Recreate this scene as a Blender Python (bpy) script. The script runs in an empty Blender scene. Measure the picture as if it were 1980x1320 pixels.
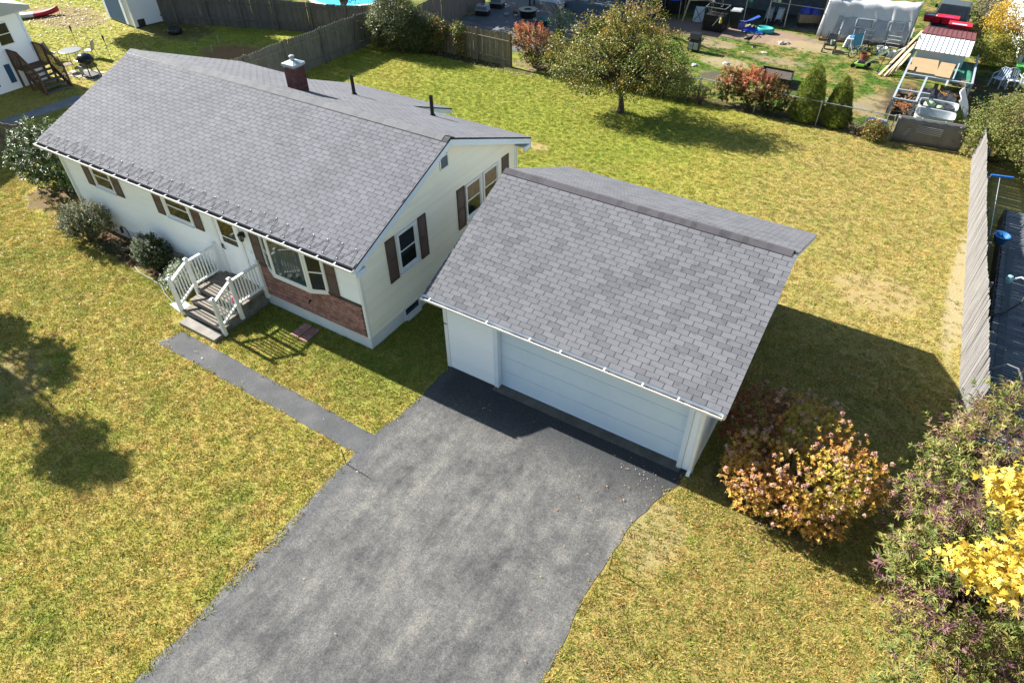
import bpy, bmesh, math, random
import numpy as np
from mathutils import Vector, Matrix

# ------------------------------------------------------------------ camera
SC = bpy.context.scene
COL = SC.collection
RND = random.Random(11)

def cam_axes(yaw, pitch, roll):
    cy, sy = math.cos(yaw), math.sin(yaw)
    f = Vector((-sy*math.cos(pitch), cy*math.cos(pitch), -math.sin(pitch)))
    r = Vector((cy, sy, 0)); u = r.cross(f)
    cr, sr = math.cos(roll), math.sin(roll)
    return cr*r + sr*u, -sr*r + cr*u, f
cam_d = bpy.data.cameras.new('camera'); cam = bpy.data.objects.new('camera', cam_d)
COL.objects.link(cam); SC.camera = cam
_r, _u, _f = cam_axes(0.5592, 0.7300, -0.0099)
CAMLOC = Vector((11.209, -10.17, 13.300))
cam.matrix_world = Matrix(((_r.x, _u.x, -_f.x, CAMLOC.x), (_r.y, _u.y, -_f.y, CAMLOC.y),
                           (_r.z, _u.z, -_f.z, CAMLOC.z), (0, 0, 0, 1)))
cam_d.sensor_fit = 'HORIZONTAL'; cam_d.sensor_width = 36.0
cam_d.lens = 36.0*1292.41/1980.0
cam_d.clip_start = 0.1; cam_d.clip_end = 600

# ------------------------------------------------------------------ light
SUN_EL = math.radians(32.7)
SUN_DIR = Vector((math.cos(SUN_EL), -0.04*math.cos(SUN_EL), -math.sin(SUN_EL))).normalized()
W = bpy.data.worlds.new('World'); SC.world = W; W.use_nodes = True
wn = W.node_tree.nodes; wl = W.node_tree.links
sky = wn.new('ShaderNodeTexSky'); sky.sky_type = 'NISHITA'; sky.sun_disc = False
sky.sun_elevation = SUN_EL; sky.sun_rotation = math.radians(272.3)
sky.air_density = 1.5; sky.dust_density = .7; sky.ozone_density = 3.0
wn['Background'].inputs['Strength'].default_value = 0.05
wl.new(sky.outputs['Color'], wn['Background'].inputs['Color'])
sun_d = bpy.data.lights.new('sun', 'SUN'); sun_d.energy = 5.0; sun_d.angle = math.radians(0.53)
sun_d.color = (1.0, 0.95, 0.87)
sun = bpy.data.objects.new('sun', sun_d); COL.objects.link(sun)
sun.rotation_euler = SUN_DIR.to_track_quat('-Z', 'Y').to_euler(); sun.location = (-30, 2, 25)
vs = SC.view_settings
vs.view_transform = 'Standard'; vs.look = 'None'; vs.gamma = 1.0; vs.use_curve_mapping = False
vs.exposure = 1.86
SC.cycles.max_bounces = 6; SC.cycles.diffuse_bounces = 3; SC.cycles.glossy_bounces = 3
SC.cycles.transmission_bounces = 4; SC.cycles.transparent_max_bounces = 8

# ------------------------------------------------------------------ node helpers
class NT:
    def __init__(s, name):
        s.m = bpy.data.materials.new(name); s.m.use_nodes = True
        s.t = s.m.node_tree; s.n = s.t.nodes; s.l = s.t.links
        s.bsdf = s.n['Principled BSDF']; s.out = s.n['Material Output']
    def link(s, a, b): s.l.new(a, b)
    def set(s, sock, v):
        if hasattr(v, 'is_output') or isinstance(v, bpy.types.NodeSocket): s.l.new(v, sock)
        else: sock.default_value = v
    def pos(s, stretch=None, coord='pos'):
        if coord == 'obj':
            p = s.n.new('ShaderNodeTexCoord').outputs['Object']
        else:
            p = s.n.new('ShaderNodeNewGeometry').outputs['Position']
        if stretch:
            v = s.n.new('ShaderNodeVectorMath'); v.operation = 'MULTIPLY'
            s.l.new(p, v.inputs[0]); v.inputs[1].default_value = stretch; p = v.outputs[0]
        return p
    def noise(s, vec, scale, detail=4, rough=.55):
        x = s.n.new('ShaderNodeTexNoise'); s.l.new(vec, x.inputs['Vector'])
        x.inputs['Scale'].default_value = scale; x.inputs['Detail'].default_value = detail
        x.inputs['Roughness'].default_value = rough
        return x.outputs['Fac']
    def ramp(s, fac, stops):
        x = s.n.new('ShaderNodeValToRGB'); s.l.new(fac, x.inputs['Fac']); e = x.color_ramp.elements
        while len(e) < len(stops): e.new(.5)
        for k, (p, c) in enumerate(stops):
            e[k].position = p; e[k].color = (c[0], c[1], c[2], 1)
        return x.outputs['Color']
    def math(s, op, a, b=None, c=None, clamp=False):
        x = s.n.new('ShaderNodeMath'); x.operation = op; x.use_clamp = clamp
        s.set(x.inputs[0], a)
        if b is not None: s.set(x.inputs[1], b)
        if c is not None: s.set(x.inputs[2], c)
        return x.outputs[0]
    def maprange(s, v, a, b, c=0., d=1., smooth=True):
        x = s.n.new('ShaderNodeMapRange'); x.interpolation_type = 'SMOOTHSTEP' if smooth else 'LINEAR'
        s.set(x.inputs['Value'], v)
        for k, q in zip(('From Min', 'From Max', 'To Min', 'To Max'), (a, b, c, d)): x.inputs[k].default_value = q
        return x.outputs['Result']
    def mix(s, fac, a, b, mode='MIX'):
        x = s.n.new('ShaderNodeMix'); x.data_type = 'RGBA'; x.blend_type = mode
        s.set(x.inputs[0], fac)
        for sock, v in ((x.inputs[6], a), (x.inputs[7], b)):
            if isinstance(v, (tuple, list)): sock.default_value = (v[0], v[1], v[2], 1)
            else: s.l.new(v, sock)
        return x.outputs[2]
    def scale(s, col, fac):
        x = s.n.new('ShaderNodeVectorMath'); x.operation = 'SCALE'
        s.set(x.inputs[0], col) if not isinstance(col, tuple) else setattr(x.inputs[0], 'default_value', col)
        s.set(x.inputs[3], fac); return x.outputs[0]
    def bump(s, h, strength, dist=.02):
        x = s.n.new('ShaderNodeBump'); s.l.new(h, x.inputs['Height'])
        x.inputs['Strength'].default_value = strength; x.inputs['Distance'].default_value = dist
        s.l.new(x.outputs['Normal'], s.bsdf.inputs['Normal'])
    def attr(s, name='tint'):
        x = s.n.new('ShaderNodeAttribute'); x.attribute_name = name; return x.outputs['Fac']
    def rnd(s): return s.n.new('ShaderNodeObjectInfo').outputs['Random']

KEEP = ('white_paint', 'cream', 'white_siding', 'white_trim', 'white_gutter', 'painted_f', 'garage_door', 'pool', 'red_brick', 'brown_shutter')
def mat(name, cols, scale=2., rough=.8, grain=.12, gscale=45, bump=.0, bscale=50, bdist=.01, var=0., tint=0., metal=0., spec=.4,
        stretch=None, detail=5, coord='pos'):
    t = NT(name); p = t.pos(stretch, coord)
    k = 1. if name.startswith(KEEP) else .72
    if not isinstance(cols[0], (tuple, list)): cols = [cols]
    cols = [tuple(k*a for a in q) for q in cols]
    if len(cols) == 1: c = t.mix(0., cols[0], cols[0])
    else:
        k = len(cols); lo, hi = .3, .7
        c = t.ramp(t.noise(p, scale, detail), [(lo + (hi-lo)*i/(k-1), q) for i, q in enumerate(cols)])
    f = t.maprange(t.noise(p, gscale, 3, .6), .25, .75, 1-grain, 1+grain, False)
    if var: f = t.math('MULTIPLY', f, t.maprange(t.rnd(), 0, 1, 1-var, 1+var, False))
    if tint: f = t.math('MULTIPLY', f, t.maprange(t.attr(), 0, 1, 1-tint, 1+tint, False))
    t.set(t.bsdf.inputs['Base Color'], t.scale(c, f))
    t.bsdf.inputs['Roughness'].default_value = rough; t.bsdf.inputs['Metallic'].default_value = metal
    t.bsdf.inputs['Specular IOR Level'].default_value = spec
    if bump: t.bump(t.noise(p, bscale, 4), bump, bdist)
    return t.m

def leafmat(name, stops, trans=.3, rough=.55, var=.25):
    t = NT(name)
    c = t.ramp(t.attr(), [(p_, tuple(.80*a for a in q)) for p_, q in stops])
    c = t.scale(c, t.maprange(t.noise(t.pos(), 9, 3), .3, .7, 1-var, 1+var, False))
    t.set(t.bsdf.inputs['Base Color'], c); t.bsdf.inputs['Roughness'].default_value = rough
    t.bsdf.inputs['Specular IOR Level'].default_value = .35
    tr = t.n.new('ShaderNodeBsdfTranslucent'); t.link(c, tr.inputs['Color'])
    mx = t.n.new('ShaderNodeMixShader'); mx.inputs[0].default_value = trans
    t.link(t.bsdf.outputs[0], mx.inputs[1]); t.link(tr.outputs[0], mx.inputs[2]); t.link(mx.outputs[0], t.out.inputs['Surface'])
    return t.m

# ------------------------------------------------------------------ object helpers
WL = {}
def wloc(o): return WL.get(o.name, Vector((0, 0, 0))) if o else Vector((0, 0, 0))
def tag(o, label=None, cat=None, group=None, kind=None):
    if label: o['label'] = label
    if cat: o['category'] = cat
    if group: o['group'] = group
    if kind: o['kind'] = kind
    return o
def thing(name, label, cat, loc=(0, 0, 0), group=None):
    o = bpy.data.objects.new(name, None); COL.objects.link(o); o.location = loc; o.empty_display_size = .2
    WL[o.name] = Vector(loc); return tag(o, label, cat, group)

class MB:
    def __init__(s): s.v = []; s.f = []; s.t = []; s.ft = 0.5
    def add(s, vs, fs):
        k = len(s.v); s.v += [tuple(v) for v in vs]; s.f += [tuple(i+k for i in f) for f in fs]; s.t += [s.ft]*len(fs); return s
    def hexa(s, p):     # 8 points: bottom 4 ccw, top 4 ccw
        return s.add(p, [(3, 2, 1, 0), (4, 5, 6, 7), (0, 1, 5, 4), (1, 2, 6, 5), (2, 3, 7, 6), (3, 0, 4, 7)])
    def box(s, x0, x1, y0, y1, z0, z1):
        return s.hexa([(x0, y0, z0), (x1, y0, z0), (x1, y1, z0), (x0, y1, z0), (x0, y0, z1), (x1, y0, z1), (x1, y1, z1), (x0, y1, z1)])
    def beam(s, a, b, w, h=None, up=(0, 0, 1)):
        h = h or w; a = Vector(a); b = Vector(b); d = (b-a).normalized(); up = Vector(up)
        if abs(d.dot(up)) > .98: up = Vector((0, 1, 0))
        sd = d.cross(up).normalized()*w/2; u = sd.cross(d).normalized()*h/2
        return s.hexa([a-sd-u, a+sd-u, b+sd-u, b-sd-u, a-sd+u, a+sd+u, b+sd+u, b-sd+u])
    def tube(s, pts, rad, n=6, cap=True, closed=False):
        pts = [Vector(p) for p in pts]; m = len(pts)
        if not hasattr(rad, '__len__'): rad = [rad]*m
        rings = []; ref = None
        for i, p in enumerate(pts):
            if closed: d = (pts[(i+1) % m]-pts[i-1])
            else: d = (pts[min(i+1, m-1)]-pts[max(i-1, 0)])
            d = d.normalized() if d.length > 1e-9 else Vector((0, 0, 1))
            if ref is None: ref = Vector((1, 0, 0)) if abs(d.x) < .9 else Vector((0, 1, 0))
            a = d.cross(ref).normalized(); b = d.cross(a).normalized(); ref = a.cross(d).normalized()
            rings.append([p + (a*math.cos(2*math.pi*k/n) + b*math.sin(2*math.pi*k/n))*rad[i] for k in range(n)])
        vs = [q for r in rings for q in r]; fs = []
        for i in range(m if closed else m-1):
            j = (i+1) % m
            for k in range(n): fs.append((i*n+k, i*n+(k+1) % n, j*n+(k+1) % n, j*n+k))
        if cap and not closed: fs += [tuple(range(n))[::-1], tuple((m-1)*n+k for k in range(n))]
        return s.add(vs, fs)
    def lathe(s, prof, c=(0, 0, 0), n=16, sx=1., sy=1.):
        vs = []; fs = []; m = len(prof)
        for r, z in prof:
            for k in range(n):
                a = 2*math.pi*k/n; vs.append((c[0]+r*math.cos(a)*sx, c[1]+r*math.sin(a)*sy, c[2]+z))
        for i in range(m-1):
            for k in range(n): fs.append((i*n+k, i*n+(k+1) % n, (i+1)*n+(k+1) % n, (i+1)*n+k))
        if prof[0][0] > 1e-6: fs.append(tuple(range(n))[::-1])
        if prof[-1][0] > 1e-6: fs.append(tuple((m-1)*n+k for k in range(n)))
        return s.add(vs, fs)
    def prism(s, poly, z0, z1):
        n = len(poly); vs = [(p[0], p[1], z0) for p in poly]+[(p[0], p[1], z1) for p in poly]
        fs = [tuple(range(n))[::-1], tuple(range(n, 2*n))]+[(i, (i+1) % n, n+(i+1) % n, n+i) for i in range(n)]
        return s.add(vs, fs)
    def extr(s, poly, axis, a, b):   # poly in the other two axes (ordered), extruded along axis
        def P(p, q):
            return (q, p[0], p[1]) if axis == 0 else ((p[0], q, p[1]) if axis == 1 else (p[0], p[1], q))
        n = len(poly); vs = [P(p, a) for p in poly]+[P(p, b) for p in poly]
        fs = [tuple(range(n))[::-1], tuple(range(n, 2*n))]+[(i, (i+1) % n, n+(i+1) % n, n+i) for i in range(n)]
        return s.add(vs, fs)
    def grid(s, rows):
        m = len(rows); n = len(rows[0]); vs = [p for r in rows for p in r]
        return s.add(vs, [(i*n+j, i*n+j+1, (i+1)*n+j+1, (i+1)*n+j) for i in range(m-1) for j in range(n-1)])
    def mesh(s, name, m, off=Vector((0, 0, 0)), smooth=False, fix=True):
        me = bpy.data.meshes.new(name)
        me.from_pydata([(v[0]-off.x, v[1]-off.y, v[2]-off.z) for v in s.v], [], s.f)
        if fix:
            bm = bmesh.new(); bm.from_mesh(me); bmesh.ops.recalc_face_normals(bm, faces=bm.faces); bm.to_mesh(me); bm.free()
        a = me.attributes.new('tint', 'FLOAT', 'FACE'); a.data.foreach_set('value', np.array(s.t, 'f'))
        if m: me.materials.append(m)
        if smooth: me.polygons.foreach_set('use_smooth', [True]*len(me.polygons))
        me.update(); return me
    def build(s, name, m, parent=None, loc=None, smooth=False, bevel=0.):
        base = wloc(parent); at = Vector(loc) if loc is not None else base
        me = s.mesh(name, m, at, smooth)
        o = bpy.data.objects.new(name, me); COL.objects.link(o)
        o.location = at-base
        if parent: o.parent = parent
        WL[o.name] = at
        if bevel:
            b = o.modifiers.new('bevel', 'BEVEL'); b.width = bevel; b.segments = 1; b.limit_method = 'ANGLE'
        return o

def inst(name, me, parent, loc, rot=None, scl=None):     # one more object on shared mesh data
    o = bpy.data.objects.new(name, me); COL.objects.link(o)
    o.location = Vector(loc)-wloc(parent)
    if parent: o.parent = parent
    if rot is not None: o.rotation_euler = rot
    if scl is not None: o.scale = scl
    WL[o.name] = Vector(loc); return o
def copy_tree(o, loc, rotz=None, label=None, parent=None):
    c = o.copy(); COL.objects.link(c)
    if parent is None:
        c.location = loc
        if rotz is not None: c.rotation_euler = (0, 0, rotz)
        if label: c['label'] = label
    else: c.parent = parent
    for ch in list(o.children): copy_tree(ch, None, parent=c)
    WL[c.name] = Vector(c.location); return c
def solo(mb, name, m, label, cat, loc=None, smooth=False, group=None, bevel=0.):
    if loc is None:
        xs = np.array(mb.v); loc = (float(xs[:, 0].mean()), float(xs[:, 1].mean()), float(xs[:, 2].min()))
    return tag(mb.build(name, m, None, loc, smooth, bevel), label, cat, group)

# ------------------------------------------------------------------ materials
WHITE = mat('white_paint', [(.70, .72, .71), (.78, .78, .76)], .8, .55, .04)
SIDING = mat('cream_siding', [(.86, .81, .66), (.89, .84, .70)], .7, .6, .05, var=.03)
SIDINGW = mat('white_siding', [(.82, .86, .90), (.85, .88, .92)], .7, .6, .05, var=.02)
TRIM = mat('white_trim', [(.62, .70, .80), (.68, .76, .85)], 1.5, .5, .04)
GUTTER = mat('white_gutter', [(.74, .75, .76), (.82, .82, .82)], 3, .4, .05)
GUTTER_SHADE = mat('gutter_shade', [(.02, .02, .024), (.04, .04, .045)], 3, .8, .2)
GDIRT = mat('gutter_dirt', [(.03, .03, .028), (.09, .075, .055), (.35, .32, .28)], 3, .9, .3)
FOUND = mat('painted_foundation', [(.56, .58, .60), (.66, .68, .69)], 1.5, .8, .08, bump=.3, bscale=25)
SHUT = mat('brown_shutter', [(.080, .048, .037), (.10, .062, .048)], 3, .5, .1)
GLASS = mat('window_glass', [(.012, .016, .018), (.02, .028, .034)], 1.2, .04, .05, spec=.35)
GLASST = mat('bay_glass', [(.02, .05, .055), (.05, .09, .095)], 1.5, .03, .05, spec=.8)
CURT = mat('tan_blind', [(.30, .20, .10), (.42, .30, .17)], 6, .8, .15)
BLACK = mat('black_metal', (.012, .012, .014), 3, .4, .1)
BLACKP = mat('black_plastic', [(.012, .012, .013), (.03, .03, .032)], 3, .5, .15)
DARKROOF = mat('roof_underlay', (.028, .028, .032), 3, .9, .1)
def shingle_mat(name, base, dark):
    t = NT(name); p = t.pos()
    r = t.math('FRACT', t.math('ADD', t.attr(), t.rnd()))
    c = t.ramp(r, [(0, dark), (.10, dark), (.22, tuple(.5*(a+b) for a, b in zip(base, dark))), (.45, base), (1., tuple(min(1, 1.08*a) for a in base))])
    st = t.maprange(t.noise(t.pos((1.0, 2.6, 1.0)), 4.2, 2, .5), .60, .70, 1., .78)
    big = t.math('MULTIPLY', t.maprange(t.noise(p, .55, 3), .3, .7, .93, 1.06, False), t.maprange(t.noise(t.pos((2.4, .28, .28)), 1.0, 5, .65), .3, .7, .92, 1.07, False))
    gr = t.maprange(t.noise(p, 130, 2, .7), .25, .75, .72, 1.28, False)
    f = t.math('MULTIPLY', t.math('MULTIPLY', st, big), gr)
    t.set(t.bsdf.inputs['Base Color'], t.scale(c, f)); t.bsdf.inputs['Roughness'].default_value = .9
    t.bsdf.inputs['Specular IOR Level'].default_value = .25
    t.bump(t.noise(p, 160, 2), .5, .004); return t.m
SHING = shingle_mat('asphalt_shingle', (.110, .113, .128), (.098, .101, .114))
SHINGG = shingle_mat('garage_shingle', (.113, .115, .127), (.090, .092, .102))
CAPM = shingle_mat('dark_cap_shingle', (.062, .058, .065), (.045, .044, .050))
VENTM = shingle_mat('ridge_vent_shingle', (.122, .126, .134), (.112, .114, .123))
BRICKM = mat('red_brick', [(.21, .095, .082), (.29, .15, .128), (.35, .215, .195)], 7, .85, .2, 60, .4, 70, var=.3)
BRICKP = mat('chimney_brick', [(.12, .045, .045), (.18, .070, .066)], 7, .85, .2, 60, .4, 70, var=.22)
MORTAR = mat('mortar', [(.30, .22, .22), (.38, .30, .29)], 8, .9, .1)
MORTARD = mat('dark_mortar', [(.09, .045, .04), (.13, .07, .06)], 8, .9, .1)
CONC = mat('concrete', [(.22, .20, .17), (.32, .30, .26)], 3, .9, .18, 70, .4, 60)
CONCD = mat('stained_concrete', [(.08, .075, .065), (.20, .19, .165), (.28, .26, .23)], 3, .9, .2, 60, .5, 50)
DECKW = mat('weathered_deck', [(.20, .17, .14), (.30, .26, .21)], 5, .85, .15, 50, .3, 40, var=.12, stretch=(1, 8, 8))
WOODG = mat('grey_fence_wood', [(.115, .115, .095), (.17, .165, .14), (.21, .205, .18)], 3, .9, .18, 60, .4, 40, .008, var=.16, stretch=(4, 4, .6))
WOODD = mat('dark_fence_wood', [(.10, .095, .09), (.16, .15, .14)], 3, .9, .15, 60, .4, 40, .008, var=.15, stretch=(4, 4, .6))
WOODT = mat('tan_fence_wood', [(.20, .16, .105), (.29, .24, .165)], 3, .9, .15, 60, .4, 40, .008, var=.16, stretch=(4, 4, .6))
WOODR = mat('reddish_fence_wood', [(.20, .155, .13), (.28, .225, .19)], 3, .9, .12, 60, .4, 40, .008, var=.1, stretch=(4, 4, .5))
WOODS = mat('silver_stockade_wood', [(.15, .14, .135), (.205, .195, .187), (.25, .24, .23)], 3, .9, .2, 60, .5, 40, .01, var=.2, stretch=(5, 5, .5))
WOODB = mat('brown_stained_wood', [(.10, .05, .025), (.16, .085, .045)], 4, .75, .15, 60, .3, 40, var=.12)
LUMBER = mat('fresh_lumber', [(.50, .37, .21), (.62, .48, .30)], 4, .8, .1, var=.12)
PLY = mat('plywood', [(.36, .23, .115), (.46, .31, .17)], 3, .8, .1, 40, var=.08, stretch=(1, 5, 1))
BARK = mat('bark', [(.055, .045, .035), (.12, .10, .08)], 10, .95, .25, 60, .6, 40, .01)
TWIG = mat('twig', [(.10, .07, .05), (.17, .12, .085)], 10, .9, .2)
STEEL = mat('galvanised_steel', [(.42, .44, .46), (.55, .57, .58)], 4, .4, .08, metal=.6)
PVC = mat('white_pvc', (.72, .74, .76), 4, .4, .05)
def plain(name, c, rough=.5, **k): return mat(name, [tuple(.88*a for a in c), c], 4, rough, .06, **k)
BLUEP = plain('blue_plastic', (.02, .07, .35)); TEAL = plain('teal_plastic', (.03, .42, .40)); SKYB = plain('sky_blue_plastic', (.03, .24, .55))
REDP = plain('red_plastic', (.50, .015, .04)); GREENP = plain('green_plastic', (.05, .33, .04)); LIMEP = plain('lime_plastic', (.22, .50, .05))
GREYP = plain('grey_plastic', (.42, .44, .47)); PALEP = plain('pale_plastic', (.62, .66, .68)); PINKP = plain('pink_plastic', (.65, .03, .22))
BLUESH = plain('blue_paint', (.02, .10, .22), .6); MAROON = plain('maroon_roof', (.20, .045, .045), .45); TARP = plain('black_tarp', (.022, .024, .030), .5)
TARPB = plain('blue_tarp', (.02, .06, .50), .45); PALEGREEN = plain('pale_green_bag', (.50, .62, .34), .6)
SLATE = mat('shed_blue_grey', [(.14, .17, .20), (.20, .23, .26)], 2, .8, .1)
# ------------------------------------------------------------------ ground
# irregular patches of bare soil: (x, y, rx, ry, colour, strength)
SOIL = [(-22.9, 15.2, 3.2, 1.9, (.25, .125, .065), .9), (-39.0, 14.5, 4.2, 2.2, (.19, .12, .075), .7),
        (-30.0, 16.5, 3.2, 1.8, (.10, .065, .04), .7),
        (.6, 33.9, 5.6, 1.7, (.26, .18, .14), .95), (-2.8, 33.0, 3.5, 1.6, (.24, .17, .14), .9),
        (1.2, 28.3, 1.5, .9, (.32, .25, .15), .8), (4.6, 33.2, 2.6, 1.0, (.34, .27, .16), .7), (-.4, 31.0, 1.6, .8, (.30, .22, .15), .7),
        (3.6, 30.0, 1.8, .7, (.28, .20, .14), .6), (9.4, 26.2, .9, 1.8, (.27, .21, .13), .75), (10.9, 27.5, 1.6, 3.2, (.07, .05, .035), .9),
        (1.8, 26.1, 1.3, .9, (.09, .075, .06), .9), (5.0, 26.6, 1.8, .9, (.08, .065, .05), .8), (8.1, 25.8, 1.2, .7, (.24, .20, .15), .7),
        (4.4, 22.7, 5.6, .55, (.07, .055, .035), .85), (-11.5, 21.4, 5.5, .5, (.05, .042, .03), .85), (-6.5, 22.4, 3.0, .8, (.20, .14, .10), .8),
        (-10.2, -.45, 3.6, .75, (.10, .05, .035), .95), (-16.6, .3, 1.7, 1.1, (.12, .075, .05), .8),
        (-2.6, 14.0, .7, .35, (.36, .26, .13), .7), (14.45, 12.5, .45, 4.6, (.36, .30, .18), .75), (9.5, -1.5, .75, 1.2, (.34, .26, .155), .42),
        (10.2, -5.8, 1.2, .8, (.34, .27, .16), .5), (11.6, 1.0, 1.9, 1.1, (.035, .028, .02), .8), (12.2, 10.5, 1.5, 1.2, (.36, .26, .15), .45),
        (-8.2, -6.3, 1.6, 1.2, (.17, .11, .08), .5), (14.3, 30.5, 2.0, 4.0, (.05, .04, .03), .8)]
def lawn_color(t, blade=False):
    p = t.pos(); xyz = t.n.new('ShaderNodeSeparateXYZ'); t.link(p, xyz.inputs[0]); x, y = xyz.outputs[0], xyz.outputs[1]
    green, fresh, straw, tan = (.145, .165, .024), (.335, .322, .060), (.410, .300, .096), (.430, .325, .150)
    n1 = t.noise(p, .16, 3, .6); n2 = t.noise(p, 1.1, 4, .6); n3 = t.noise(t.pos((1, 1, .2)), 15., 5, .75)
    back = t.math('MULTIPLY', t.maprange(y, 6., 14.), t.maprange(x, 12., 3.))
    dry = t.maprange(t.math('ADD', x, t.math('MULTIPLY', n1, 8.)), 5., 15.)
    dry = t.math('MULTIPLY', dry, t.maprange(y, -1., 6., .25, 1.))
    front = t.math('MULTIPLY', t.maprange(y, 3., 0.), t.maprange(x, 7., 10., 0., .45))
    beyond = t.maprange(y, 22.4, 24.)
    a = t.mix(t.maprange(n3, .35, .54), green, straw)
    b = t.mix(t.maprange(n3, .38, .58), (.185, .215, .024), fresh)
    c = t.mix(t.maprange(n3, .38, .66), (.235, .205, .042), tan)
    col = t.mix(t.maprange(n2, .28, .72), a, t.mix(.6, a, b))
    col = t.mix(t.math('MULTIPLY', back, t.maprange(n1, .25, .55)), col, b)
    col = t.mix(t.math('MULTIPLY', dry, t.maprange(n2, .15, .60)), col, c)
    col = t.mix(front, col, t.mix(t.maprange(n3, .38, .60), (.10, .135, .022), (.30, .20, .085)))
    col = t.mix(beyond, col, t.mix(t.maprange(n2, .42, .60), (.065, .125, .016), (.24, .20, .07)))
    lush = t.math('MULTIPLY', t.maprange(t.noise(p, .34, 4, .6), .48, .66), t.maprange(x, 9., 2., .35, 1.))
    near_house = t.math('MULTIPLY', t.maprange(y, -2.6, -.6), t.math('MULTIPLY', t.maprange(x, -15., -9.), t.maprange(x, 4., 1.)))
    lush = t.math('MULTIPLY', t.math('MAXIMUM', lush, near_house), t.maprange(y, 7., 5., .55, 1.))
    col = t.mix(t.math('MULTIPLY', lush, .5), col, (.115, .185, .022))
    nn = t.math('ADD', t.math('MULTIPLY', t.noise(p, 1.7, 5, .65), 1.5), -.75)
    if blade: SL = []
    else: SL = SOIL
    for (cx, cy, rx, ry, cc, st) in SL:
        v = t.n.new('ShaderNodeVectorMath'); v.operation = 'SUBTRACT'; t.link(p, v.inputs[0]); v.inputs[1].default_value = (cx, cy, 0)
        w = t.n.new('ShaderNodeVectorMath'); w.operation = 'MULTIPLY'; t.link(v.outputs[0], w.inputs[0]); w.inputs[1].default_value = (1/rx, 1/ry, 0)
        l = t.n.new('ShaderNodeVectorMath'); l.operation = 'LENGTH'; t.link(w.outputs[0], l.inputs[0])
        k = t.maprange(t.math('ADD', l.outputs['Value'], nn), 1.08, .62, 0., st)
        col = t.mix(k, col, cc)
    return col
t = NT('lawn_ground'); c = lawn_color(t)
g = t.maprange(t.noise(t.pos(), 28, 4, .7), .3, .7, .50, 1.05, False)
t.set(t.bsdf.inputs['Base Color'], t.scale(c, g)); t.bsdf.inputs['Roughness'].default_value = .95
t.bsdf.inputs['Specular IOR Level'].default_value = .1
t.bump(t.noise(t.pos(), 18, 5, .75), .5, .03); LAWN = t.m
t = NT('grass_blade'); c = lawn_color(t, True)
f = t.math('MULTIPLY', t.maprange(t.rnd(), 0, 1, .90, 1.44, False), t.maprange(t.attr(), 0, 1, .50, 1.46, False))
hue = t.math('FRACT', t.math('MULTIPLY', t.rnd(), 7.31))
c = t.mix(1., c, t.ramp(hue, [(0, (.62, .86, .45)), (.25, (.85, 1.0, .7)), (.6, (1.05, 1.0, .95)), (1, (1.28, 1.08, 1.15))]), 'MULTIPLY')
c = t.scale(c, f); t.set(t.bsdf.inputs['Base Color'], c); t.bsdf.inputs['Roughness'].default_value = .7
t.bsdf.inputs['Specular IOR Level'].default_value = .2
tr = t.n.new('ShaderNodeBsdfTranslucent'); t.link(c, tr.inputs['Color'])
mx = t.n.new('ShaderNodeMixShader'); mx.inputs[0].default_value = .25
t.link(t.bsdf.outputs[0], mx.inputs[1]); t.link(tr.outputs[0], mx.inputs[2]); t.link(mx.outputs[0], t.out.inputs['Surface']); BLADE = t.m

mb = MB(); mb.add([(-250, -250, 0), (250, -250, 0), (250, 250, 0), (-250, 250, 0)], [(0, 1, 2, 3)])
tag(mb.build('ground', LAWN), kind='structure')

def rough_edge(pts, step=.25, amp=.03, seed=1):
    r = random.Random(seed); out = []
    for i in range(len(pts)):
        a, b = Vector(pts[i]), Vector(pts[(i+1) % len(pts)]); n = max(1, int((b-a).length/step))
        d = (b-a).normalized(); nr = Vector((-d.y, d.x))
        for k in range(n):
            q = a.lerp(b, k/n)+nr*(r.gauss(0, amp) if k else 0); out.append((q.x, q.y))
    return out
DRIVE = [(2.33, .72), (2.36, -1.1), (2.19, -2.6), (2.20, -3.3), (2.24, -4.2), (2.38, -5.7), (2.40, -7.7), (2.33, -9.6), (2.3, -16), (8.9, -16), (8.9, -5.6),
         (8.9, -4.6), (8.8, -3.6), (8.88, -2.5), (8.92, -1.6), (9.18, -.55), (9.45, .08), (9.5, .72)]
WALK = [(-5.72, -3.12), (2.2, -3.22), (2.2, -2.5), (-5.5, -2.38)]
t = NT('worn_asphalt'); p = t.pos()
n1 = t.noise(p, .62, 9, .76); n2 = t.noise(t.pos((2.6, .5, 1)), .8, 8, .74); n5 = t.noise(p, 3.2, 8, .8); n3 = t.noise(p, 60, 3, .8); n4 = t.noise(p, 22, 4, .75)
base = t.ramp(t.math('ADD', t.math('ADD', t.math('MULTIPLY', n1, .42), t.math('MULTIPLY', n2, .30)), t.math('MULTIPLY', n5, .28)), [(.40, (.034, .035, .036)), (.465, (.066, .066, .065)), (.53, (.104, .102, .096)), (.61, (.165, .155, .134))])
gr = t.math('MULTIPLY', t.maprange(n3, .28, .72, .35, 1.65, False), t.maprange(n4, .3, .7, .62, 1.38, False))
xyz = t.n.new('ShaderNodeSeparateXYZ'); t.link(p, xyz.inputs[0])
vr = t.n.new('ShaderNodeTexVoronoi'); vr.feature = 'DISTANCE_TO_EDGE'; vr.inputs['Scale'].default_value = .33
wv = t.n.new('ShaderNodeVectorMath'); wv.operation = 'MULTIPLY_ADD'; wn_ = t.n.new('ShaderNodeTexNoise'); t.link(p, wn_.inputs['Vector']); wn_.inputs['Scale'].default_value = 1.6; wn_.inputs['Detail'].default_value = 5
t.link(wn_.outputs['Color'], wv.inputs[0]); wv.inputs[1].default_value = (1.1, 1.1, 0); t.link(p, wv.inputs[2]); t.link(wv.outputs[0], vr.inputs['Vector'])
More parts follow.
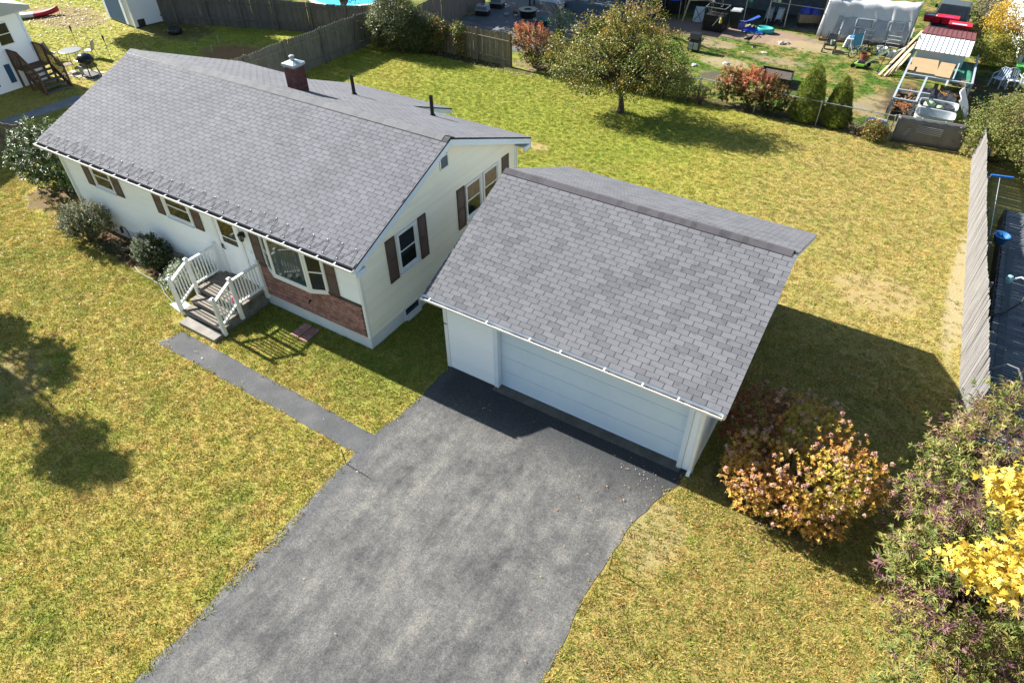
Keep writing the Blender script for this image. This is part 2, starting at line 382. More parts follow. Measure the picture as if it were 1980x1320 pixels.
crack = t.math('MULTIPLY', t.maprange(vr.outputs['Distance'], .0045, .0015), t.maprange(t.noise(p, .5, 3), .52, .60, 0, .35))
base = t.mix(crack, base, (.03, .03, .03))
near = t.maprange(t.math('ADD', xyz.outputs[1], t.math('MULTIPLY', n1, 1.6)), -.6, 1.0)      # garage shade by the door, painted into the asphalt
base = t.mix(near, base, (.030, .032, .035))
edge = t.maprange(t.math('ADD', xyz.outputs[0], t.math('MULTIPLY', t.noise(p, .9, 4), .5)), 3.05, 2.55, 0, .75)
base = t.mix(edge, base, (.062, .064, .069))
t.set(t.bsdf.inputs['Base Color'], t.scale(base, gr)); t.bsdf.inputs['Roughness'].default_value = .85
t.bsdf.inputs['Specular IOR Level'].default_value = .3
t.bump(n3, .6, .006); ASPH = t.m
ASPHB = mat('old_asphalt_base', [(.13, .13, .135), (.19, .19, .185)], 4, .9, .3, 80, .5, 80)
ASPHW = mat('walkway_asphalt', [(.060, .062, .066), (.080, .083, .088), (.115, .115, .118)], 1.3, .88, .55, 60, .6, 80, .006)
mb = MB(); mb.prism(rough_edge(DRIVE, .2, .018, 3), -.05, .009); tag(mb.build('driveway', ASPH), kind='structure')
mb = MB(); mb.prism(rough_edge([(2.16, -2.0), (2.1, -4.0), (2.2, -5.7), (2.22, -9), (2.2, -15.9), (2.5, -15.9), (2.5, -2.0)], .4, .035, 8), -.05, .004)
tag(mb.build('driveway_edge', ASPHB), kind='structure')
mb = MB(); mb.prism(rough_edge(WALK, .18, .010, 5), -.05, .007); tag(mb.build('walkway', ASPHW), kind='structure')
PATIO = [(-15.9, 23.0), (-8.0, 24.2), (-8.4, 41), (-15.9, 41)]
PATM = mat('dark_patio_paving', [(.10, .105, .115), (.15, .155, .165)], .8, .9, .15, 40, .3, 40)
mb = MB(); mb.prism(rough_edge(PATIO, .5, .04, 9), -.05, .014); tag(mb.build('neighbour_patio', PATM), kind='structure')
NPATH = [(-29.0, 1.0), (-25.95, 3.1), (-25.7, 6.9), (-23.4, 8.1), (-23.0, 6.9), (-24.7, 6.2), (-25.0, 2.6), (-28.0, 0.2)]
mb = MB(); mb.prism(rough_edge(NPATH, .5, .03, 4), -.05, .014); tag(mb.build('neighbour_path', mat('path_concrete', [(.17, .18, .19), (.25, .26, .27)], 2, .9)), kind='structure')

# ------------------------------------------------------------------ grass (nobody could count it)
def inpoly(P, poly, grow=0.):
    x, y = P[:, 0], P[:, 1]; r = np.zeros(len(P), bool); n = len(poly)
    for i in range(n):
        (x1, y1), (x2, y2) = poly[i], poly[(i+1) % n]
        if y1 == y2: continue
        c = ((y1 > y) != (y2 > y)) & (x < (x2-x1)*(y-y1)/(y2-y1)+x1); r ^= c
    return r
def rect(x0, x1, y0, y1): return [(x0, y0), (x1, y0), (x1, y1), (x0, y1)]
KEEP_OUT = [DRIVE, WALK, PATIO, NPATH, rect(-13.66, .02, 0, 8.1), rect(-10.1, -4.8, 8, 11.2), rect(2.3, 9.6, .6, 8.35), rect(-6.2, -4.2, -2.25, 0),
            rect(-45, -29.2, -10, 8), rect(14.85, 30, 4, 30), rect(10.0, 13.2, 24.8, 36), rect(-36, -32.1, 15.4, 19)]
def scatter(rng, x0, x1, y0, y1, step):
    gx, gy = np.meshgrid(np.arange(x0, x1, step), np.arange(y0, y1, step)); P = np.c_[gx.ravel(), gy.ravel()]
    n = len(P); P = P+rng.uniform(-.55*step, .55*step, (n, 2))
    k = np.ones(n, bool)
    for q in KEEP_OUT: k &= ~inpoly(P, q)
    for (cx, cy, rx, ry, cc, st) in SOIL:
        d = np.hypot((P[:, 0]-cx)/rx, (P[:, 1]-cy)/ry)
        k &= ~((d < .95) & (rng.random(n) < st*1.05))
    # only what the lens or a camera near it can see
    R = np.array([_r, _u, _f]); q = (np.c_[P, np.zeros(n)]-np.array(CAMLOC))@R.T
    u = q[:, 0]/q[:, 2]; v = q[:, 1]/q[:, 2]
    k &= (q[:, 2] > .5) & (abs(u) < .92) & (abs(v) < .66)
    return P[k]
rng = np.random.default_rng(5)
P = np.concatenate([scatter(rng, -22, 17, -13, 7, .115), scatter(rng, -19, 15, 7, 23, .15), scatter(rng, -46, -18, 2, 26, .24), scatter(rng, -8, 16, 23, 48, .22)])
me = bpy.data.meshes.new('lawn_grass'); me.vertices.add(len(P)); me.vertices.foreach_set('co', np.c_[P, np.zeros(len(P))].astype('f').ravel())
go = bpy.data.objects.new('lawn_grass', me); COL.objects.link(go); tag(go, 'mown autumn grass, green and straw coloured, covering the lawns', 'grass', kind='stuff')
tufts = []
for k in range(4):
    mb = MB(); r = random.Random(40+k)
    for i in range(44):
        a = r.uniform(0, 6.283); d = .105*math.sqrt(r.random()); x, y = d*math.cos(a), d*math.sin(a)
        b = r.uniform(0, 6.283); w = r.uniform(.005, .010); h = r.uniform(.014, .050); ln = r.uniform(.02, .085)
        lx, ly = ln*math.cos(k*1.3+r.gauss(0, .8)), ln*math.sin(k*1.3+r.gauss(0, .8)); cx, cy = w*math.cos(b), w*math.sin(b)
        mb.ft = r.random(); mb.add([(x-cx, y-cy, -.004), (x+cx, y+cy, -.004), (x+lx, y+ly, h)], [(0, 1, 2)])
    o = bpy.data.objects.new('grass_tuft', mb.mesh('grass_tuft', BLADE, fix=False)); tufts.append(o)
tc = bpy.data.collections.new('grass_tufts')
for o in tufts: tc.objects.link(o)
ng = bpy.data.node_groups.new('grass', 'GeometryNodeTree')
ng.interface.new_socket('Geometry', in_out='INPUT', socket_type='NodeSocketGeometry'); ng.interface.new_socket('Geometry', in_out='OUTPUT', socket_type='NodeSocketGeometry')
gi = ng.nodes.new('NodeGroupInput'); gout = ng.nodes.new('NodeGroupOutput'); ip = ng.nodes.new('GeometryNodeInstanceOnPoints')
ci = ng.nodes.new('GeometryNodeCollectionInfo'); ci.inputs['Collection'].default_value = tc; ci.inputs['Separate Children'].default_value = True; ci.inputs['Reset Children'].default_value = True
rv = ng.nodes.new('FunctionNodeRandomValue'); rv.data_type = 'FLOAT_VECTOR'; rv.inputs[0].default_value = (-.12, -.12, 0); rv.inputs[1].default_value = (.12, .12, 6.283)
rs = ng.nodes.new('FunctionNodeRandomValue'); rs.data_type = 'FLOAT'; rs.inputs[2].default_value = .6; rs.inputs[3].default_value = 1.35
ng.links.new(gi.outputs[0], ip.inputs['Points']); ng.links.new(ci.outputs[0], ip.inputs['Instance']); ip.inputs['Pick Instance'].default_value = True
ng.links.new(rv.outputs[0], ip.inputs['Rotation']); ng.links.new(rs.outputs[1], ip.inputs['Scale']); ng.links.new(ip.outputs[0], gout.inputs[0])
md = go.modifiers.new('grass', 'NODES'); md.node_group = ng

# fallen leaves
LITTER = leafmat('fallen_leaf', [(0, (.50, .44, .38)), (.35, (.42, .30, .20)), (.55, (.36, .20, .06)), (.75, (.42, .10, .03)), (1, (.55, .36, .04))], .1)
def litter(name, label, areas, seed):
    r = random.Random(seed); mb = MB()
    for (cx, cy, sx, sy, n, lo, hi, s, z) in areas:
        for i in range(n):
            x, y = r.gauss(cx, sx), r.gauss(cy, sy); L = s*r.uniform(.6, 1.3); a = r.uniform(0, 6.283); z0 = z+r.uniform(.0, .02)
            c, q = math.cos(a)*L, math.sin(a)*L; u = r.uniform(.0, .5)*L; mb.ft = r.uniform(lo, hi)
            mb.add([(x-c, y-q, z0), (x+q*.6, y-c*.6, z0+u), (x+c, y+q, z0+r.uniform(0, .4)*L), (x-q*.6, y+c*.6, z0+u)], [(0, 1, 2), (0, 2, 3)])
    o = MB.build(mb, name, LITTER); return tag(o, label, 'leaves', kind='stuff')
litter('fallen_leaves', 'pale and rust coloured fallen leaves scattered on the lawns and driveway',
       [(-9, -3.5, 4, 2.5, 260, 0, .5, .026, .035), (-14, -2, 2.5, 1.5, 160, 0, .95, .03, .035), (-7.5, -6, 3, 2, 90, 0, .4, .03, .035),
        (11.2, -1.0, 1.3, .8, 500, .3, .8, .022, .03), (12.3, -2.8, 1.6, 1.4, 420, .3, .9, .022, .03), (12.0, 1.2, 1.4, .7, 160, .1, .6, .025, .03),
        (5.5, -3.5, 3, 3.0, 14, .1, 1, .026, .014), (8.7, -.1, .5, .2, 22, 0, .5, .018, .014), (4.0, -.1, 1.2, .3, 10, .0, .3, .024, .014), (-3, -4, 4, 2, 30, 0, .6, .026, .035),
        (-39, 14.5, 3.2, 1.5, 700, 0, .45, .07, .03), (-32, 12.5, 3, 1.6, 220, 0, .4, .06, .03), (0, 19.5, 3, 1.2, 260, .1, .6, .04, .03), (-9, 21.2, 3, .4, 110, 0, .4, .05, .03), (12.6, 5.5, 1.2, 2, 26, 0, .3, .04, .03)], 3)
# ------------------------------------------------------------------ roofs
def shingle_slope(roof, mat_, o, u, v, length, slope, tab=.333, expo=.143, singles=300, seed=1, skip=None):
    """o: lower left corner, u along the eave, v up the slope. Each tab is a wedge, butt end proud."""
    u = Vector(u).normalized(); v = Vector(v).normalized(); n = u.cross(v).normalized(); o = Vector(o)
    if n.z < 0: n = -n
    r = random.Random(seed); tabs = []
    rows = int(slope/expo)+1
    for i in range(rows):
        s0 = i*expo; s1 = min(s0+expo+.012, slope)
        if s1-s0 < .02: continue
        off = (-.5*tab if i % 2 else 0)+(.08*tab*(r.random()-.5)); k = off
        while k < length:
            a = max(k+.007, 0); b = min(k+tab-.007, length); k += tab
            if b-a > .03: tabs.append((a, b, s0, s1, abs((b-a)-(tab-.014)) < 1e-4 and s1-s0 > expo))
    def wedge(w, h): # local: u, v, n
        return [(0, 0, 0), (w, 0, 0), (w, h, 0), (0, h, 0), (0, 0, .010), (w, 0, .010), (w, h, .002), (0, h, .002)]
    M3 = Matrix((u, v, n)).transposed(); rot = M3.to_euler()
    full = MB(); full.hexa(wedge(tab-.014, expo+.012)); fm = full.mesh('shingle', mat_)
    fm.attributes['tint'].data.foreach_set('value', np.zeros(6, 'f'))
    key = []
    for q in tabs:
        c = o+u*(.5*(q[0]+q[1]))+v*(.5*(q[2]+q[3])); key.append((c-CAMLOC).length)
    order = sorted([i for i in range(len(tabs)) if tabs[i][4]], key=lambda i: key[i])
    single = set(order[:singles]); rest = MB()
    for i, (a, b, s0, s1, fl) in enumerate(tabs):
        p = o+u*a+v*s0+n*r.uniform(0, .0025)
        if i in single: inst('shingle', fm, roof, p, rot)
        else:
            rest.ft = r.random(); W_ = wedge(b-a, s1-s0); rest.hexa([p+u*q[0]+v*q[1]+n*q[2] for q in W_])
    if rest.v: tag(rest.build('shingles', mat_, roof), kind='stuff')

def gutter(parent, x0, x1, y, z, straps, clean=False):
    """open trough: its back against the fascia at y, front at y-.13"""
    mb = MB(); T = .006; d = .125; h = .11
    mb.extr([(y-.003, z-h), (y-.003, z), (y-.003-T, z), (y-.003-T, z-h+T), (y-d+.03, z-h+T), (y-d+T, z-.03), (y-d+T, z-.008), (y-d-.012, z-.008), (y-d-.012, z-.018), (y-d, z-.03), (y-d+.026, z-h)], 0, x0, x1)
    for xe in (x0, x1): mb.box(min(xe, xe+T)-.004, max(xe, xe+T)-.004, y-d+.004, y-.004, z-h, z-.012)
    g = mb.build('gutter', GUTTER, parent)
    mb = MB(); mb.box(x0+.02, x1-.02, y-d+.028, y-.012, z-h+.008, z-h+.035); tag(mb.build('gutter_debris', GDIRT, g), None)
    if not clean:  # clean leaves out the painted shade strips
        mb = MB(); mb.box(x0+.01, x1-.01, y-.0105, y-.0095, z-h+.01, z-.004); mb.box(x0+.01, x1-.01, y-d+.03, y-.011, z-h+.037, z-h+.040); mb.build('gutter_shade', GUTTER_SHADE, g)  # dark strips painting the shade inside the trough
    for x in straps:
        mb = MB(); mb.box(x-.016, x+.016, y-d-.014, y-.002, z-.008, z-.002); mb.build('gutter_strap', GUTTER, g)
    return g

# ------------------------------------------------------------------ the house
HL, HD, HF, HZ, HR = 13.65, 8.08, .44, 3.306, 5.054
OFR, RAKE, OBK = .393, .358, .452
S = (HR-HZ)/(HD/2+OFR); YR = HD/2
roofz = lambda y: HR-S*abs(y-YR)
house = thing('house', 'single storey white house with grey shingle roof, brown shutters and red brick panel', 'house', (-HL/2, HD/2, 0))
mb = MB(); mb.box(-HL, 0, 0, HD, -.1, HF); mb.build('foundation', FOUND, house)
mb = MB(); zc = .13
mb.extr([(.012, HF), (HD-.012, HF), (HD-.012, roofz(HD)-zc), (YR, HR-zc), (.012, roofz(0)-zc)], 0, -HL+.012, -.012)
mb.build('wall', SIDINGW, house)
# clapboards
EXP = .112
def board_front(x0, x1, z, top): 
    mb = MB(); mb.hexa([(x0, -.020, z), (x1, -.020, z), (x1, .010, z), (x0, .010, z), (x0, -.004, top+.008), (x1, -.004, top+.008), (x1, .010, top+.008), (x0, .010, top+.008)])
    return mb
k = 0; z = HF
while z < 3.06:
    top = min(z+EXP, 3.10); xe = -4.24 if z < 1.60 else -.07
    cuts = [-HL+.07] + sorted([-HL+2.2+((k*2.37) % 3.0), -HL+6.0+((k*1.71) % 2.6)] + ([-3.0-((k*.9) % .8)] if xe > -1 else [])) + [xe]
    for a, b in zip(cuts[:-1], cuts[1:]): board_front(a+.001, b-.001, z, top).build('clapboard', SIDINGW, house)
    z += EXP; k += 1
z = HF; k = 0
while z < 4.86:
    top = z+EXP
    lim = lambda zz: (YR-(HR-.145-zz)/S)
    ya0, ya1 = max(.07, lim(z)), max(.07, lim(top)); yb0, yb1 = min(HD-.07, HD-lim(z)), min(HD-.07, HD-lim(top))
    if yb1-ya1 < .05: break
    cuts = [None, 2.4+((k*1.9) % 3.6), None]
    for s in (0, 1):
        m_ = min(max(cuts[1], ya1+.4), yb1-.4)
        if yb1-ya1 < 1.2: m_ = YR
        if s == 0: y0, y1, y2, y3 = ya0, m_-.001, m_-.001, ya1
        else: y0, y1, y2, y3 = m_+.001, yb0, yb1, m_+.001
        if y1 <= y0+.05 or y2 <= y3+.02: continue
        mb = MB(); mb.hexa([(-.010, y0, z), (.020, y0, z), (.020, y1, z), (-.010, y1, z), (-.010, y3, top+.008), (.004, y3, top+.008), (.004, y2, top+.008), (-.010, y2, top+.008)])
        mb.build('clapboard', SIDING, house)
    z += EXP; k += 1
for (x0, x1, y0, y1) in ((-.07, .028, -.028, .07), (-HL-.028, -HL+.07, -.028, .07), (-.07, .028, HD-.07, HD+.028)):
    mb = MB(); mb.box(x0, x1, y0, y1, HF, 3.12 if y0 < 1 else 3.1); mb.build('corner_board', WHITE, house)
# roof
roof = MB()
yf, yb = -OFR, HD+OBK; zb = roofz(yb); th = .05
roof.extr([(yf, HZ-.004), (YR, HR-.004), (yb, zb-.004), (yb, zb-th), (YR, HR-th), (yf, HZ-th)], 0, -HL-RAKE, RAKE)
ro = roof.build('roof', DARKROOF, house)
L = HL+2*RAKE; sl = math.hypot(YR+OFR, HR-HZ)
shingle_slope(ro, SHING, (-HL-RAKE, yf-.015, HZ-.006), (1, 0, 0), (0, 1, S), L, sl-.06, singles=300, seed=2)
shingle_slope(ro, SHING, (RAKE, yb+.01, zb-.006), (-1, 0, 0), (0, -1, S), L, math.hypot(yb-YR, HR-zb)-.06, singles=0, seed=3)
# shingled ridge vent: a raised strip with a dark slot along its front edge
mb = MB(); mb.extr([(YR-.20, roofz(YR-.20)+.012), (YR-.02, HR+.016), (YR+.02, HR+.016), (YR+.20, roofz(YR+.2)+.012), (YR+.20, roofz(YR+.2)+.02), (YR, HR+.02), (YR-.20, roofz(YR-.2)+.02)], 0, -HL-RAKE+.01, RAKE-.005)
rv_ = mb.build('ridge_vent', BLACK, ro)
for i in range(60):
    x0 = -HL-RAKE+i*.24
    if x0+.24 > RAKE+.02: break
    mb = MB(); mb.ft = RND.random(); e = .002*(i % 2)
    mb.hexa([(x0, YR-.195, roofz(YR-.195)+.021+e), (x0+.245, YR-.195, roofz(YR-.195)+.021+e), (x0+.245, YR+.0, HR+.022+e), (x0, YR+.0, HR+.022+e),
             (x0, YR-.19, roofz(YR-.19)+.030+e), (x0+.245, YR-.19, roofz(YR-.19)+.030+e), (x0+.245, YR, HR+.034+e), (x0, YR, HR+.034+e)])
    mb.hexa([(x0, YR, HR+.022+e), (x0+.245, YR, HR+.022+e), (x0+.245, YR+.195, roofz(YR+.195)+.021+e), (x0, YR+.195, roofz(YR+.195)+.021+e),
             (x0, YR, HR+.034+e), (x0+.245, YR, HR+.034+e), (x0+.245, YR+.19, roofz(YR+.19)+.030+e), (x0, YR+.19, roofz(YR+.19)+.030+e)])
    mb.build('ridge_cap', VENTM, ro)
# fascia, soffit, rake boards
fb = .20
mb = MB(); mb.box(-HL-RAKE+.02, RAKE-.03, yf+.002, yf+.03, HZ-th-fb+.03, HZ-th-.002); mb.build('fascia', WHITE, house)
mb = MB(); mb.box(-HL-RAKE+.02, RAKE-.03, yb-.03, yb-.002, zb-th-fb+.03, zb-th-.002); mb.build('fascia', WHITE, house)
mb = MB(); mb.box(-HL-RAKE+.03, RAKE-.03, yf+.032, .0, HZ-th-fb+.03, HZ-th-fb+.05); mb.build('soffit', WHITE, house)
mb = MB(); mb.box(-HL-RAKE+.03, RAKE-.03, HD, yb-.032, zb-th-fb+.03, zb-th-fb+.05); mb.build('soffit', WHITE, house)
for x0, x1 in ((RAKE-.028, RAKE-.003), (-HL-RAKE+.003, -HL-RAKE+.028)):
    for y0, y1 in ((yf, YR-.001), (YR+.001, yb)):
        z0, z1 = roofz(y0), roofz(y1)
        mb = MB(); mb.hexa([(x0, y0, z0-.23), (x1, y0, z0-.23), (x1, y1, z1-.23), (x0, y1, z1-.23), (x0, y0, z0-.012), (x1, y0, z0-.012), (x1, y1, z1-.012), (x0, y1, z1-.012)])
        mb.build('rake_board', TRIM, house)
    for y0, y1, zz in ((yf, .0, HZ), (HD, yb, zb)):       # boxed returns at the eaves
        mb = MB(); mb.box(min(x0, x1)-.002 if x0 > 0 else x0, x1 if x0 > 0 else x1+.002, y0+.004, y1-.004, zz-.36, zz-.20); mb.build('eave_return', TRIM, house)
for x0, x1 in ((.0, RAKE-.03), ):
    for y0, y1 in ((yf+.03, YR), (YR, yb-.03)):
        z0, z1 = roofz(y0)-.10, roofz(y1)-.10
        mb = MB(); mb.hexa([(x0, y0, z0-.012), (x1, y0, z0-.012), (x1, y1, z1-.012), (x0, y1, z1-.012), (x0, y0, z0), (x1, y0, z0), (x1, y1, z1), (x0, y1, z1)]); mb.build('rake_soffit', WHITE, house)
gutter(house, -HL-RAKE+.01, RAKE-.02, yf, HZ-.04, [-HL-.28+.62*i for i in range(23)])
# downspouts
def downspout(parent, x, y, ztop, zbot, w=.075, d=.055, kick=(0, -.22), mat_=GUTTER):
    mb = MB(); mb.box(x-w/2, x+w/2, y-d, y, zbot+.12, ztop)
    mb.hexa([(x-w/2, y-d, zbot+.12), (x+w/2, y-d, zbot+.12), (x+w/2, y, zbot+.12), (x-w/2, y, zbot+.12)][::-1] + [(x-w/2+kick[0], y-d+kick[1], zbot+.03), (x+w/2+kick[0], y-d+kick[1], zbot+.03), (x+w/2+kick[0], y+kick[1], zbot-.02), (x-w/2+kick[0], y+kick[1], zbot-.02)][::-1])
    return mb.build('downspout', mat_, parent)
downspout(house, -HL+.03, -.035, 3.16, .05)
mb = MB(); mb.beam((-HL+.03, -.06, 3.1), (-HL+.03, yf-.06, HZ-.14), .07, .055); mb.build('downspout_elbow', GUTTER, house)
mb = MB(); mb.box(-.03, .045, HD+.03, HD+.085, .1, 3.1); mb.build('downspout', GUTTER, house)

# heat cable zigzag on the eave, with its clips
n = 29; pts = []; clips = []
for i in range(n):
    x = -HL-.22+i*(HL+.40)/n; dx = (HL+.40)/n; hgt = .42+RND.uniform(-.05, .05); rr = i/n
    for (a, b) in ((0, .03), (.06, .06), (.22, .35), (.36, .8), (.46, .97), (.54, .99), (.62, .85), (.76, .4), (.90, .08), (.96, .03)):
        wob = .5-.5*math.cos(a*6.283) if rr > .5 else None
        bb = b*(1-rr)+rr*(.5-.5*math.cos(a*6.283))
        yy = yf+.02+bb*hgt; pts.append((x+a*dx+.25*dx*bb*rr, yy, roofz(yy)+.030))
    yy = yf+.02+hgt; clips.append((x+.50*dx+.22*dx*rr, yy)); clips.append((x, yf+.05))
mb = MB(); mb.tube(pts, .0055, 4); mb.build('heat_cable', BLACKP, house)
cm = MB(); cm.box(-.007, .007, -.010, .010, -.006, .006); cme = cm.mesh('cable_clip', WHITE)
for (x, y) in clips: inst('cable_clip', cme, house, (x, y, roofz(y)+.03), (math.atan(S), 0, RND.uniform(-.4, .4)))

# rear wing: its roof carries on from the back slope
ex0, ex1, ey = -10.05, -4.82, 11.05; ez = roofz(HD)-S*(ey-HD)
mb = MB(); mb.box(ex0+.3, ex1-.3, HD+.02, ey-.3, -.1, roofz(ey)-.14+.0); mb.build('rear_wing_wall', SIDINGW, house)
er = MB(); er.extr([(yb+.012, roofz(yb+.012)-.006), (ey, roofz(ey)-.006), (ey, roofz(ey)-.05), (yb+.012, roofz(yb+.012)-.05)], 0, ex0, ex1)
ero = er.build('rear_wing_roof', DARKROOF, house)
shingle_slope(ero, SHING, (ex1, ey, roofz(ey)-.006), (-1, 0, 0), (0, -1, S), ex1-ex0, math.hypot(ey-yb, S*(ey-yb))-.01, singles=0, seed=5)
mb = MB(); mb.hexa([(ex1-.03, yb+.02, roofz(yb)-.26), (ex1-.004, yb+.02, roofz(yb)-.26), (ex1-.004, ey-.002, roofz(ey)-.22), (ex1-.03, ey-.002, roofz(ey)-.22),
                    (ex1-.03, yb+.02, roofz(yb+.02)-.012), (ex1-.004, yb+.02, roofz(yb+.02)-.012), (ex1-.004, ey-.002, roofz(ey)-.012), (ex1-.03, ey-.002, roofz(ey)-.012)])
mb.build('rake_board', TRIM, house)
mb = MB(); mb.box(ex0+.02, ex1-.03, ey-.028, ey-.002, roofz(ey)-.22, roofz(ey)-.055); mb.build('fascia', WHITE, house)

# chimney
ch0 = (-7.22, -6.74, 5.10, 5.56); bx0, bx1, by0, by1 = ch0; ctop = 5.36
chim = MB(); chim.box(bx0+.012, bx1-.012, by0+.012, by1-.012, 4.3, ctop); cho = chim.build('chimney', MORTAR, house)
mb = MB(); mb.box(bx0-.05, bx1+.06, by0-.05, by1+.05, roofz(by1)-.02, roofz(by0)+.03)
mb = MB()
bh, bl = .062, .20; zz = 4.36; row = 0
bmes = {}
def brick_inst(parent, name, m, c, size, key):
    kk = (key,)+tuple(round(s, 3) for s in size)
    if kk not in bmes:
        b = MB(); sx, sy, sz = size; b.box(-sx/2, sx/2, -sy/2, sy/2, -sz/2, sz/2); bmes[kk] = b.mesh(name, m)
    return inst(name, bmes[kk], parent, c)
while zz+bh < ctop+.01:
    off = .5 if row % 2 else 0
    for face in (0, 1, 2, 3):
        a0, a1 = (bx0, bx1) if face in (0, 2) else (by0, by1)
        k = a0-off*(bl+.012)
        while k < a1-.01:
            s0, s1 = max(k, a0), min(k+bl, a1); k += bl+.012
            if s1-s0 < .03: continue
            m_ = .5*(s0+s1); w = s1-s0
            if face == 0: c, sz = (m_, by0+.004, zz+bh/2), (w, .03, bh)
            elif face == 2: c, sz = (m_, by1-.004, zz+bh/2), (w, .03, bh)
            elif face == 1: c, sz = (bx1-.004, m_, zz+bh/2), (.03, w, bh)
            else: c, sz = (bx0+.004, m_, zz+bh/2), (.03, w, bh)
            if c[2] > roofz(c[1])-.03: brick_inst(cho, 'brick', BRICKP, c, sz, 'c%d' % (RND.randint(0, 0)))
    zz += bh+.012; row += 1
mb = MB(); mb.box(bx0-.04, bx1+.04, by0-.04, by1+.04, ctop+.006, ctop+.085); mb.hexa([(bx0-.02, by0-.02, ctop+.087), (bx1+.02, by0-.02, ctop+.087), (bx1+.02, by1+.02, ctop+.087), (bx0-.02, by1+.02, ctop+.087), (bx0+.12, by0+.12, ctop+.15), (bx1-.12, by0+.12, ctop+.15), (bx1-.12, by1-.12, ctop+.15), (bx0+.12, by1-.12, ctop+.15)])
mb.build('chimney_crown', mat('grey_blue_crown', [(.34, .44, .52), (.50, .56, .60)], 5, .6), cho)
mb = MB(); mb.lathe([(.075, 0), (.075, .12)], ((bx0+bx1)/2, (by0+by1)/2, ctop+.13), 10); mb.lathe([(.08, .13), (.10, .15), (.08, .18), (0, .195)], ((bx0+bx1)/2, (by0+by1)/2, ctop+.13), 10); mb.build('flue_cap', STEEL, cho)
for (x, y) in ((-6.63, 7.54), (-2.98, 7.46)):
    mb = MB(); mb.lathe([(.065, 0), (.065, .82), (.052, .82), (.052, .70), (0, .70)], (x, y, roofz(y)-.12), 10); mb.lathe([(.12, .10), (.075, .17)], (x, y, roofz(y)-.09), 10)
    mb.build('vent_pipe', BLACK, house)

# ---- windows. F maps (u along the wall, d outwards, z) to the world
FRONT = lambda u, d, z: (u, -d, z)
GABLE = lambda u, d, z: (d, u, z)
def fbox(F, u0, u1, d0, d1, z0, z1):
    a, b = F(u0, d0, z0), F(u1, d1, z1); m = MB(); m.box(*sum(([min(a[i], b[i]), max(a[i], b[i])] for i in range(3)), [])); return m
def fbox_into(mb, F, *q):
    a, b = F(q[0], q[2], q[4]), F(q[1], q[3], q[5]); mb.box(*sum(([min(a[i], b[i]), max(a[i], b[i])] for i in range(3)), []))
def dh_window(parent, F, u0, u1, z0, z1, name='window', sill=True, fr=.065, upper=None):
    zm = (z0+z1)/2
    mb = MB(); D = .055
    fbox_into(mb, F, u0-fr, u0, .02, D, z0-fr, z1+fr); fbox_into(mb, F, u1, u1+fr, .02, D, z0-fr, z1+fr)
    fbox_into(mb, F, u0, u1, .02, D-.002, z1, z1+fr); fbox_into(mb, F, u0, u1, .02, D-.002, z0-fr, z0)
    w = mb.build(name, WHITE, parent)
    s = .035
    for k, (a, b, dd) in enumerate(((z0, zm+.02, .034), (zm-.02, z1, .042))):
        mb = MB(); fbox_into(mb, F, u0+.002, u0+s, .021, dd, a+.002, b); fbox_into(mb, F, u1-s, u1-.002, .021, dd, a+.002, b)
        fbox_into(mb, F, u0+s, u1-s, .021, dd-.002, a+.002, a+s); fbox_into(mb, F, u0+s, u1-s, .021, dd-.002, b-s, b)
        mb.build('sash', WHITE, w)
        fbox(F, u0+s, u1-s, .022, .027, a+s, b-s).build('pane', (upper if (upper and k == 1) else GLASS), w)
    if sill: fbox(F, u0-fr-.03, u1+fr+.03, .02, .10, z0-fr-.035, z0-fr-.002).build('sill', TRIM, w)
    return w
def shutter(parent, F, u0, u1, z0, z1):
    mb = MB(); fbox_into(mb, F, u0, u1, .021, .038, z0, z1)
    o = mb.build('shutter', SHUT, parent); st = .045; zm = (z0+z1)/2
    mb = MB()
    for q in ((u0, u0+st, z0, z1), (u1-st, u1, z0, z1), (u0+st, u1-st, z0, z0+.07), (u0+st, u1-st, z1-.07, z1), (u0+st, u1-st, zm-.035, zm+.035)): fbox_into(mb, F, q[0], q[1], .039, .05, q[2], q[3])
    k = z0+.08
    while k < z1-.10:
        if not (zm-.07 < k < zm+.035):
            vs = [F(u0+st, .0385, k), F(u1-st, .0385, k), F(u1-st, .049, k+.006), F(u0+st, .049, k+.006), F(u0+st, .0385, k+.028), F(u1-st, .0385, k+.028)]
            mb.add(vs, [(0, 1, 2, 3), (3, 2, 5, 4), (0, 3, 4), (1, 5, 2)])
        k += .036
    mb.build('louvres', SHUT, o)
for (a, b) in ((-12.45, -10.46), (-8.68, -6.44)):
    w0, w1 = (a+.55, b-.49) if a < -10 else (a+.60, b-.55)
    dh_window(house, FRONT, w0, w1, 2.06, 2.86)
    shutter(house, FRONT, a, a+.37, 1.97, 2.98); shutter(house, FRONT, b-.40, b, 1.97, 2.98)
shutter(house, FRONT, -4.23, -3.85, 1.61, 3.0); shutter(house, FRONT, -1.25, -.87, 1.60, 3.0)
# gable windows
dh_window(house, GABLE, 1.68, 2.42, 1.86, 3.02); shutter(house, GABLE, 1.14, 1.54, 1.68, 3.10); shutter(house, GABLE, 2.60, 2.97, 1.67, 3.10)
dh_window(house, GABLE, 5.08, 5.84, 1.86, 2.95, upper=CURT); dh_window(house, GABLE, 6.08, 6.86, 1.86, 2.95, upper=CURT)
shutter(house, GABLE, 4.56, 4.96, 1.63, 3.05); shutter(house, GABLE, 7.16, 7.58, 1.63, 3.03)
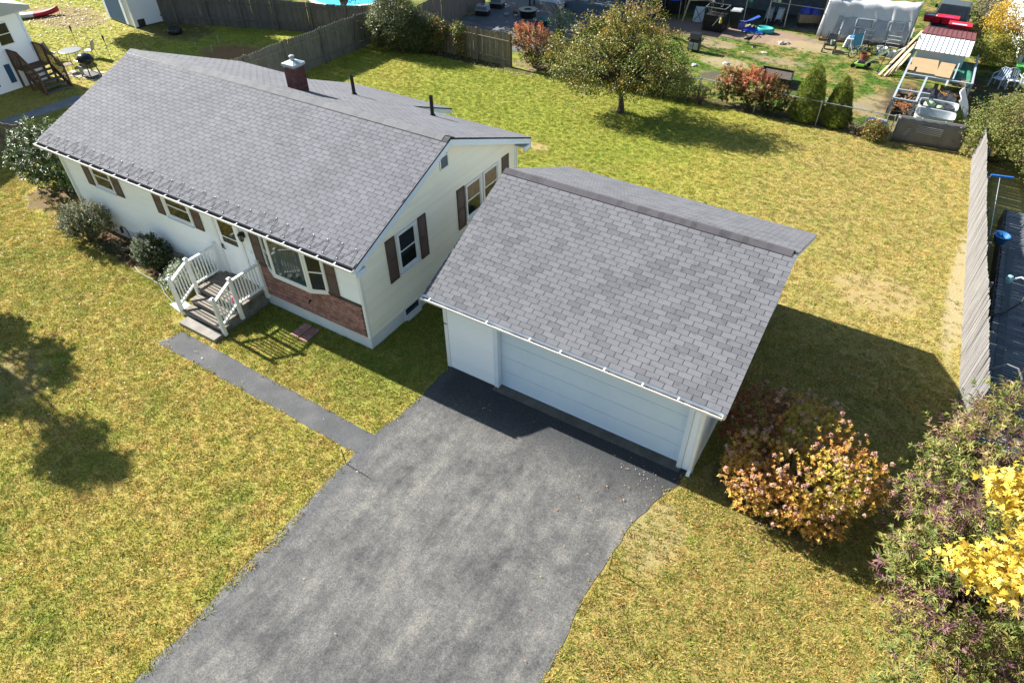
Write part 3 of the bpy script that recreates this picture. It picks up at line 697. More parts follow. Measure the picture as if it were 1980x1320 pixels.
# louvre vent in the gable
mb = MB(); 
for q in ((3.85, 4.27, 4.02, 4.06), (3.85, 4.27, 4.40, 4.44), (3.85, 3.89, 4.06, 4.40), (4.23, 4.27, 4.06, 4.40)): fbox_into(mb, GABLE, q[0], q[1], .015, .045, q[2], q[3])
lv = mb.build('gable_vent', WHITE, house)
for i in range(7):
    z = 4.065+i*.048; mb = MB(); mb.hexa([(.020, 3.89, z), (.040, 3.89, z), (.040, 4.23, z), (.020, 4.23, z), (.016, 3.89, z+.034), (.022, 3.89, z+.040), (.022, 4.23, z+.040), (.016, 4.23, z+.034)]); mb.build('louvre', SLATE, lv)
# basement window, its surround and well
mb = MB(); fbox_into(mb, GABLE, 1.48, 1.56, .002, .05, .02, .47); fbox_into(mb, GABLE, 2.22, 2.32, .002, .05, .02, .47); fbox_into(mb, GABLE, 1.56, 2.22, .002, .12, .02, .17); fbox_into(mb, GABLE, 1.56, 2.22, .002, .045, .43, .47)
bwin = mb.build('basement_window', FOUND, house); fbox(GABLE, 1.56, 2.22, .004, .012, .17, .43).build('pane', GLASS, bwin)
fbox(GABLE, 1.88, 1.90, .013, .02, .17, .43).build('muntin', BLACK, bwin)
# red brick panel below the bay window
bp = MB(); bp.box(-4.20, -.09, -.014, .010, HF+.004, 1.60); bpo = bp.build('brick_panel', MORTARD, house)
z = HF+.012; row = 0
while z < 1.53:
    k = -4.19-(.15 if row % 2 else 0)
    while k < -.10:
        a, b = max(k, -4.19), min(k+.292, -.10); k += .30
        if b-a > .05: brick_inst(bpo, 'brick', BRICKM, ((a+b)/2, -.012-RND.uniform(.004, .010), z+.031), (b-a, .03, .064), 'p')
    z += .0735; row += 1
mb = MB(); mb.box(-4.22, -.08, -.05, .01, 1.585, 1.615); mb.build('brick_cap', SHUT, bpo)
mb = MB(); mb.lathe([(.03, 0), (.03, .10)], (0, 0, 0), 8); mb.v = [(-2.18+v[0], -.02-v[2], .98+v[1]) for v in mb.v]; mb.tube([(-2.18, -.12, .98), (-2.18, -.13, .90)], .02, 6); mb.build('tap', BLACK, house)
# bay window
bx = [(-3.78, .02), (-3.28, .23), (-1.83, .23), (-1.31, .02)]; z0, z1 = 1.60, 3.0
mb = MB(); poly = [(-3.80, 0.0), (-3.80, -.03), (-3.30, -.26), (-1.81, -.26), (-1.29, -.03), (-1.29, 0.0)]
mb.prism(poly, z0-.06, z0); mb.prism(poly, z1-.02, z1+.07)
bay = mb.build('bay_window', WHITE, house)
def bay_panel(a, b, fr, mid, gm):
    a, b = Vector((a[0], -a[1], 0)), Vector((b[0], -b[1], 0)); d = (b-a).normalized(); nn = Vector((d.y, -d.x, 0)); w = (b-a).length
    def q(mb, s0, s1, o0, o1, zz0, zz1):
        mb.hexa([a+d*s0+nn*o0+Vector((0, 0, zz0)), a+d*s1+nn*o0+Vector((0, 0, zz0)), a+d*s1+nn*o1+Vector((0, 0, zz0)), a+d*s0+nn*o1+Vector((0, 0, zz0)),
                 a+d*s0+nn*o0+Vector((0, 0, zz1)), a+d*s1+nn*o0+Vector((0, 0, zz1)), a+d*s1+nn*o1+Vector((0, 0, zz1)), a+d*s0+nn*o1+Vector((0, 0, zz1))])
    mb = MB(); q(mb, 0.003, fr, -.03, .022, z0+.001, z1-.021); q(mb, w-fr, w-.003, -.03, .022, z0+.001, z1-.021); q(mb, fr, w-fr, -.03, .020, z0+.001, z0+fr); q(mb, fr, w-fr, -.03, .020, z1-fr-.02, z1-.021)
    if mid: q(mb, fr, w-fr, -.03, .015, 2.26, 2.30)
    mb.build('sash', WHITE, bay); mb = MB(); q(mb, fr, w-fr, -.012, -.004, z0+fr, z1-fr-.02); mb.build('pane', gm, bay)
bay_panel(bx[0], bx[1], .07, True, GLASST); bay_panel(bx[1], bx[2], .085, False, GLASST); bay_panel(bx[2], bx[3], .075, True, GLASS)
# front door with its half window, handle, lantern
mb = MB()
for q in ((-5.86, -5.76, .62, 2.86), (-4.76, -4.66, .62, 2.86), (-5.76, -4.76, 2.76, 2.86)): fbox_into(mb, FRONT, q[0], q[1], .018, .055, q[2], q[3])
dr = mb.build('front_door', WHITE, house)
mb = MB()
for q in ((-5.75, -4.77, .66, 1.90), (-5.75, -5.60, 1.90, 2.75), (-4.92, -4.77, 1.90, 2.75), (-5.60, -4.92, 2.68, 2.75)): fbox_into(mb, FRONT, q[0], q[1], .018, .040, q[2], q[3])
mb.build('door_leaf', SIDINGW, dr)
fbox(FRONT, -5.60, -4.92, .022, .030, 1.90, 2.68).build('pane', mat('door_glass', [(.05, .035, .012), (.03, .035, .02)], 3, .05), dr)
fbox(FRONT, -5.60, -4.92, .024, .042, 2.10, 2.135).build('glazing_bar', WHITE, dr)
for (a, b, c_, d_) in ((-5.58, -5.30, .80, 1.75), (-5.22, -4.94, .80, 1.75)):
    mb = MB(); fbox_into(mb, FRONT, a, b, .0405, .046, c_, d_); mb.build('door_panel', SIDINGW, dr)
mb = MB(); mb.beam((-5.68, -.08, 1.66), (-5.68, -.08, 1.82), .035, .03); mb.beam((-5.68, -.04, 1.74), (-5.68, -.10, 1.74), .03); mb.beam((-5.68, -.09, 1.70), (-5.56, -.09, 1.66), .025); mb.build('handle', BLACK, dr)
mb = MB(); fbox_into(mb, FRONT, -5.80, -4.72, .018, .10, .60, .64); mb.build('threshold', CONC, dr)
mb = MB(); lx, ly, lz = -4.50, -.13, 2.36
mb.box(lx-.05, lx+.05, -.05, -.018, lz+.06, lz+.24); mb.beam((lx, -.04, lz+.24), (lx, ly, lz+.27), .025); mb.lathe([(.10, .19), (.085, .21), (.03, .27), (0, .28)], (lx, ly, lz), 8); mb.lathe([(.05, -.03), (.06, 0)], (lx, ly, lz), 8)
for k in range(4): mb.beam((lx+.055*math.cos(k*1.571+.785), ly+.055*math.sin(k*1.571+.785), lz), (lx+.08*math.cos(k*1.571+.785), ly+.08*math.sin(k*1.571+.785), lz+.19), .014)
lan = mb.build('wall_lantern', BLACK, house); mb = MB(); mb.lathe([(.045, .01), (.065, .18)], (lx, ly, lz), 8); mb.build('lantern_glass', mat('frosted_glass', (.25, .24, .21), 3, .3), lan)
mb = MB(); mb.box(-4.42, -4.36, -.035, -.018, 1.86, 1.96); mb.build('doorbell', TRIM, house)
# electric meter pipe
# ------------------------------------------------------------------ front stoop
st = thing('front_stoop', 'concrete front stoop with grey decking and white baluster railings by the front door', 'stoop', (-5.2, -1.0, 0))
PZ = .60
mb = MB(); mb.box(-6.10, -4.26, -1.10, -.03, -.05, PZ-.045); mb.build('stoop_base', CONCD, st)
n = 8; wd = 1.9/ n
for i in range(10):     # platform boards run along the house wall
    y0 = -1.14+i*.112; mb = MB(); mb.box(-6.16, -4.20, y0+.004, y0+.108, PZ-.04, PZ); mb.build('deck_board', DECKW, st, bevel=.004)
mb = MB(); mb.box(-6.02, -4.28, -1.50, -1.105, -.05, .38); mb.build('step', CONCD, st); 
for i in range(3): mb = MB(); y0 = -1.53+i*.13; mb.box(-6.08, -4.22, y0+.004, y0+.126, .382, .42); mb.build('deck_board', DECKW, st, bevel=.004)
mb = MB(); mb.box(-6.0, -4.3, -1.86, -1.505, -.05, .21); mb.build('step', CONCD, st)
for i in range(3): mb = MB(); y0 = -1.89+i*.12; mb.box(-6.05, -4.24, y0+.004, y0+.116, .212, .25); mb.build('deck_board', DECKW, st, bevel=.004)
mb = MB(); mb.box(-5.83, -4.21, -2.24, -1.90, -.03, .125); mb.build('step_slab', CONC, st, bevel=.008)
def rail_side(x, sgn):
    rl = []
    posts = ((x, -.06, PZ-.30, 1.68), (x, -1.13, PZ-.42, 1.70), (x, -1.84, .04, 1.42))
    for (px, py, a, b) in posts:
        mb = MB(); h = .055; mb.box(px-h, px+h, py-h, py+h, a, b); mb.hexa([(px-h-.012, py-h-.012, b), (px+h+.012, py-h-.012, b), (px+h+.012, py+h+.012, b), (px-h-.012, py+h+.012, b), (px-.02, py-.02, b+.04), (px+.02, py-.02, b+.04), (px+.02, py+.02, b+.04), (px-.02, py+.02, b+.04)])
        mb.build('railing_post', WHITE, st, bevel=.004)
    for (p, q, zt0, zt1, zb0, zb1, cnt) in ((posts[0], posts[1], 1.58, 1.58, .74, .74, 8), (posts[1], posts[2], 1.58, 1.28, .74, .42, 5)):
        y0, y1 = p[1]-.06, q[1]+.06
        mb = MB(); mb.beam((x, y0, zt0), (x, y1, zt1), .085, .055); mb.build('top_rail', WHITE, st); mb = MB(); mb.beam((x, y0, zb0), (x, y1, zb1), .06, .06); mb.build('bottom_rail', WHITE, st)
        for i in range(cnt):
            f = (i+1)/(cnt+1); y = y0+(y1-y0)*f
            mb = MB(); mb.beam((x, y, zb0+(zb1-zb0)*f), (x, y, zt0+(zt1-zt0)*f), .035); mb.build('baluster', WHITE, st)
rail_side(-6.14, -1); rail_side(-4.20, 1)
mb = MB(); mb.lathe([(0, 0), (.075, .02), (.09, .10), (.06, .19), (0, .21)], (-4.55, -1.0, PZ), 10); solo(mb, 'ball', PINKP, 'small bright pink ball lying on the front stoop beside its railing', 'ball', smooth=True)
for i, (x, y, a) in enumerate(((-2.42, -.33, .1), (-2.08, -.33, .05), (-2.42, -.62, 0), (-2.06, -.64, .08), (-2.75, -.80, .15))):
    mb = MB(); c, q = math.cos(a), math.sin(a); h = .155
    mb.prism([(x+c*u-q*v, y+q*u+c*v) for u, v in ((-h, -h), (h, -h), (h, h), (-h, h))], -.01, .04)
    if i < 4: solo(mb, 'paver', BRICKM, 'square red paver below the bay window, '+('on the house side at the left', 'on the house side at the right', 'on the walkway side at the left', 'on the walkway side at the right')[i], 'paver', group='red pavers below the bay window', bevel=.006)
mb = MB(); mb.prism([(-6.95, -1.75), (-6.25, -1.85), (-6.2, -1.45), (-6.8, -1.35)], 0, .035); solo(mb, 'splash_slab', mat('pale_blue_slab', (.45, .58, .58), 4, .7), 'pale blue green slab on the grass left of the stoop', 'slab')
mb = MB(); mb.tube([(-10.42, -.42, 0), (-10.44, -.42, .5), (-10.47, -.42, .86), (-10.55, -.42, .97), (-10.72, -.43, 1.0), (-10.80, -.43, .96)], .018, 6); gl = tag(mb.build('garden_lantern', BLACK, None, (-10.42, -.42, 0)), 'black shepherd hook garden lantern in front of the house wall', 'lantern')
mb = MB(); mb.lathe([(0, .20), (.07, .16), (.055, .14), (.045, .0), (.06, -.02), (0, -.03)], (-10.81, -.43, .74), 8); mb.build('lantern', BLACK, gl)

# ------------------------------------------------------------------ the garage
GX, GY, GLn, GDp, GZ, GR = 2.325, .609, 7.256, 7.714, 2.586, 4.322
GO, GK, GB = .231, .431, .139
gar = thing('garage', 'detached white garage with a wide door and grey shingle roof beside the driveway', 'garage', (GX+GLn/2, GY+GDp/2, 0))
gyr = GY+GDp/2; GS = (GR-GZ)/(GDp/2+GO); groofz = lambda y: GR-GS*abs(y-gyr)
x0, x1 = GX, GX+GLn; y0, y1 = GY, GY+GDp
D0, D1, DT = 4.03, 9.20, 2.16
mb = MB()      # walls with the door opening left free
mb.box(x0, D0-.13, y0, y0+.14, -.05, 2.45); mb.box(D1+.12, x1, y0, y0+.14, -.05, 2.45); mb.box(D0-.13, D1+.12, y0, y0+.14, DT+.10, 2.45)
for xa, xb in ((x0, x0+.14), (x1-.14, x1)):
    mb.extr([(y0+.141, -.05), (y1, -.05), (y1, groofz(y1)-.10), (gyr, GR-.10), (y0+.141, groofz(y0+.141)-.10)], 0, xa, xb)
mb.box(x0+.141, x1-.141, y1-.14, y1, -.05, groofz(y1)-.10)
mb.build('wall', SIDINGW, gar)
z = .06; k = 0
while z < 2.38:
    for (a, b) in ((x0+.10, D0-.14), (D1+.125, x1-.10)):
        mb = MB(); mb.hexa([(a, y0-.012, z), (b, y0-.012, z), (b, y0+.004, z), (a, y0+.004, z), (a, y0-.003, z+.208), (b, y0-.003, z+.208), (b, y0+.004, z+.208), (a, y0+.004, z+.208)]); mb.build('clapboard', SIDINGW, gar)
    z += .2; k += 1
z = .08
while z < 4.0:
    lim = gyr-(GR-.14-z-.11)/GS; a, b = max(y0+.06, lim), min(y1-.06, 2*gyr-lim)
    if b-a < .1: break
    mb = MB(); mb.hexa([(x1-.004, a, z), (x1+.016, a, z), (x1+.016, b, z), (x1-.004, b, z), (x1-.004, a, z+.118), (x1+.004, a, z+.118), (x1+.004, b, z+.118), (x1-.004, b, z+.118)]); mb.build('clapboard', SIDINGW, gar)
    z += .112
for (a, b, c_, d_) in ((x0-.022, x0+.09, y0-.022, y0+.10), (x1-.09, x1+.022, y0-.022, y0+.10)):
    mb = MB(); mb.box(a, b, c_, d_, .0, 2.40); mb.build('corner_board', WHITE, gar)
mb = MB(); mb.box(x0-.03, x0-.022, y0+.05, y0+.10, 1.55, 1.62); mb.box(x0-.06, x0+.08, y0-.035, y0-.022, 1.60, 1.63); mb.build('hinge', BLACK, gar)
mb = MB(); mb.box(D0-.128, D0, y0-.035, y0+.20, .0, DT+.0); mb.box(D1, D1+.118, y0-.035, y0+.20, .0, DT); mb.box(D0-.128, D1+.118, y0-.033, y0+.20, DT+.002, DT+.10); mb.build('door_frame', TRIM, gar)
gd = MB(); gd.box(D0+.004, D1-.004, y0+.175, y0+.20, .045, DT-.004); gdo = gd.build('garage_door', WHITE, gar)
GDOOR = mat('garage_door_paint', [(.56, .67, .78), (.64, .74, .83)], .6, .45, .03)
for i in range(4):
    za = .045+i*.53; mb = MB(); mb.box(D0+.006, D1-.006, y0+.150, y0+.174, za+.004, za+.523); pn = mb.build('door_panel', GDOOR, gdo)
    mb = MB()
    for j in range(8):
        xa = D0+.10+j*(D1-D0-.16)/8; mb.box(xa, xa+(D1-D0-.16)/8-.08, y0+.1465, y0+.1495, za+.09, za+.44)
    mb.build('raised_panels', GDOOR, pn)
mb = MB(); mb.box(D0+.01, D1-.01, y0+.135, y0+.17, .012, .05); mb.build('door_seal', TRIM, gdo)
mb = MB(); mb.box(D0-.12, D1+.12, y0-.17, y0+.30, -.05, .026); mb.build('apron', mat('apron_concrete', [(.085, .08, .068), (.15, .14, .12)], 2.5, .9, .2, 60, .4, 50), gar)
rf = MB(); gf, gb = y0-GO, y1+GB
rf.extr([(gf, groofz(gf)-.004), (gyr, GR-.004), (gb, groofz(gb)-.004), (gb, groofz(gb)-.05), (gyr, GR-.05), (gf, groofz(gf)-.05)], 0, x0-GK, x1+GK)
gro = rf.build('roof', DARKROOF, gar)
GLn2 = GLn+2*GK; gsl = math.hypot(gyr-gf, GR-groofz(gf))
shingle_slope(gro, SHINGG, (x0-GK-.01, gf-.015, groofz(gf)-.006), (1, 0, 0), (0, 1, GS), GLn2+.02, gsl-.05, singles=300, seed=12)
shingle_slope(gro, SHINGG, (x1+GK+.01, gb+.01, groofz(gb)-.006), (-1, 0, 0), (0, -1, GS), GLn2+.02, math.hypot(gb-gyr, GR-groofz(gb))-.05, singles=0, seed=13)
capm = MB(); w = .165
capm.hexa([(0, -w, -GS*w+.004), (.33, -w, -GS*w+.004), (.33, 0, .004), (0, 0, .004), (0, -w, -GS*w+.022), (.33, -w, -GS*w+.016), (.33, 0, .016), (0, 0, .022)])
capm.hexa([(0, 0, .004), (.33, 0, .004), (.33, w, -GS*w+.004), (0, w, -GS*w+.004), (0, 0, .022), (.33, 0, .016), (.33, w, -GS*w+.016), (0, w, -GS*w+.022)])
cpm = capm.mesh('ridge_cap', CAPM); cpm.attributes['tint'].data.foreach_set('value', np.zeros(12, 'f'))
i = 0
while x0-GK+i*.145+.30 < x1+GK: inst('ridge_cap', cpm, gro, (x0-GK+i*.145, gyr, GR+.006+.0015*(i % 2))); i += 1
mb = MB(); mb.box(x0-GK+.02, x1+GK-.02, gf+.002, gf+.028, groofz(gf)-.22, groofz(gf)-.052); mb.build('fascia', WHITE, gar)
mb = MB(); mb.box(x0-GK+.02, x1+GK-.02, gb-.028, gb-.002, groofz(gb)-.18, groofz(gb)-.052); mb.build('fascia', WHITE, gar)
mb = MB(); mb.box(x0-GK+.03, x1+GK-.03, gf+.03, y0-.024, groofz(gf)-.22, groofz(gf)-.20); mb.build('soffit', WHITE, gar)
for (xa, xb) in ((x0-GK+.004, x0-GK+.028), (x1+GK-.028, x1+GK-.004)):
    for (ya, yb_) in ((gf, gyr-.001), (gyr+.001, gb)):
        za, zb_ = groofz(ya), groofz(yb_)
        mb = MB(); mb.hexa([(xa, ya, za-.17), (xb, ya, za-.17), (xb, yb_, zb_-.17), (xa, yb_, zb_-.17), (xa, ya, za-.012), (xb, ya, za-.012), (xb, yb_, zb_-.012), (xa, yb_, zb_-.012)]); mb.build('rake_board', WHITE, gar)
mb = MB(); mb.hexa([(x1+.02, gf+.03, groofz(gf)-.10), (x1+GK-.03, gf+.03, groofz(gf)-.10), (x1+GK-.03, gyr, GR-.10), (x1+.02, gyr, GR-.10), (x1+.02, gf+.03, groofz(gf)-.085), (x1+GK-.03, gf+.03, groofz(gf)-.085), (x1+GK-.03, gyr, GR-.085), (x1+.02, gyr, GR-.085)]); mb.build('rake_soffit', WHITE, gar)
gutter(gar, x0-GK-.03, x1+GK-.06, gf, groofz(gf)-.045, [x0-.2, 3.9, 5.15, 6.0, 7.15, 8.1, 8.95], True)
mb = MB(); mb.box(x0-GK+.01, x1+GK-.01, gf-.018, gf-.004, groofz(gf)-.045, groofz(gf)-.012); mb.build('drip_edge', TRIM, gar)
downspout(gar, x1-.04, y0-.024, 2.36, .0, .085, .06, (0, -.10)); mb = MB(); mb.beam((x1-.04, y0-.05, 2.34), (x1-.04, gf-.06, groofz(gf)-.15), .08, .06); mb.build('downspout_elbow', GUTTER, gar)
# ------------------------------------------------------------------ fences, board by board
def picket_meshes(style, w, th, m):
    out = []
    for k in range(3):
        mb = MB(); h = w/2; j = [(.0, .0), (.004, -.01), (-.003, .012)][k]
        if style == 'dogear': poly = [(-h, 0), (h, 0), (h, .975), (h*.4, 1.0), (-h*.4, 1.0+j[1]*.3), (-h, .975)]
        elif style == 'point': poly = [(-h, 0), (h, 0), (h, .955), (0, 1.0+j[1]*.3), (-h, .955)]
        elif style == 'flat': poly = [(-h, 0), (h, 0), (h, 1.0), (-h, 1.0+j[1]*.2)]
        if style == 'round':
            vs = []; n = 5
            for z in (0, .965):
                for i in range(n): a = math.pi*i/(n-1); vs.append((h*math.cos(a), -h*.62*math.sin(a), z))
            vs.append((0, -h*.2, 1.0)); fs = [(i, i+1, n+i+1, n+i) for i in range(n-1)]+[(n+i, n+i+1, 2*n) for i in range(n-1)]+[(0, n, 2*n-1, n-1), (n, 2*n, 2*n-1)]
            mb.add(vs, fs)
        else: mb.extr(poly, 1, -th/2+j[0], th/2+j[0])
        out.append(mb.mesh('picket', m))
    return out
def fence(label, A, B, hf, w, pitch, m, style, side=1, post=2.4, seed=1, rails=(.3, 1.45), th=.018, name='wooden_fence', post_w=.09, post_top=.08, lean=.005, rail_m=None):
    """hf(t) height along the run; side = the side (left of A->B is +1) that shows posts and rails"""
    r = random.Random(seed); A = Vector((A[0], A[1], 0)); B = Vector((B[0], B[1], 0)); d = (B-A).normalized(); L = (B-A).length; nr = Vector((-d.y, d.x, 0))*side
    t = thing(name, label, 'fence', (A+B)/2); rot = math.atan2(d.y, d.x)
    ms = picket_meshes(style, w, th, m); n = int(L/pitch)
    for i in range(n):
        p = A+d*(i+.5)*pitch; h = hf((i+.5)/n)+r.gauss(0, .012)
        inst('picket', r.choice(ms), t, p+Vector((0, 0, r.uniform(-.01, .01))), (r.gauss(0, lean), r.gauss(0, lean), rot+(math.pi if side < 0 and style == 'round' else 0)+r.gauss(0, .02)), (r.uniform(.96, 1.03), 1, h))
    k = int(L/post); 
    for i in range(k+1):
        p = A+d*min(L-.05, max(.05, i*L/k))+nr*(.075+post_w/2); h = hf(i/k)+post_top
        mb = MB(); mb.box(-post_w/2, post_w/2, -post_w/2, post_w/2, 0, h-.03); mb.hexa([(-post_w/2, -post_w/2, h-.03), (post_w/2, -post_w/2, h-.03), (post_w/2, post_w/2, h-.03), (-post_w/2, post_w/2, h-.03), (-.02, -.02, h), (.02, -.02, h), (.02, .02, h), (-.02, .02, h)])
        inst('post', mb.mesh('post', rail_m or m), t, p, (r.gauss(0, .008), r.gauss(0, .008), rot))
    for z in rails:
        for i in range(k):
            a, b = A+d*(L*i/k)+nr*.052, A+d*(L*(i+1)/k)+nr*.052
            fa, fb_ = hf(i/k), hf((i+1)/k)
            mb = MB(); mb.beam(a+Vector((0, 0, min(z, fa-.15))), b+Vector((0, 0, min(z, fb_-.15))), .04, .09); mb.build('rail', rail_m or m, t)
    return t
fence('weathered grey picket fence running away behind the house, its boards in shade', (-18.15, 9.2), (-17.72, 22.0), lambda t: 1.92-.06*t+.03*math.sin(t*20), .142, .143, WOODG, 'point', -1, 2.55, 2, (.4, 1.5))
fence('dark grey board fence with posts and rails, at the rear of the left yard', (-35.5, 15.9), (-17.85, 22.1), lambda t: 1.72+.05*math.sin(t*13), .152, .150, WOODD, 'flat', -1, 2.2, 3, (.45, 1.42))
fence('tan picket fence with pointed boards behind the corner shrub and ivy', (-17.6, 22.05), (-8.55, 21.72), lambda t: 1.62+.10*t+.02*math.sin(t*30), .112, .124, WOODT, 'point', -1, 2.2, 4, (.35, 1.3))
fence('tall reddish board fence beside the dark patio', (-15.6, 22.3), (-16.4, 31.0), lambda t: 1.95, .145, .149, WOODR, 'flat', 1, 2.4, 5)
fence('silvery stockade fence along the right side of the lawn', (14.98, 5.3), (13.90, 22.9), lambda t: 1.78-.42*t+.04*math.sin(t*9)+.02*math.sin(t*31), .092, .090, WOODS, 'round', -1, 2.4, 6, (.4, 1.15), lean=.006, post_top=-.12)
fence('short tan fence at the left end of the front yard', (-24.5, .9), (-19.9, 2.3), lambda t: 1.38, .145, .150, WOODT, 'flat', -1, 2.2, 7, (.3, 1.2))
# chain link run on the rear boundary
cl = thing('chain_link_fence', 'low chain link fence with steel top rail before the two cone shaped evergreens', 'fence', (6, 22.4, 0))
CP = [(1.10, 22.07), (1.82, 22.33), (4.6, 22.40), (7.47, 22.42), (10.55, 22.45)]
for (x, y) in CP:
    mb = MB(); mb.tube([(x, y, 0), (x, y, 1.15)], .028, 6); mb.lathe([(.034, 1.14), (.03, 1.18), (0, 1.20)], (x, y, 0), 6); mb.build('post', STEEL, cl)
for a, b in zip(CP[:-1], CP[1:]):
    mb = MB(); mb.tube([(a[0], a[1], 1.12), (b[0], b[1], 1.12)], .022, 6); mb.build('top_rail', STEEL, cl)
mb = MB(); pitch = .085
for a, b in zip(CP[:-1], CP[1:]):
    L = math.dist(a, b); P_ = lambda s, z: (a[0]+(b[0]-a[0])*s/L, a[1]+(b[1]-a[1])*s/L, z)
    k = -1.08
    while k < L:
        for sg in (1, -1):
            s0, s1 = (k, k+1.08) if sg > 0 else (k+1.08, k); c0, c1 = min(max(s0, 0), L), min(max(s1, 0), L)
            if abs(c1-c0) > .02:
                z0 = .03+1.06*abs(c0-s0)/1.08; z1 = .03+1.06*abs(c1-s0)/1.08; q0, q1 = Vector(P_(c0, z0)), Vector(P_(c1, z1)); w = Vector((0, 0, .0018))
                mb.add([q0-w, q1-w, q1+w, q0+w], [(0, 1, 2, 3)])
        k += pitch
tag(mb.build('wire_mesh', mat('dull_wire', (.10, .10, .10), 3, .6), cl), kind='stuff')
# grey screen panel on the fence beside it
sp = thing('screen_panel', 'grey screen panel fixed on the rear fence in front of the silver tubs', 'fence', (12.0, 22.6, 0))
rows = []
for i in range(25):
    s = i/24; x = 10.68+2.7*s; y = 22.45+.3*s; o = .025*math.sin(s*40)
    rows.append([(x, y+o*(1-k/5), .02+1.14*k/5) for k in range(6)])
mb = MB(); mb.grid(rows); pnl = mb.build('screen', mat('grey_screen', [(.13, .125, .12), (.19, .18, .17)], 3, .45, .08), sp, smooth=True); so = pnl.modifiers.new('s', 'SOLIDIFY'); so.thickness = .012
for s in (0, .33, .66, 1.): 
    x = 10.68+2.7*s; y = 22.49+.3*s; mb = MB(); mb.tube([(x, y+.03, 0), (x, y+.03, 1.2)], .028, 6); mb.build('post', STEEL, sp)
mb = MB(); mb.tube([(10.6, 22.47, 1.17), (13.45, 22.79, 1.17)], .024, 6); mb.build('top_rail', STEEL, sp)
for k in range(2):
    mb = MB()
    for i in range(5):
        xx = 11.05+.03*i if k == 0 else 11.5; w = .16 if k == 0 else 1.0
        mb.box(xx, xx+w, 22.43+(xx-10.7)*.11-.014, 22.43+(xx-10.7)*.11-.004, .40+.07*i+.2*k, .425+.07*i+.2*k)
    mb.build('ribs', GREYP, sp)
# white vinyl fence at the top right
vf = thing('vinyl_fence', 'white vinyl panel fence in the top right corner behind the yellow shrub', 'fence', (14.2, 41, 0))
VP = [(12.9, 45.0), (14.35, 41.2), (14.9, 38.6), (15.05, 35.4)]
for i, (a, b) in enumerate(zip(VP[:-1], VP[1:])):
    a3, b3 = Vector((*a, 0)), Vector((*b, 0)); d = (b3-a3).normalized(); L = (b3-a3).length; n = 9
    for k in range(n):
        p, q = a3+d*(L*k/n+.004), a3+d*(L*(k+1)/n-.004); mb = MB(); mb.beam(p+Vector((0, 0, .95)), q+Vector((0, 0, .95)), .03, 1.7); mb.build('panel_board', WHITE, vf)
    for z in (.12, 1.78): mb = MB(); mb.beam(a3+Vector((0, 0, z)), b3+Vector((0, 0, z)), .05, .12); mb.build('rail', WHITE, vf)
for a in VP: mb = MB(); mb.box(a[0]-.065, a[0]+.065, a[1]-.065, a[1]+.065, 0, 1.95); mb.hexa([(a[0]-.085, a[1]-.085, 1.95), (a[0]+.085, a[1]-.085, 1.95), (a[0]+.085, a[1]+.085, 1.95), (a[0]-.085, a[1]+.085, 1.95), (a[0]-.01, a[1]-.01, 2.05), (a[0]+.01, a[1]-.01, 2.05), (a[0]+.01, a[1]+.01, 2.05), (a[0]-.01, a[1]+.01, 2.05)]); mb.build('post', WHITE, vf)

# ------------------------------------------------------------------ foliage
def np_mesh(name, verts, faces, tint, m):
    """faces: (n, k) array of equal sized polygons"""
    me = bpy.data.meshes.new(name); n, k = faces.shape
    me.vertices.add(len(verts)); me.vertices.foreach_set('co', verts.astype('f').ravel())
    me.loops.add(n*k); me.loops.foreach_set('vertex_index', faces.astype('i').ravel())
    me.polygons.add(n); me.polygons.foreach_set('loop_start', (np.arange(n)*k).astype('i'))
    a = me.attributes.new('tint', 'FLOAT', 'FACE'); a.data.foreach_set('value', tint.astype('f'))
    me.materials.append(m); me.update(calc_edges=True); me.validate(); return me
unit = lambda a: a/np.maximum(1e-9, np.linalg.norm(a, axis=1))[:, None]
def leaf_geo(c, nrm, d, L, Wd, fold=.28):
    d = unit(d-nrm*(d*nrm).sum(1)[:, None]*.6); s = unit(np.cross(nrm, d)); n2 = np.cross(d, s)
    L = L[:, None]; Wd = Wd[:, None]
    base = c; tip = c+d*L-n2*L*.12; mid = c+d*L*.45
    l = mid-s*Wd*.5+n2*Wd*fold; r = mid+s*Wd*.5+n2*Wd*fold
    v = np.stack([base, r, tip, l], 1).reshape(-1, 3); i = np.arange(len(c))*4
    f = np.stack([np.stack([i, i+1, i+2], 1), np.stack([i, i+2, i+3], 1)], 1).reshape(-1, 3); return v, f
def blob_clumps(rng, blobs, n, shell=.45, zmin=.08):
    wts = np.array([(b[3]*b[4]+b[4]*b[5]+b[3]*b[5])*(b[6] if len(b) > 6 else 1) for b in blobs]); wts = wts/wts.sum()
    k = rng.choice(len(blobs), n, p=wts); B = np.array([b[:6] for b in blobs])[k]
    u = unit(rng.normal(size=(n, 3))); r = rng.uniform(shell, 1., n)**.7
    wob = 1+.16*np.sin(u[:, 0]*7+k)*np.sin(u[:, 1]*6+2*k+1)+.10*np.sin(u[:, 2]*11+u[:, 0]*9)
    c = B[:, :3]+u*B[:, 3:6]*(r*wob)[:, None]; out = unit(u/B[:, 3:6]*B[:, 3:6].mean(1)[:, None])
    ok = c[:, 2] > zmin; return c[ok], out[ok], k[ok]
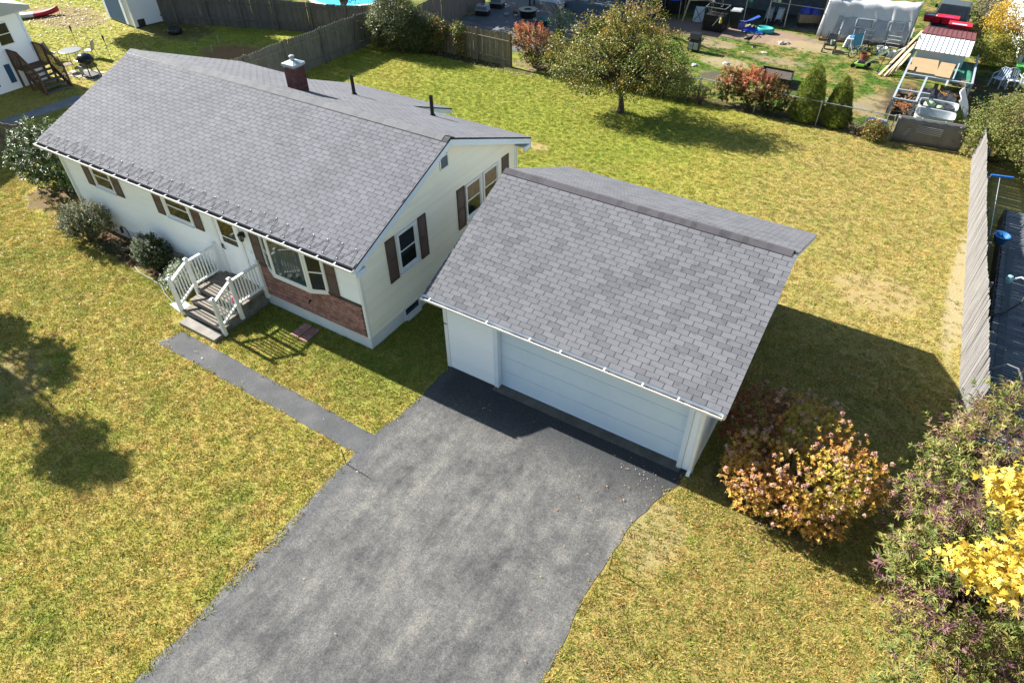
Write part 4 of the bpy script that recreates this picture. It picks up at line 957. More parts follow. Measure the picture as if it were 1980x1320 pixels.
def foliage(parent, m, blobs, nclump, per, L, Wd, style='clump', cr=.18, seed=1, shell=.45, tint=None, up=.5, name='crown', lobed=False, rel=.7):
    rng = np.random.default_rng(seed); c, o, k = blob_clumps(rng, blobs, nclump, shell); n = len(c)
    ct = rng.random(n) if tint is None else tint(c, o, rng)
    idx = np.repeat(np.arange(n), per); N = len(idx)
    if style == 'sprig':
        ax = unit(o*.7+np.array([0, 0, up])+rng.normal(size=(n, 3))*.35); a = ax[idx]; tt = rng.random(N)
        p0 = unit(np.cross(a, rng.normal(size=(N, 3)))); dirs = unit(a*(.55+.5*tt[:, None])+p0*.8-np.array([0, 0, .25])); pos = c[idx]+a*(tt*cr*2)[:, None]
        nr = unit(a*.8-p0*.4+np.array([0, 0, .35]))
    else:
        pos = c[idx]+rng.normal(size=(N, 3))*cr*np.array([1, 1, .75]); dirs = unit(o[idx]*.6+rng.normal(size=(N, 3))*.8-np.array([0, 0, .15]))
        nr = unit(o[idx]*.45+np.array([0, 0, up])+rng.normal(size=(N, 3))*.55)
    pos[:, 2] = np.maximum(pos[:, 2], .03)
    t = np.clip(ct[idx]+rng.normal(size=N)*.10, 0, 1); ll = L*rng.uniform(rel, 1.25, N)
    if lobed:      # maple like leaf: five lobes as one polygon
        d = unit(dirs-nr*(dirs*nr).sum(1)[:, None]); s = np.cross(nr, d)
        sh = [(0, 0), (.25, .05), (.62, .18), (.36, .36), (.52, .66), (.17, .60), (0, 1.05), (-.17, .60), (-.52, .66), (-.36, .36), (-.62, .18), (-.25, .05)]
        v = np.stack([pos+s*(a*ll)[:, None]+d*(b*ll)[:, None]-nr*((abs(a)*.25+b*b*.15)*ll)[:, None] for a, b in sh], 1).reshape(-1, 3)
        i = np.arange(N)*12
        tri = [(0, 1, 6), (1, 2, 3), (1, 3, 6), (3, 4, 5), (3, 5, 6), (0, 6, 11), (6, 7, 9), (7, 8, 9), (6, 9, 11), (9, 10, 11)]
        f = np.stack([np.stack([i+q for q in tr_], 1) for tr_ in tri], 1).reshape(-1, 3); ft = np.repeat(t, 10)
    else:
        v, f = leaf_geo(pos, nr, dirs, ll, Wd*rng.uniform(.7, 1.2, N)); ft = np.repeat(t, 2)
    b = np.array(wloc(parent)); me = np_mesh(name, v-b, f, ft, m); ob = bpy.data.objects.new(name, me); COL.objects.link(ob)
    if parent: ob.parent = parent
    WL[ob.name] = wloc(parent); return c, o
def limbs(parent, base, targets, r0, trunk_top=None, seed=1, name='trunk', m=None, n=5, tip=.006, split=None):
    """trunk from base to trunk_top, then curved limbs out to the targets"""
    r = random.Random(seed); mb = MB(); base = Vector(base)
    top = Vector(trunk_top) if trunk_top else base
    if trunk_top:
        q = [base.lerp(top, k/5)+Vector((r.gauss(0, .03), r.gauss(0, .03), 0))*(1 if 0 < k < 5 else 0) for k in range(6)]
        q[0] = base-Vector((0, 0, .05)); mb.tube(q, [r0*(1.35 if k == 0 else 1-.09*k) for k in range(6)], 8)
    for T in targets:
        T = Vector(T); s = top.lerp(base, r.uniform(0, .35)) if trunk_top else base+Vector((r.gauss(0, .08), r.gauss(0, .08), -.03)); d = T-s; pts = []; rad = []
        for k in range(n+1):
            f = k/n; p = s+d*f+Vector((0, 0, d.length*.12*math.sin(f*3.14)))+Vector((r.gauss(0, .03), r.gauss(0, .03), r.gauss(0, .03)))*d.length*(1 if 0 < k < n else 0)
            pts.append(p); rad.append(max(tip, r0*.45*(1-f)**1.1+tip))
        mb.tube(pts, rad, 5)
    return mb.build(name, m or BARK, parent)
def pick(c, n, rng=random.Random(3)): return [tuple(c[i]) for i in rng.sample(range(len(c)), min(n, len(c)))]
G_DK, G_MD, G_LT, G_YL = (.030, .055, .014), (.070, .105, .022), (.145, .175, .040), (.24, .23, .045)
M_HYD = leafmat('hydrangea_leaf', [(0, (.30, .36, .08)), (.22, (.56, .52, .10)), (.42, (.74, .54, .10)), (.62, (.74, .40, .09)), (.85, (.52, .20, .07)), (1, (.26, .09, .05))], .35)
M_FLO = leafmat('hydrangea_flower', [(0, (.76, .54, .38)), (.5, (.64, .39, .29)), (1, (.42, .20, .19))], .25, .8, .2)
M_SHR = leafmat('purple_green_leaf', [(0, (.095, .145, .028)), (.25, (.21, .24, .05)), (.45, (.39, .35, .09)), (.60, (.33, .20, .115)), (.72, (.22, .105, .11)), (1, (.135, .06, .085))], .35)
M_MAP = leafmat('yellow_maple_leaf', [(0, (.66, .42, .05)), (.5, (.82, .62, .09)), (1, (.90, .78, .20))], .4, .5, .12)
M_APP = leafmat('apple_leaf', [(0, (.06, .095, .018)), (.35, (.16, .19, .035)), (.6, (.30, .27, .055)), (.8, (.44, .26, .055)), (1, (.42, .15, .045))], .3, .4)
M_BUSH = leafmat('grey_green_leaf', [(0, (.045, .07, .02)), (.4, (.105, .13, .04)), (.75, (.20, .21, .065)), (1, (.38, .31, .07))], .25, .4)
M_RHO = leafmat('rhododendron_leaf', [(0, (.030, .060, .018)), (.5, (.065, .12, .03)), (1, (.14, .20, .045))], .2, .42)
M_RED = leafmat('red_leaf', [(0, (.06, .09, .02)), (.3, (.22, .21, .05)), (.5, (.46, .22, .08)), (.75, (.60, .14, .08)), (1, (.56, .05, .05))], .35)
M_CON = leafmat('spruce_needle', [(0, (.06, .10, .010)), (.5, (.17, .225, .018)), (1, (.28, .31, .03))], .2, .6)
M_IVY = leafmat('ivy_leaf', [(0, (.05, .09, .02)), (.5, (.16, .20, .05)), (.8, (.32, .26, .07)), (1, (.30, .12, .04))], .3)
M_DRY = leafmat('dry_leaf', [(0, (.075, .085, .035)), (.4, (.17, .15, .085)), (.7, (.26, .19, .11)), (1, (.30, .15, .06))], .25)
M_AZA = leafmat('azalea_leaf', [(0, (.05, .085, .025)), (.45, (.12, .16, .05)), (.75, (.22, .21, .09)), (1, (.32, .20, .09))], .25)
M_SIL = leafmat('variegated_leaf', [(0, (.09, .15, .05)), (.5, (.26, .34, .20)), (1, (.62, .66, .52))], .25, .3)
M_YEL = leafmat('amber_leaf', [(0, (.12, .17, .03)), (.35, (.30, .30, .05)), (.6, (.62, .40, .03)), (1, (.72, .36, .02))], .35)
M_TREE = leafmat('tree_leaf', [(0, (.03, .05, .012)), (.5, (.07, .10, .02)), (1, (.14, .16, .03))], .25)

def nz(c, f, s=0.): return .5+.5*np.sin(c[:, 0]*f+s)*np.sin(c[:, 1]*f*1.13+s*2+.7)*np.cos(c[:, 2]*f*.9+s)
# hydrangea right of the garage, with its flower heads
hy = thing('hydrangea', 'large panicle hydrangea in orange autumn leaf with dusty pink heads, at the garage corner', 'shrub', (11.7, 1.2, 0))
hb = [(11.75, .75, 1.25, 1.5, .85, .62), (12.65, 1.2, 1.35, .85, .8, .55), (10.9, .40, .95, .7, .5, .5), (10.6, 1.8, 1.3, .95, .9, .8), (11.7, 2.1, 1.45, .9, .7, .55), (11.9, .2, .85, .9, .45, .5), (12.4, .25, .72, .6, .4, .45), (11.0, .12, .6, .4, .35, .35)]
c, o = foliage(hy, M_HYD, hb, 3100, 14, .058, .026, 'sprig', .065, 21, .55, lambda c, o, r: np.clip(.18+.42*nz(c, 2.1)+.32*r.random(len(c))-.22*(o[:, 2] > .75)*r.random(len(c))+.5*((c[:, 0] < 11.1) & (c[:, 1] > 1.1)), 0, 1), .6)
limbs(hy, (11.75, 1.15, 0), pick(c, 46), .055, None, 4, 'stem', TWIG)
fm = []
for k in range(3):
    rg = np.random.default_rng(70+k); n = 42; u = unit(rg.normal(size=(n, 3))); u[:, 2] = abs(u[:, 2])*1.25-.25
    pc = u*np.array([.075, .075, .085]); v, f = leaf_geo(pc, unit(u+rg.normal(size=(n, 3))*.3), rg.normal(size=(n, 3)), np.full(n, .048), np.full(n, .05), .1)
    fm.append(np_mesh('flower_head', v, f, np.repeat(np.clip(.3+.25*k+rg.normal(size=n)*.15, 0, 1), 2), M_FLO))
rng = np.random.default_rng(33); cc, oo, kk = blob_clumps(rng, hb, 420, .93)
for i in range(len(cc)):
    if oo[i, 2] > -.35: inst('flower_head', fm[2 if (kk[i] == 3 and rng.random() < .75) else int(rng.integers(0, 3) if rng.random() < .3 else rng.integers(0, 2))], hy, tuple(cc[i]+oo[i]*.10+np.array([0, 0, .05])), (rng.uniform(-.5, .5), rng.uniform(-.5, .5), rng.uniform(0, 6)), (lambda s: (s, s, s))(rng.uniform(.42, .78)))
# the tall purple and green shrub at the right edge
rs = thing('spreading_shrub', 'tall spreading shrub with narrow green and purple leaves at the right edge', 'shrub', (15.3, .8, 0))
rb = [(15.2, 1.5, 2.3, 1.55, 1.9, 1.7), (15.0, -.7, 2.0, 1.35, 1.6, 1.5), (15.4, 3.3, 2.2, 1.1, 1.1, 1.35), (15.1, -2.3, 1.3, 1.2, 1.2, 1.0), (14.5, .5, 1.3, .9, 1.4, 1.0, .8), (16.6, .5, 2.6, 1.3, 2.6, 1.5), (14.7, -3.2, .75, .9, .7, .6, .6), (16.2, -2.8, 1.0, 1.3, 1.0, .9)]
c, o = foliage(rs, M_SHR, rb, 4400, 14, .115, .026, 'sprig', .10, 25, .58, lambda c, o, r: np.clip(.06+.42*r.random(len(c))+.60*(nz(c, 2.3, .4)+.22*r.normal(size=len(c)) > .56)*r.random(len(c))**.35, 0, 1), .45)
limbs(rs, (15.4, .7, 0), pick(c, 70), .07, None, 6, 'stem', TWIG)
# yellow maple crown over it
ym = thing('yellow_maple', 'young maple with bright yellow leaves leaning in from the right edge', 'tree', (16.4, -2.6, 0))
yb_ = [(14.5, -1.1, 4.85, .40, .42, .30, .9), (14.3, -2.75, 4.9, .62, .48, .30), (14.95, -2.45, 5.0, .60, .65, .38), (15.7, -1.5, 5.0, .7, .8, .5)]
c, o = foliage(ym, M_MAP, yb_, 260, 12, .105, .1, 'clump', .13, 27, .2, lambda c, o, r: r.random(len(c)), .7, lobed=True)
limbs(ym, (16.5, -2.6, 0), pick(c, 26), .07, (15.9, -2.6, 4.3), 8, 'trunk')
# apple tree on the rear lawn
at = thing('apple_tree', 'spreading apple tree with yellowing leaves standing on the rear lawn', 'tree', (-.9, 19.2, 0))
ab = [(-4.0, 19.0, 2.5, .85, .9, .65), (-3.2, 18.4, 1.9, 1.0, .9, .6), (-3.0, 19.8, 3.2, 1.0, 1.0, .7), (-2.2, 18.6, 2.7, 1.1, 1.0, .75), (-1.5, 19.6, 3.9, 1.0, 1.0, .75), (-1.9, 20.4, 2.8, 1.0, .9, .8), (-1.1, 18.0, 2.0, 1.1, .8, .6), (-.5, 19.2, 3.3, 1.1, 1.0, .8), (-.3, 19.7, 4.3, .75, .7, .5), (.2, 18.6, 2.4, 1.0, .9, .7), (.5, 20.2, 3.1, 1.0, .9, .8), (1.2, 19.1, 2.7, .8, .9, .6), (1.6, 19.0, 1.95, .7, .8, .5), (.1, 17.9, 1.7, .8, .6, .4), (-2.2, 17.7, 1.6, .7, .6, .4)]
c, o = foliage(at, M_APP, ab, 800, 25, .10, .058, 'clump', .15, 31, .62, lambda c, o, r: np.clip(.12+.42*r.random(len(c))+.40*nz(c, 1.2, 2)*r.random(len(c))+.14*(c[:, 2] > 3.3), 0, 1), .5)
limbs(at, (-.91, 19.22, 0), pick(c, 80), .16, (-1.0, 19.2, 1.35), 9)
def bush(name, label, base, blobs, m, n, per, L, Wd, style, cr, seed, shell=.5, tint=None, up=.5, stems=16, r0=.03, cat='shrub', group=None):
    t = thing(name, label, cat, base, group)
    c, o = foliage(t, m, blobs, n, per, L, Wd, style, cr, seed, shell, tint, up); limbs(t, base, pick(c, stems), r0, None, seed, 'stem', TWIG); return t
bush('privet_bush', 'big rounded grey green bush in the far corner where the two fences meet', (-15.6, 20.6, 0), [(-15.75, 20.7, 1.65, 1.75, 1.15, 1.55), (-14.6, 20.9, 1.1, 1.1, .8, 1.0), (-16.6, 20.4, 1.2, .8, .8, 1.0)], M_BUSH, 1500, 26, .085, .045, 'clump', .13, 41, .5, lambda c, o, r: np.clip(.1+.5*r.random(len(c))+.35*(o[:, 0] < -.2)*r.random(len(c)), 0, 1))
bush('ivy', 'ivy climbing over the tan picket fence beside the corner bush', (-13.3, 21.5, 0), [(-13.4, 21.45, 1.3, .75, .35, .7), (-13.9, 21.3, .8, .9, .5, .8)], M_IVY, 150, 18, .10, .08, 'clump', .12, 42, .5, cat='climber')
bush('vine', 'narrow column of reddish vine on the tan picket fence', (-11.9, 21.4, 0), [(-11.95, 21.45, 1.55, .38, .25, .4), (-11.85, 21.45, .75, .25, .25, .75)], M_IVY, 70, 16, .10, .075, 'clump', .09, 43, .5, lambda c, o, r: np.clip(.55-.3*(c[:, 2] > 1.2)+.45*r.random(len(c)), 0, 1), cat='climber')
bush('burning_bush', 'loose shrub with pink and orange leaves at the end of the tan picket fence', (-7.4, 22.2, 0), [(-7.5, 22.2, 1.35, 1.2, .8, .85), (-6.9, 22.1, .9, 1.2, .8, .8), (-8.2, 22.1, 1.5, .6, .5, .55)], M_RED, 700, 20, .095, .038, 'sprig', .12, 44, .55, lambda c, o, r: np.clip(.05+.24*np.clip(c[:, 2]-.6, 0, 1.6)+.38*r.random(len(c)), 0, 1), .9)
bush('burning_bush', 'bright red and green shrub beside the larger cone shaped evergreen', (4.2, 22.8, 0), [(3.2, 22.8, .95, .75, .6, .7), (4.4, 22.8, 1.05, 1.0, .7, .75), (5.3, 22.7, .7, .7, .6, .6), (2.7, 22.7, .6, .4, .4, .4, .5)], M_RED, 900, 20, .095, .042, 'sprig', .11, 45, .5, lambda c, o, r: np.clip(.05+.50*np.clip(c[:, 2]-.35, 0, 1.2)*nz(c, 2.4, 1)+.40*r.random(len(c))*(c[:, 2] > .7), 0, 1), .8)
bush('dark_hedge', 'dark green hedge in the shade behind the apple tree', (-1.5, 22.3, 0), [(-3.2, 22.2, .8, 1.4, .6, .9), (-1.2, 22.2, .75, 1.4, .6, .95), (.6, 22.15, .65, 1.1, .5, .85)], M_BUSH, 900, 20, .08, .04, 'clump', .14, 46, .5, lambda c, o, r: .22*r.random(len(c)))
def cone(name, label, x, y, R_, H, seed, m=M_CON):
    t = thing(name, label, 'conifer', (x, y, 0)); rng = np.random.default_rng(seed); n = 4600
    z = H*(1-np.sqrt(rng.random(n)))*.98+.04; a = rng.uniform(0, 6.283, n); lump = 1+.13*np.sin(a*7+z*9)*np.sin(z*13+a*3); rr = R_*(1-z/H)**.62*np.minimum(1, .55+z*2.2)*lump
    k = rng.uniform(.75, 1., n)**.5; o = np.stack([np.cos(a), np.sin(a), np.full(n, R_/H*1.2)], 1); c = np.stack([x+rr*k*np.cos(a), y+rr*k*np.sin(a), z], 1)
    ii = np.repeat(np.arange(n), 7); N = len(ii); pos = c[ii]+rng.normal(size=(N, 3))*.025; nr = unit(o[ii]+rng.normal(size=(N, 3))*.5); d = unit(np.array([0, 0, .8])+o[ii]*.5+rng.normal(size=(N, 3))*.4)
    v, f = leaf_geo(pos, nr, d, rng.uniform(.04, .075, N), rng.uniform(.014, .024, N)); b = np.array(wloc(t))
    me = np_mesh('crown', v-b, f, np.repeat(np.clip(.5+.35*(lump[ii]-1)/.13+rng.normal(size=N)*.15, 0, 1), 2), m); ob = bpy.data.objects.new('crown', me); COL.objects.link(ob); ob.parent = t; WL[ob.name] = wloc(t)
    mb = MB(); mb.tube([(x, y, -.03), (x, y, H*.8)], [.05, .01], 6); mb.build('trunk', BARK, t)
cone('dwarf_spruce', 'larger cone shaped evergreen beside the red and green shrub', 6.85, 22.95, .84, 2.62, 51)
cone('dwarf_spruce', 'smaller cone shaped evergreen, half in shade, nearer the screen panel', 8.15, 22.95, .74, 2.25, 52)
cone('dwarf_conifer', 'slim young conifer tucked between the pink shrub and the apple tree', -6.75, 23.6, .36, 1.75, 53)
bush('yellowing_shrub', 'small yellow green shrub in front of the screen panel end', (9.9, 22.2, 0), [(9.95, 22.15, .5, .55, .4, .5)], M_APP, 150, 18, .07, .045, 'clump', .09, 54, .4)
bush('brown_stems', 'dry brown stems beside the smaller evergreen', (9.2, 22.3, 0), [(9.2, 22.3, .3, .3, .25, .32)], M_DRY, 50, 12, .05, .02, 'sprig', .08, 55, .4)
bush('dry_grass_clump', 'dry straw coloured clump beside the chain link post', (1.95, 22.1, 0), [(1.95, 22.1, .42, .32, .25, .42)], M_DRY, 90, 14, .14, .010, 'sprig', .10, 56, .3, None, 1.4)
bush('corner_thicket', 'dense green and yellow thicket at the far end of the stockade fence', (14.6, 22.6, 0), [(14.2, 22.9, 1.35, 1.15, .9, 1.15), (15.6, 22.4, 1.1, 1.2, 1.2, 1.25), (15.2, 24.2, 1.4, 1.2, 1.0, 1.2), (16.6, 21.0, .8, 1.0, 1.2, .9), (13.75, 22.75, .7, .5, .45, .6)], M_SHR, 1100, 18, .10, .045, 'clump', .14, 57, .5, lambda c, o, r: np.clip(.02+.45*r.random(len(c))+.5*(nz(c, 2., 3) > .72)*r.random(len(c)), 0, 1))
bush('amber_shrub', 'golden leaved shrub in front of the white vinyl fence', (13.8, 36, 0), [(13.7, 36.6, 1.9, .95, 1.0, 1.0), (14.2, 35.7, 1.2, .9, .9, .95), (13.6, 34.7, .9, .75, .9, .8)], M_YEL, 520, 18, .11, .055, 'clump', .15, 58, .5, lambda c, o, r: np.clip(.08+.30*r.random(len(c))+.55*(c[:, 2] > 1.55)*r.random(len(c))**.5, 0, 1))
bush('overgrown_hedge', 'mixed overgrown hedge beside the pickup truck', (13.2, 42, 0), [(12.9, 41.0, 1.2, .8, 1.6, 1.1), (13.2, 44.5, 1.4, 1.2, 2.0, 1.3), (15.5, 44.0, 1.6, 1.6, 1.6, 1.3)], M_DRY, 520, 16, .13, .06, 'clump', .18, 59, .5, lambda c, o, r: .7*r.random(len(c)))
bush('small_green_shrub', 'pale green shrub by the teal tub on the dark patio', (-8.9, 27.9, 0), [(-8.9, 27.9, .75, .75, .6, .7)], M_SIL, 190, 14, .10, .03, 'sprig', .12, 60, .4, lambda c, o, r: .55*r.random(len(c)))
# planting along the front wall
bush('rhododendron', 'large glossy dark green rhododendron at the left end of the house', (-16.6, .9, 0), [(-16.5, 1.0, 1.35, 1.35, 1.2, 1.2), (-17.5, .9, 1.35, 1.2, 1.1, 1.2), (-15.6, 1.15, 1.05, .75, .8, .9), (-16.0, 1.6, 2.15, 1.0, .8, .7)], M_RHO, 1000, 15, .13, .052, 'sprig', .09, 61, .6, None, .8, 24)
bush('dry_azalea', 'sparse brownish azalea by the left end of the front wall', (-12.55, -.75, 0), [(-12.6, -.75, .78, .85, .65, .62), (-12.0, -.6, .85, .6, .5, .6), (-13.0, -.9, .6, .5, .5, .45)], M_AZA, 760, 18, .062, .027, 'sprig', .09, 62, .45, lambda c, o, r: np.clip(.1+.75*r.random(len(c)), 0, 1), .7, 30)
bush('small_azalea', 'rounded dusty green azalea in the middle of the front bed', (-9.05, -.62, 0), [(-9.05, -.62, .62, .62, .48, .58)], M_AZA, 560, 18, .06, .026, 'sprig', .08, 63, .45, lambda c, o, r: np.clip(.02+.45*r.random(len(c)), 0, 1), .7, 22)
bush('variegated_euonymus', 'low shrub with silvery white edged leaves beside the stoop railing', (-7.25, -.72, 0), [(-7.3, -.75, .48, .55, .45, .45), (-6.75, -.55, .55, .45, .4, .45), (-7.5, -1.05, .3, .4, .3, .28)], M_SIL, 420, 16, .06, .032, 'clump', .08, 64, .5, None, .7, 14)
bush('dark_groundcover', 'low dark green groundcover in the mulch bed under the front wall', (-11.1, -.7, 0), [(-11.1, -.75, .15, .7, .4, .18), (-8.2, -.4, .35, .25, .2, .4)], M_RHO, 120, 14, .06, .03, 'clump', .08, 65, .4, lambda c, o, r: .4*r.random(len(c)))
mb = MB(); mb.tube([(-9.75, -1.02, .01), (-9.3, -1.15, .02), (-8.6, -1.18, .02), (-8.0, -1.25, .03), (-7.6, -1.45, .03), (-7.0, -1.62, .03), (-6.5, -1.55, .02)], .015, 6)
solo(mb, 'bed_edging', mat('pale_edging', (.20, .23, .22), 4, .6), 'pale tube edging curving round the front planting bed', 'edging', smooth=True)

# trees outside the picture, their crowns placed to cast shade into it
def tall_tree(name, label, x, y, blobs, seed, top, m=M_TREE, n=700, per=22, L=.16, shell=.3):
    t = thing(name, label, 'tree', (x, y, 0)); c, o = foliage(t, m, blobs, n, per, L, L*.6, 'clump', .2, seed, shell); limbs(t, (x, y, 0), pick(c, 40), .2, (x, y, top), seed)
tall_tree('unseen_maple_tree', 'unseen tree left of the picture, placed to shade the front lawn', -16.6, -6.0, [(-16.3, -6.5, 8.3, .8, .45, .6), (-16.6, -5.0, 5.7, .9, .45, .7), (-17.6, -5.0, 4.6, .7, .4, .5), (-16.9, -6.25, 6.4, .7, .4, .5), (-15.9, -6.4, 5.6, .6, .3, .4), (-15.4, -6.1, 7.0, .5, .3, .4)], 71, 3.2, n=62, per=60, L=.24, shell=.25)
tall_tree('added_shade_tree', 'added unseen tree whose crown shades the dark patio', -21.5, 33.0, [(-20.5, 29.0, 7.0, 4.0, 3.4, 2.6), (-24.0, 31.0, 7.5, 3.5, 3.5, 2.6), (-19.5, 33.5, 7.5, 3.5, 3.5, 2.5)], 72, 4.5, n=800, per=22, L=.26)  # unseen tree, added only for its shade on the patio
tall_tree('unseen_oak_tree', 'unseen tree beyond the picture, placed to dapple the upper left yard', -38.5, 21.5, [(-39.5, 14.3, 6.5, 1.9, 1.2, 1.1), (-37.0, 15.0, 6.4, 2.0, 1.3, 1.1), (-34.3, 15.0, 6.7, 1.6, 1.1, 1.0), (-34.3, 17.5, 6.5, 2.6, 1.2, 1.0), (-38.3, 16.9, 6.4, 2.7, 1.8, 1.3), (-33.8, 16.8, 6.6, 2.4, 1.5, 1.2), (-38.5, 19.5, 7.0, 2.5, 2.0, 1.6)], 73, 4.0, n=1500, per=30, L=.24)
# leafless tree behind the apple tree
bt = thing('bare_tree', 'leafless grey tree behind the apple tree, casting branch shadows', 'tree', (-6.6, 31.6, 0))
mb = MB(); r = random.Random(81)
def branch(p, d, L, rad, depth):
    pts = [p]; q = p.copy(); dd = d.copy()
    for k in range(4): dd = (dd+Vector((r.gauss(0, .13), r.gauss(0, .13), r.gauss(0, .08)))).normalized(); q = q+dd*L/4; pts.append(q.copy())
    mb.tube(pts, [rad*(1-.13*k) for k in range(5)], 6 if depth < 2 else 4)
    if depth < 4:
        for k in range(3 if depth < 3 else 2):
            nd = (dd+Vector((r.gauss(0, .55), r.gauss(0, .55), r.gauss(.12, .3)))).normalized(); branch(pts[r.choice((2, 3, 4))], nd, L*r.uniform(.55, .8), rad*.5, depth+1)
for (dx, dy, L) in ((-.15, .1, 2.6), (.25, -.25, 2.8), (.05, .3, 2.4), (.5, -.05, 2.5)): branch(Vector((-6.6+dx, 31.6+dy, -.05)), Vector((dx, dy, 1)).normalized(), L, .085, 0)
mb.build('trunk', mat('grey_bark', [(.20, .18, .16), (.32, .29, .26)], 8, .9, .2), bt)
fb_ = thing('fallen_branch', 'bundle of bare pale branches leaning by the pale green shrub', 'branches', (-9.2, 28.6, 0)); mb = MB(); r = random.Random(82)
for k in range(9): branch(Vector((-9.0+r.uniform(-.3, .3), 28.7, .3)), Vector((r.uniform(-.9, .4), r.uniform(-.3, .3), .75)).normalized(), 1.1, .022, 2)
mb.build('twigs', mat('pale_bark', [(.34, .32, .29), (.46, .43, .40)], 8, .9, .2), fb_)
# ------------------------------------------------------------------ neighbour's house and yard, upper left
nh = thing('neighbour_house', 'white house with blue trim cut off by the upper left corner', 'house', (-33, 1, 0))
mb = MB(); mb.box(-40, -29.2, -8, 7.55, 0, 3.45); mb.build('wall', SIDINGW, nh)
mb = MB(); mb.extr([(-8.4, 3.42), (8.05, 3.42), (8.05, 3.62), (-.2, 6.2), (-8.4, 3.62)], 0, -40.4, -28.85); mb.build('roof', mat('pale_roof', [(.45, .47, .48), (.55, .57, .58)], 2, .8), nh)
mb = MB(); mb.box(-29.19, -29.15, 6.05, 6.80, 2.05, 3.12); w = mb.build('window', WHITE, nh)
for z in (2.11, 2.60): mb = MB(); mb.box(-29.148, -29.14, 6.11, 6.74, z, z+.45); mb.build('pane', GLASS, w)
for y in (4.9, 5.75): mb = MB(); mb.box(-29.19, -29.16, y, y+.28, .35, 1.25); mb.build('shutter', BLUESH, nh)
mb = MB(); mb.box(-29.19, -29.15, 7.45, 7.58, 0, 3.42); mb.build('corner_board', TRIM, nh)
ns = thing('wooden_steps', 'brown wooden landing and steps with railings against the white house', 'steps', (-28.6, 7.0, 0))
for i in range(7): mb = MB(); mb.box(-29.15, -28.25, 6.2+.2*i, 6.39+.2*i, .94, .98); mb.build('deck_board', WOODB, ns)
for k in range(5): mb = MB(); mb.box(-28.22+.24*k, -27.96+.24*k, 6.25, 7.5, .78-.19*k, .82-.19*k); mb.build('tread', WOODD, ns)
for y in (6.2, 7.55):
    mb = MB(); mb.beam((-28.25, y, .86), (-27.0, y, -.02), .04, .26); mb.build('stringer', WOODB, ns)
    for (x, z0, z1) in ((-29.1, 0, 1.92), (-28.25, 0, 1.92), (-27.05, 0, 1.02)): mb = MB(); mb.box(x-.045, x+.045, y-.045, y+.045, z0, z1); mb.build('post', WOODB, ns)
    mb = MB(); mb.beam((-29.1, y, 1.90), (-28.25, y, 1.90), .09, .05); mb.build('rail', WOODB, ns); mb = MB(); mb.beam((-28.25, y, 1.90), (-27.0, y, 1.0), .09, .05); mb.build('rail', WOODB, ns)
    for i in range(7): x = -29.0+.115*i; mb = MB(); mb.box(x-.016, x+.016, y-.016, y+.016, 1.0, 1.88); mb.build('baluster', WOODB, ns)
    for i in range(9): f = (i+.5)/9; x = -28.2+1.12*f; mb = MB(); mb.box(x-.016, x+.016, y-.016, y+.016, .85-.84*f, 1.86-.86*f); mb.build('baluster', WOODB, ns)
ky = thing('kayak', 'red and white kayak lying on the leaves behind the white house', 'kayak', (-41.1, 13.0, 0)); mb = MB(); n = 15
def hull(x0, x1, m, nm):
    mb = MB(); L = 3.4; ax = Vector((.55, .83, 0)); sd = Vector((-.83, .55, 0)); rows = []
    for i in range(9):
        f = x0+(x1-x0)*i/8; w = .36*(1-abs(2*f-1)**2.4)+.01; c = Vector((-41.6, 11.9, .0))+ax*L*f+Vector((0, 0, .22*abs(2*f-1)**3))
        rows.append([c+sd*w*math.cos(a)+Vector((0, 0, .18+.18*math.sin(a)*(1 if math.sin(a) < 0 else .8))) for a in [2*math.pi*k/12 for k in range(13)]])
    mb.grid(rows); return mb.build(nm, m, ky, smooth=True)
hull(0, .55, PALEP, 'stern'); hull(.55, 1, REDP, 'bow')
# patio set
def chair(x, y, a, label, seatm, name='patio_chair', leg=.40, group=None):
    t = thing(name, label, 'chair', (0, 0, 0), group); P_ = lambda u, v, z: (u, v, z)
    mb = MB(); mb.box(-.22, .22, -.22, .22, leg, leg+.025); mb.build('seat', seatm, t)
    mb = MB(); mb.hexa([(-.22, .20, leg+.03), (.22, .20, leg+.03), (.22, .225, leg+.03), (-.22, .225, leg+.03), (-.22, .34, leg+.55), (.22, .34, leg+.55), (.22, .365, leg+.55), (-.22, .365, leg+.55)]); mb.build('backrest', seatm, t)
    for u in (-.22, .22):
        mb = MB(); mb.tube([(u, -.24, 0), (u, -.22, leg+.01)], .013, 5); mb.build('leg', BLACK, t); mb = MB(); mb.tube([(u, .26, 0), (u, .21, leg), (u, .36, leg+.58)], .013, 5); mb.build('leg', BLACK, t)
        mb = MB(); mb.tube([(u, -.22, leg), (u*1.1, -.20, leg+.20), (u*1.1, .26, leg+.22)], .013, 5); mb.build('arm', BLACK, t)
    t.location = (x, y, 0); t.rotation_euler = (0, 0, a); WL[t.name] = Vector((x, y, 0)); return t
SLING = plain('tan_sling', (.34, .28, .23), .7); PALESL = plain('pale_sling', (.62, .58, .54), .7); BRSL = plain('brown_sling', (.16, .09, .07), .7)
chair(-31.6, 9.35, 2.0, 'patio chair with a white cushion left of the round patio table', SLING); chair(-30.2, 10.75, -.9, 'pale backed patio chair on the far side of the round table', PALESL)
chair(-29.1, 8.75, 2.9, 'brown slung patio chair nearest the kettle grill', BRSL)
tb = thing('patio_table', 'round grey patio table on the grass between the patio chairs', 'table', (-30.2, 9.75, 0)); mb = MB(); mb.lathe([(.55, .66), (.58, .67), (.58, .69), (.55, .70)], (-30.2, 9.75, 0), 24); mb.build('tabletop', plain('table_top', (.17, .18, .19), .4), tb)
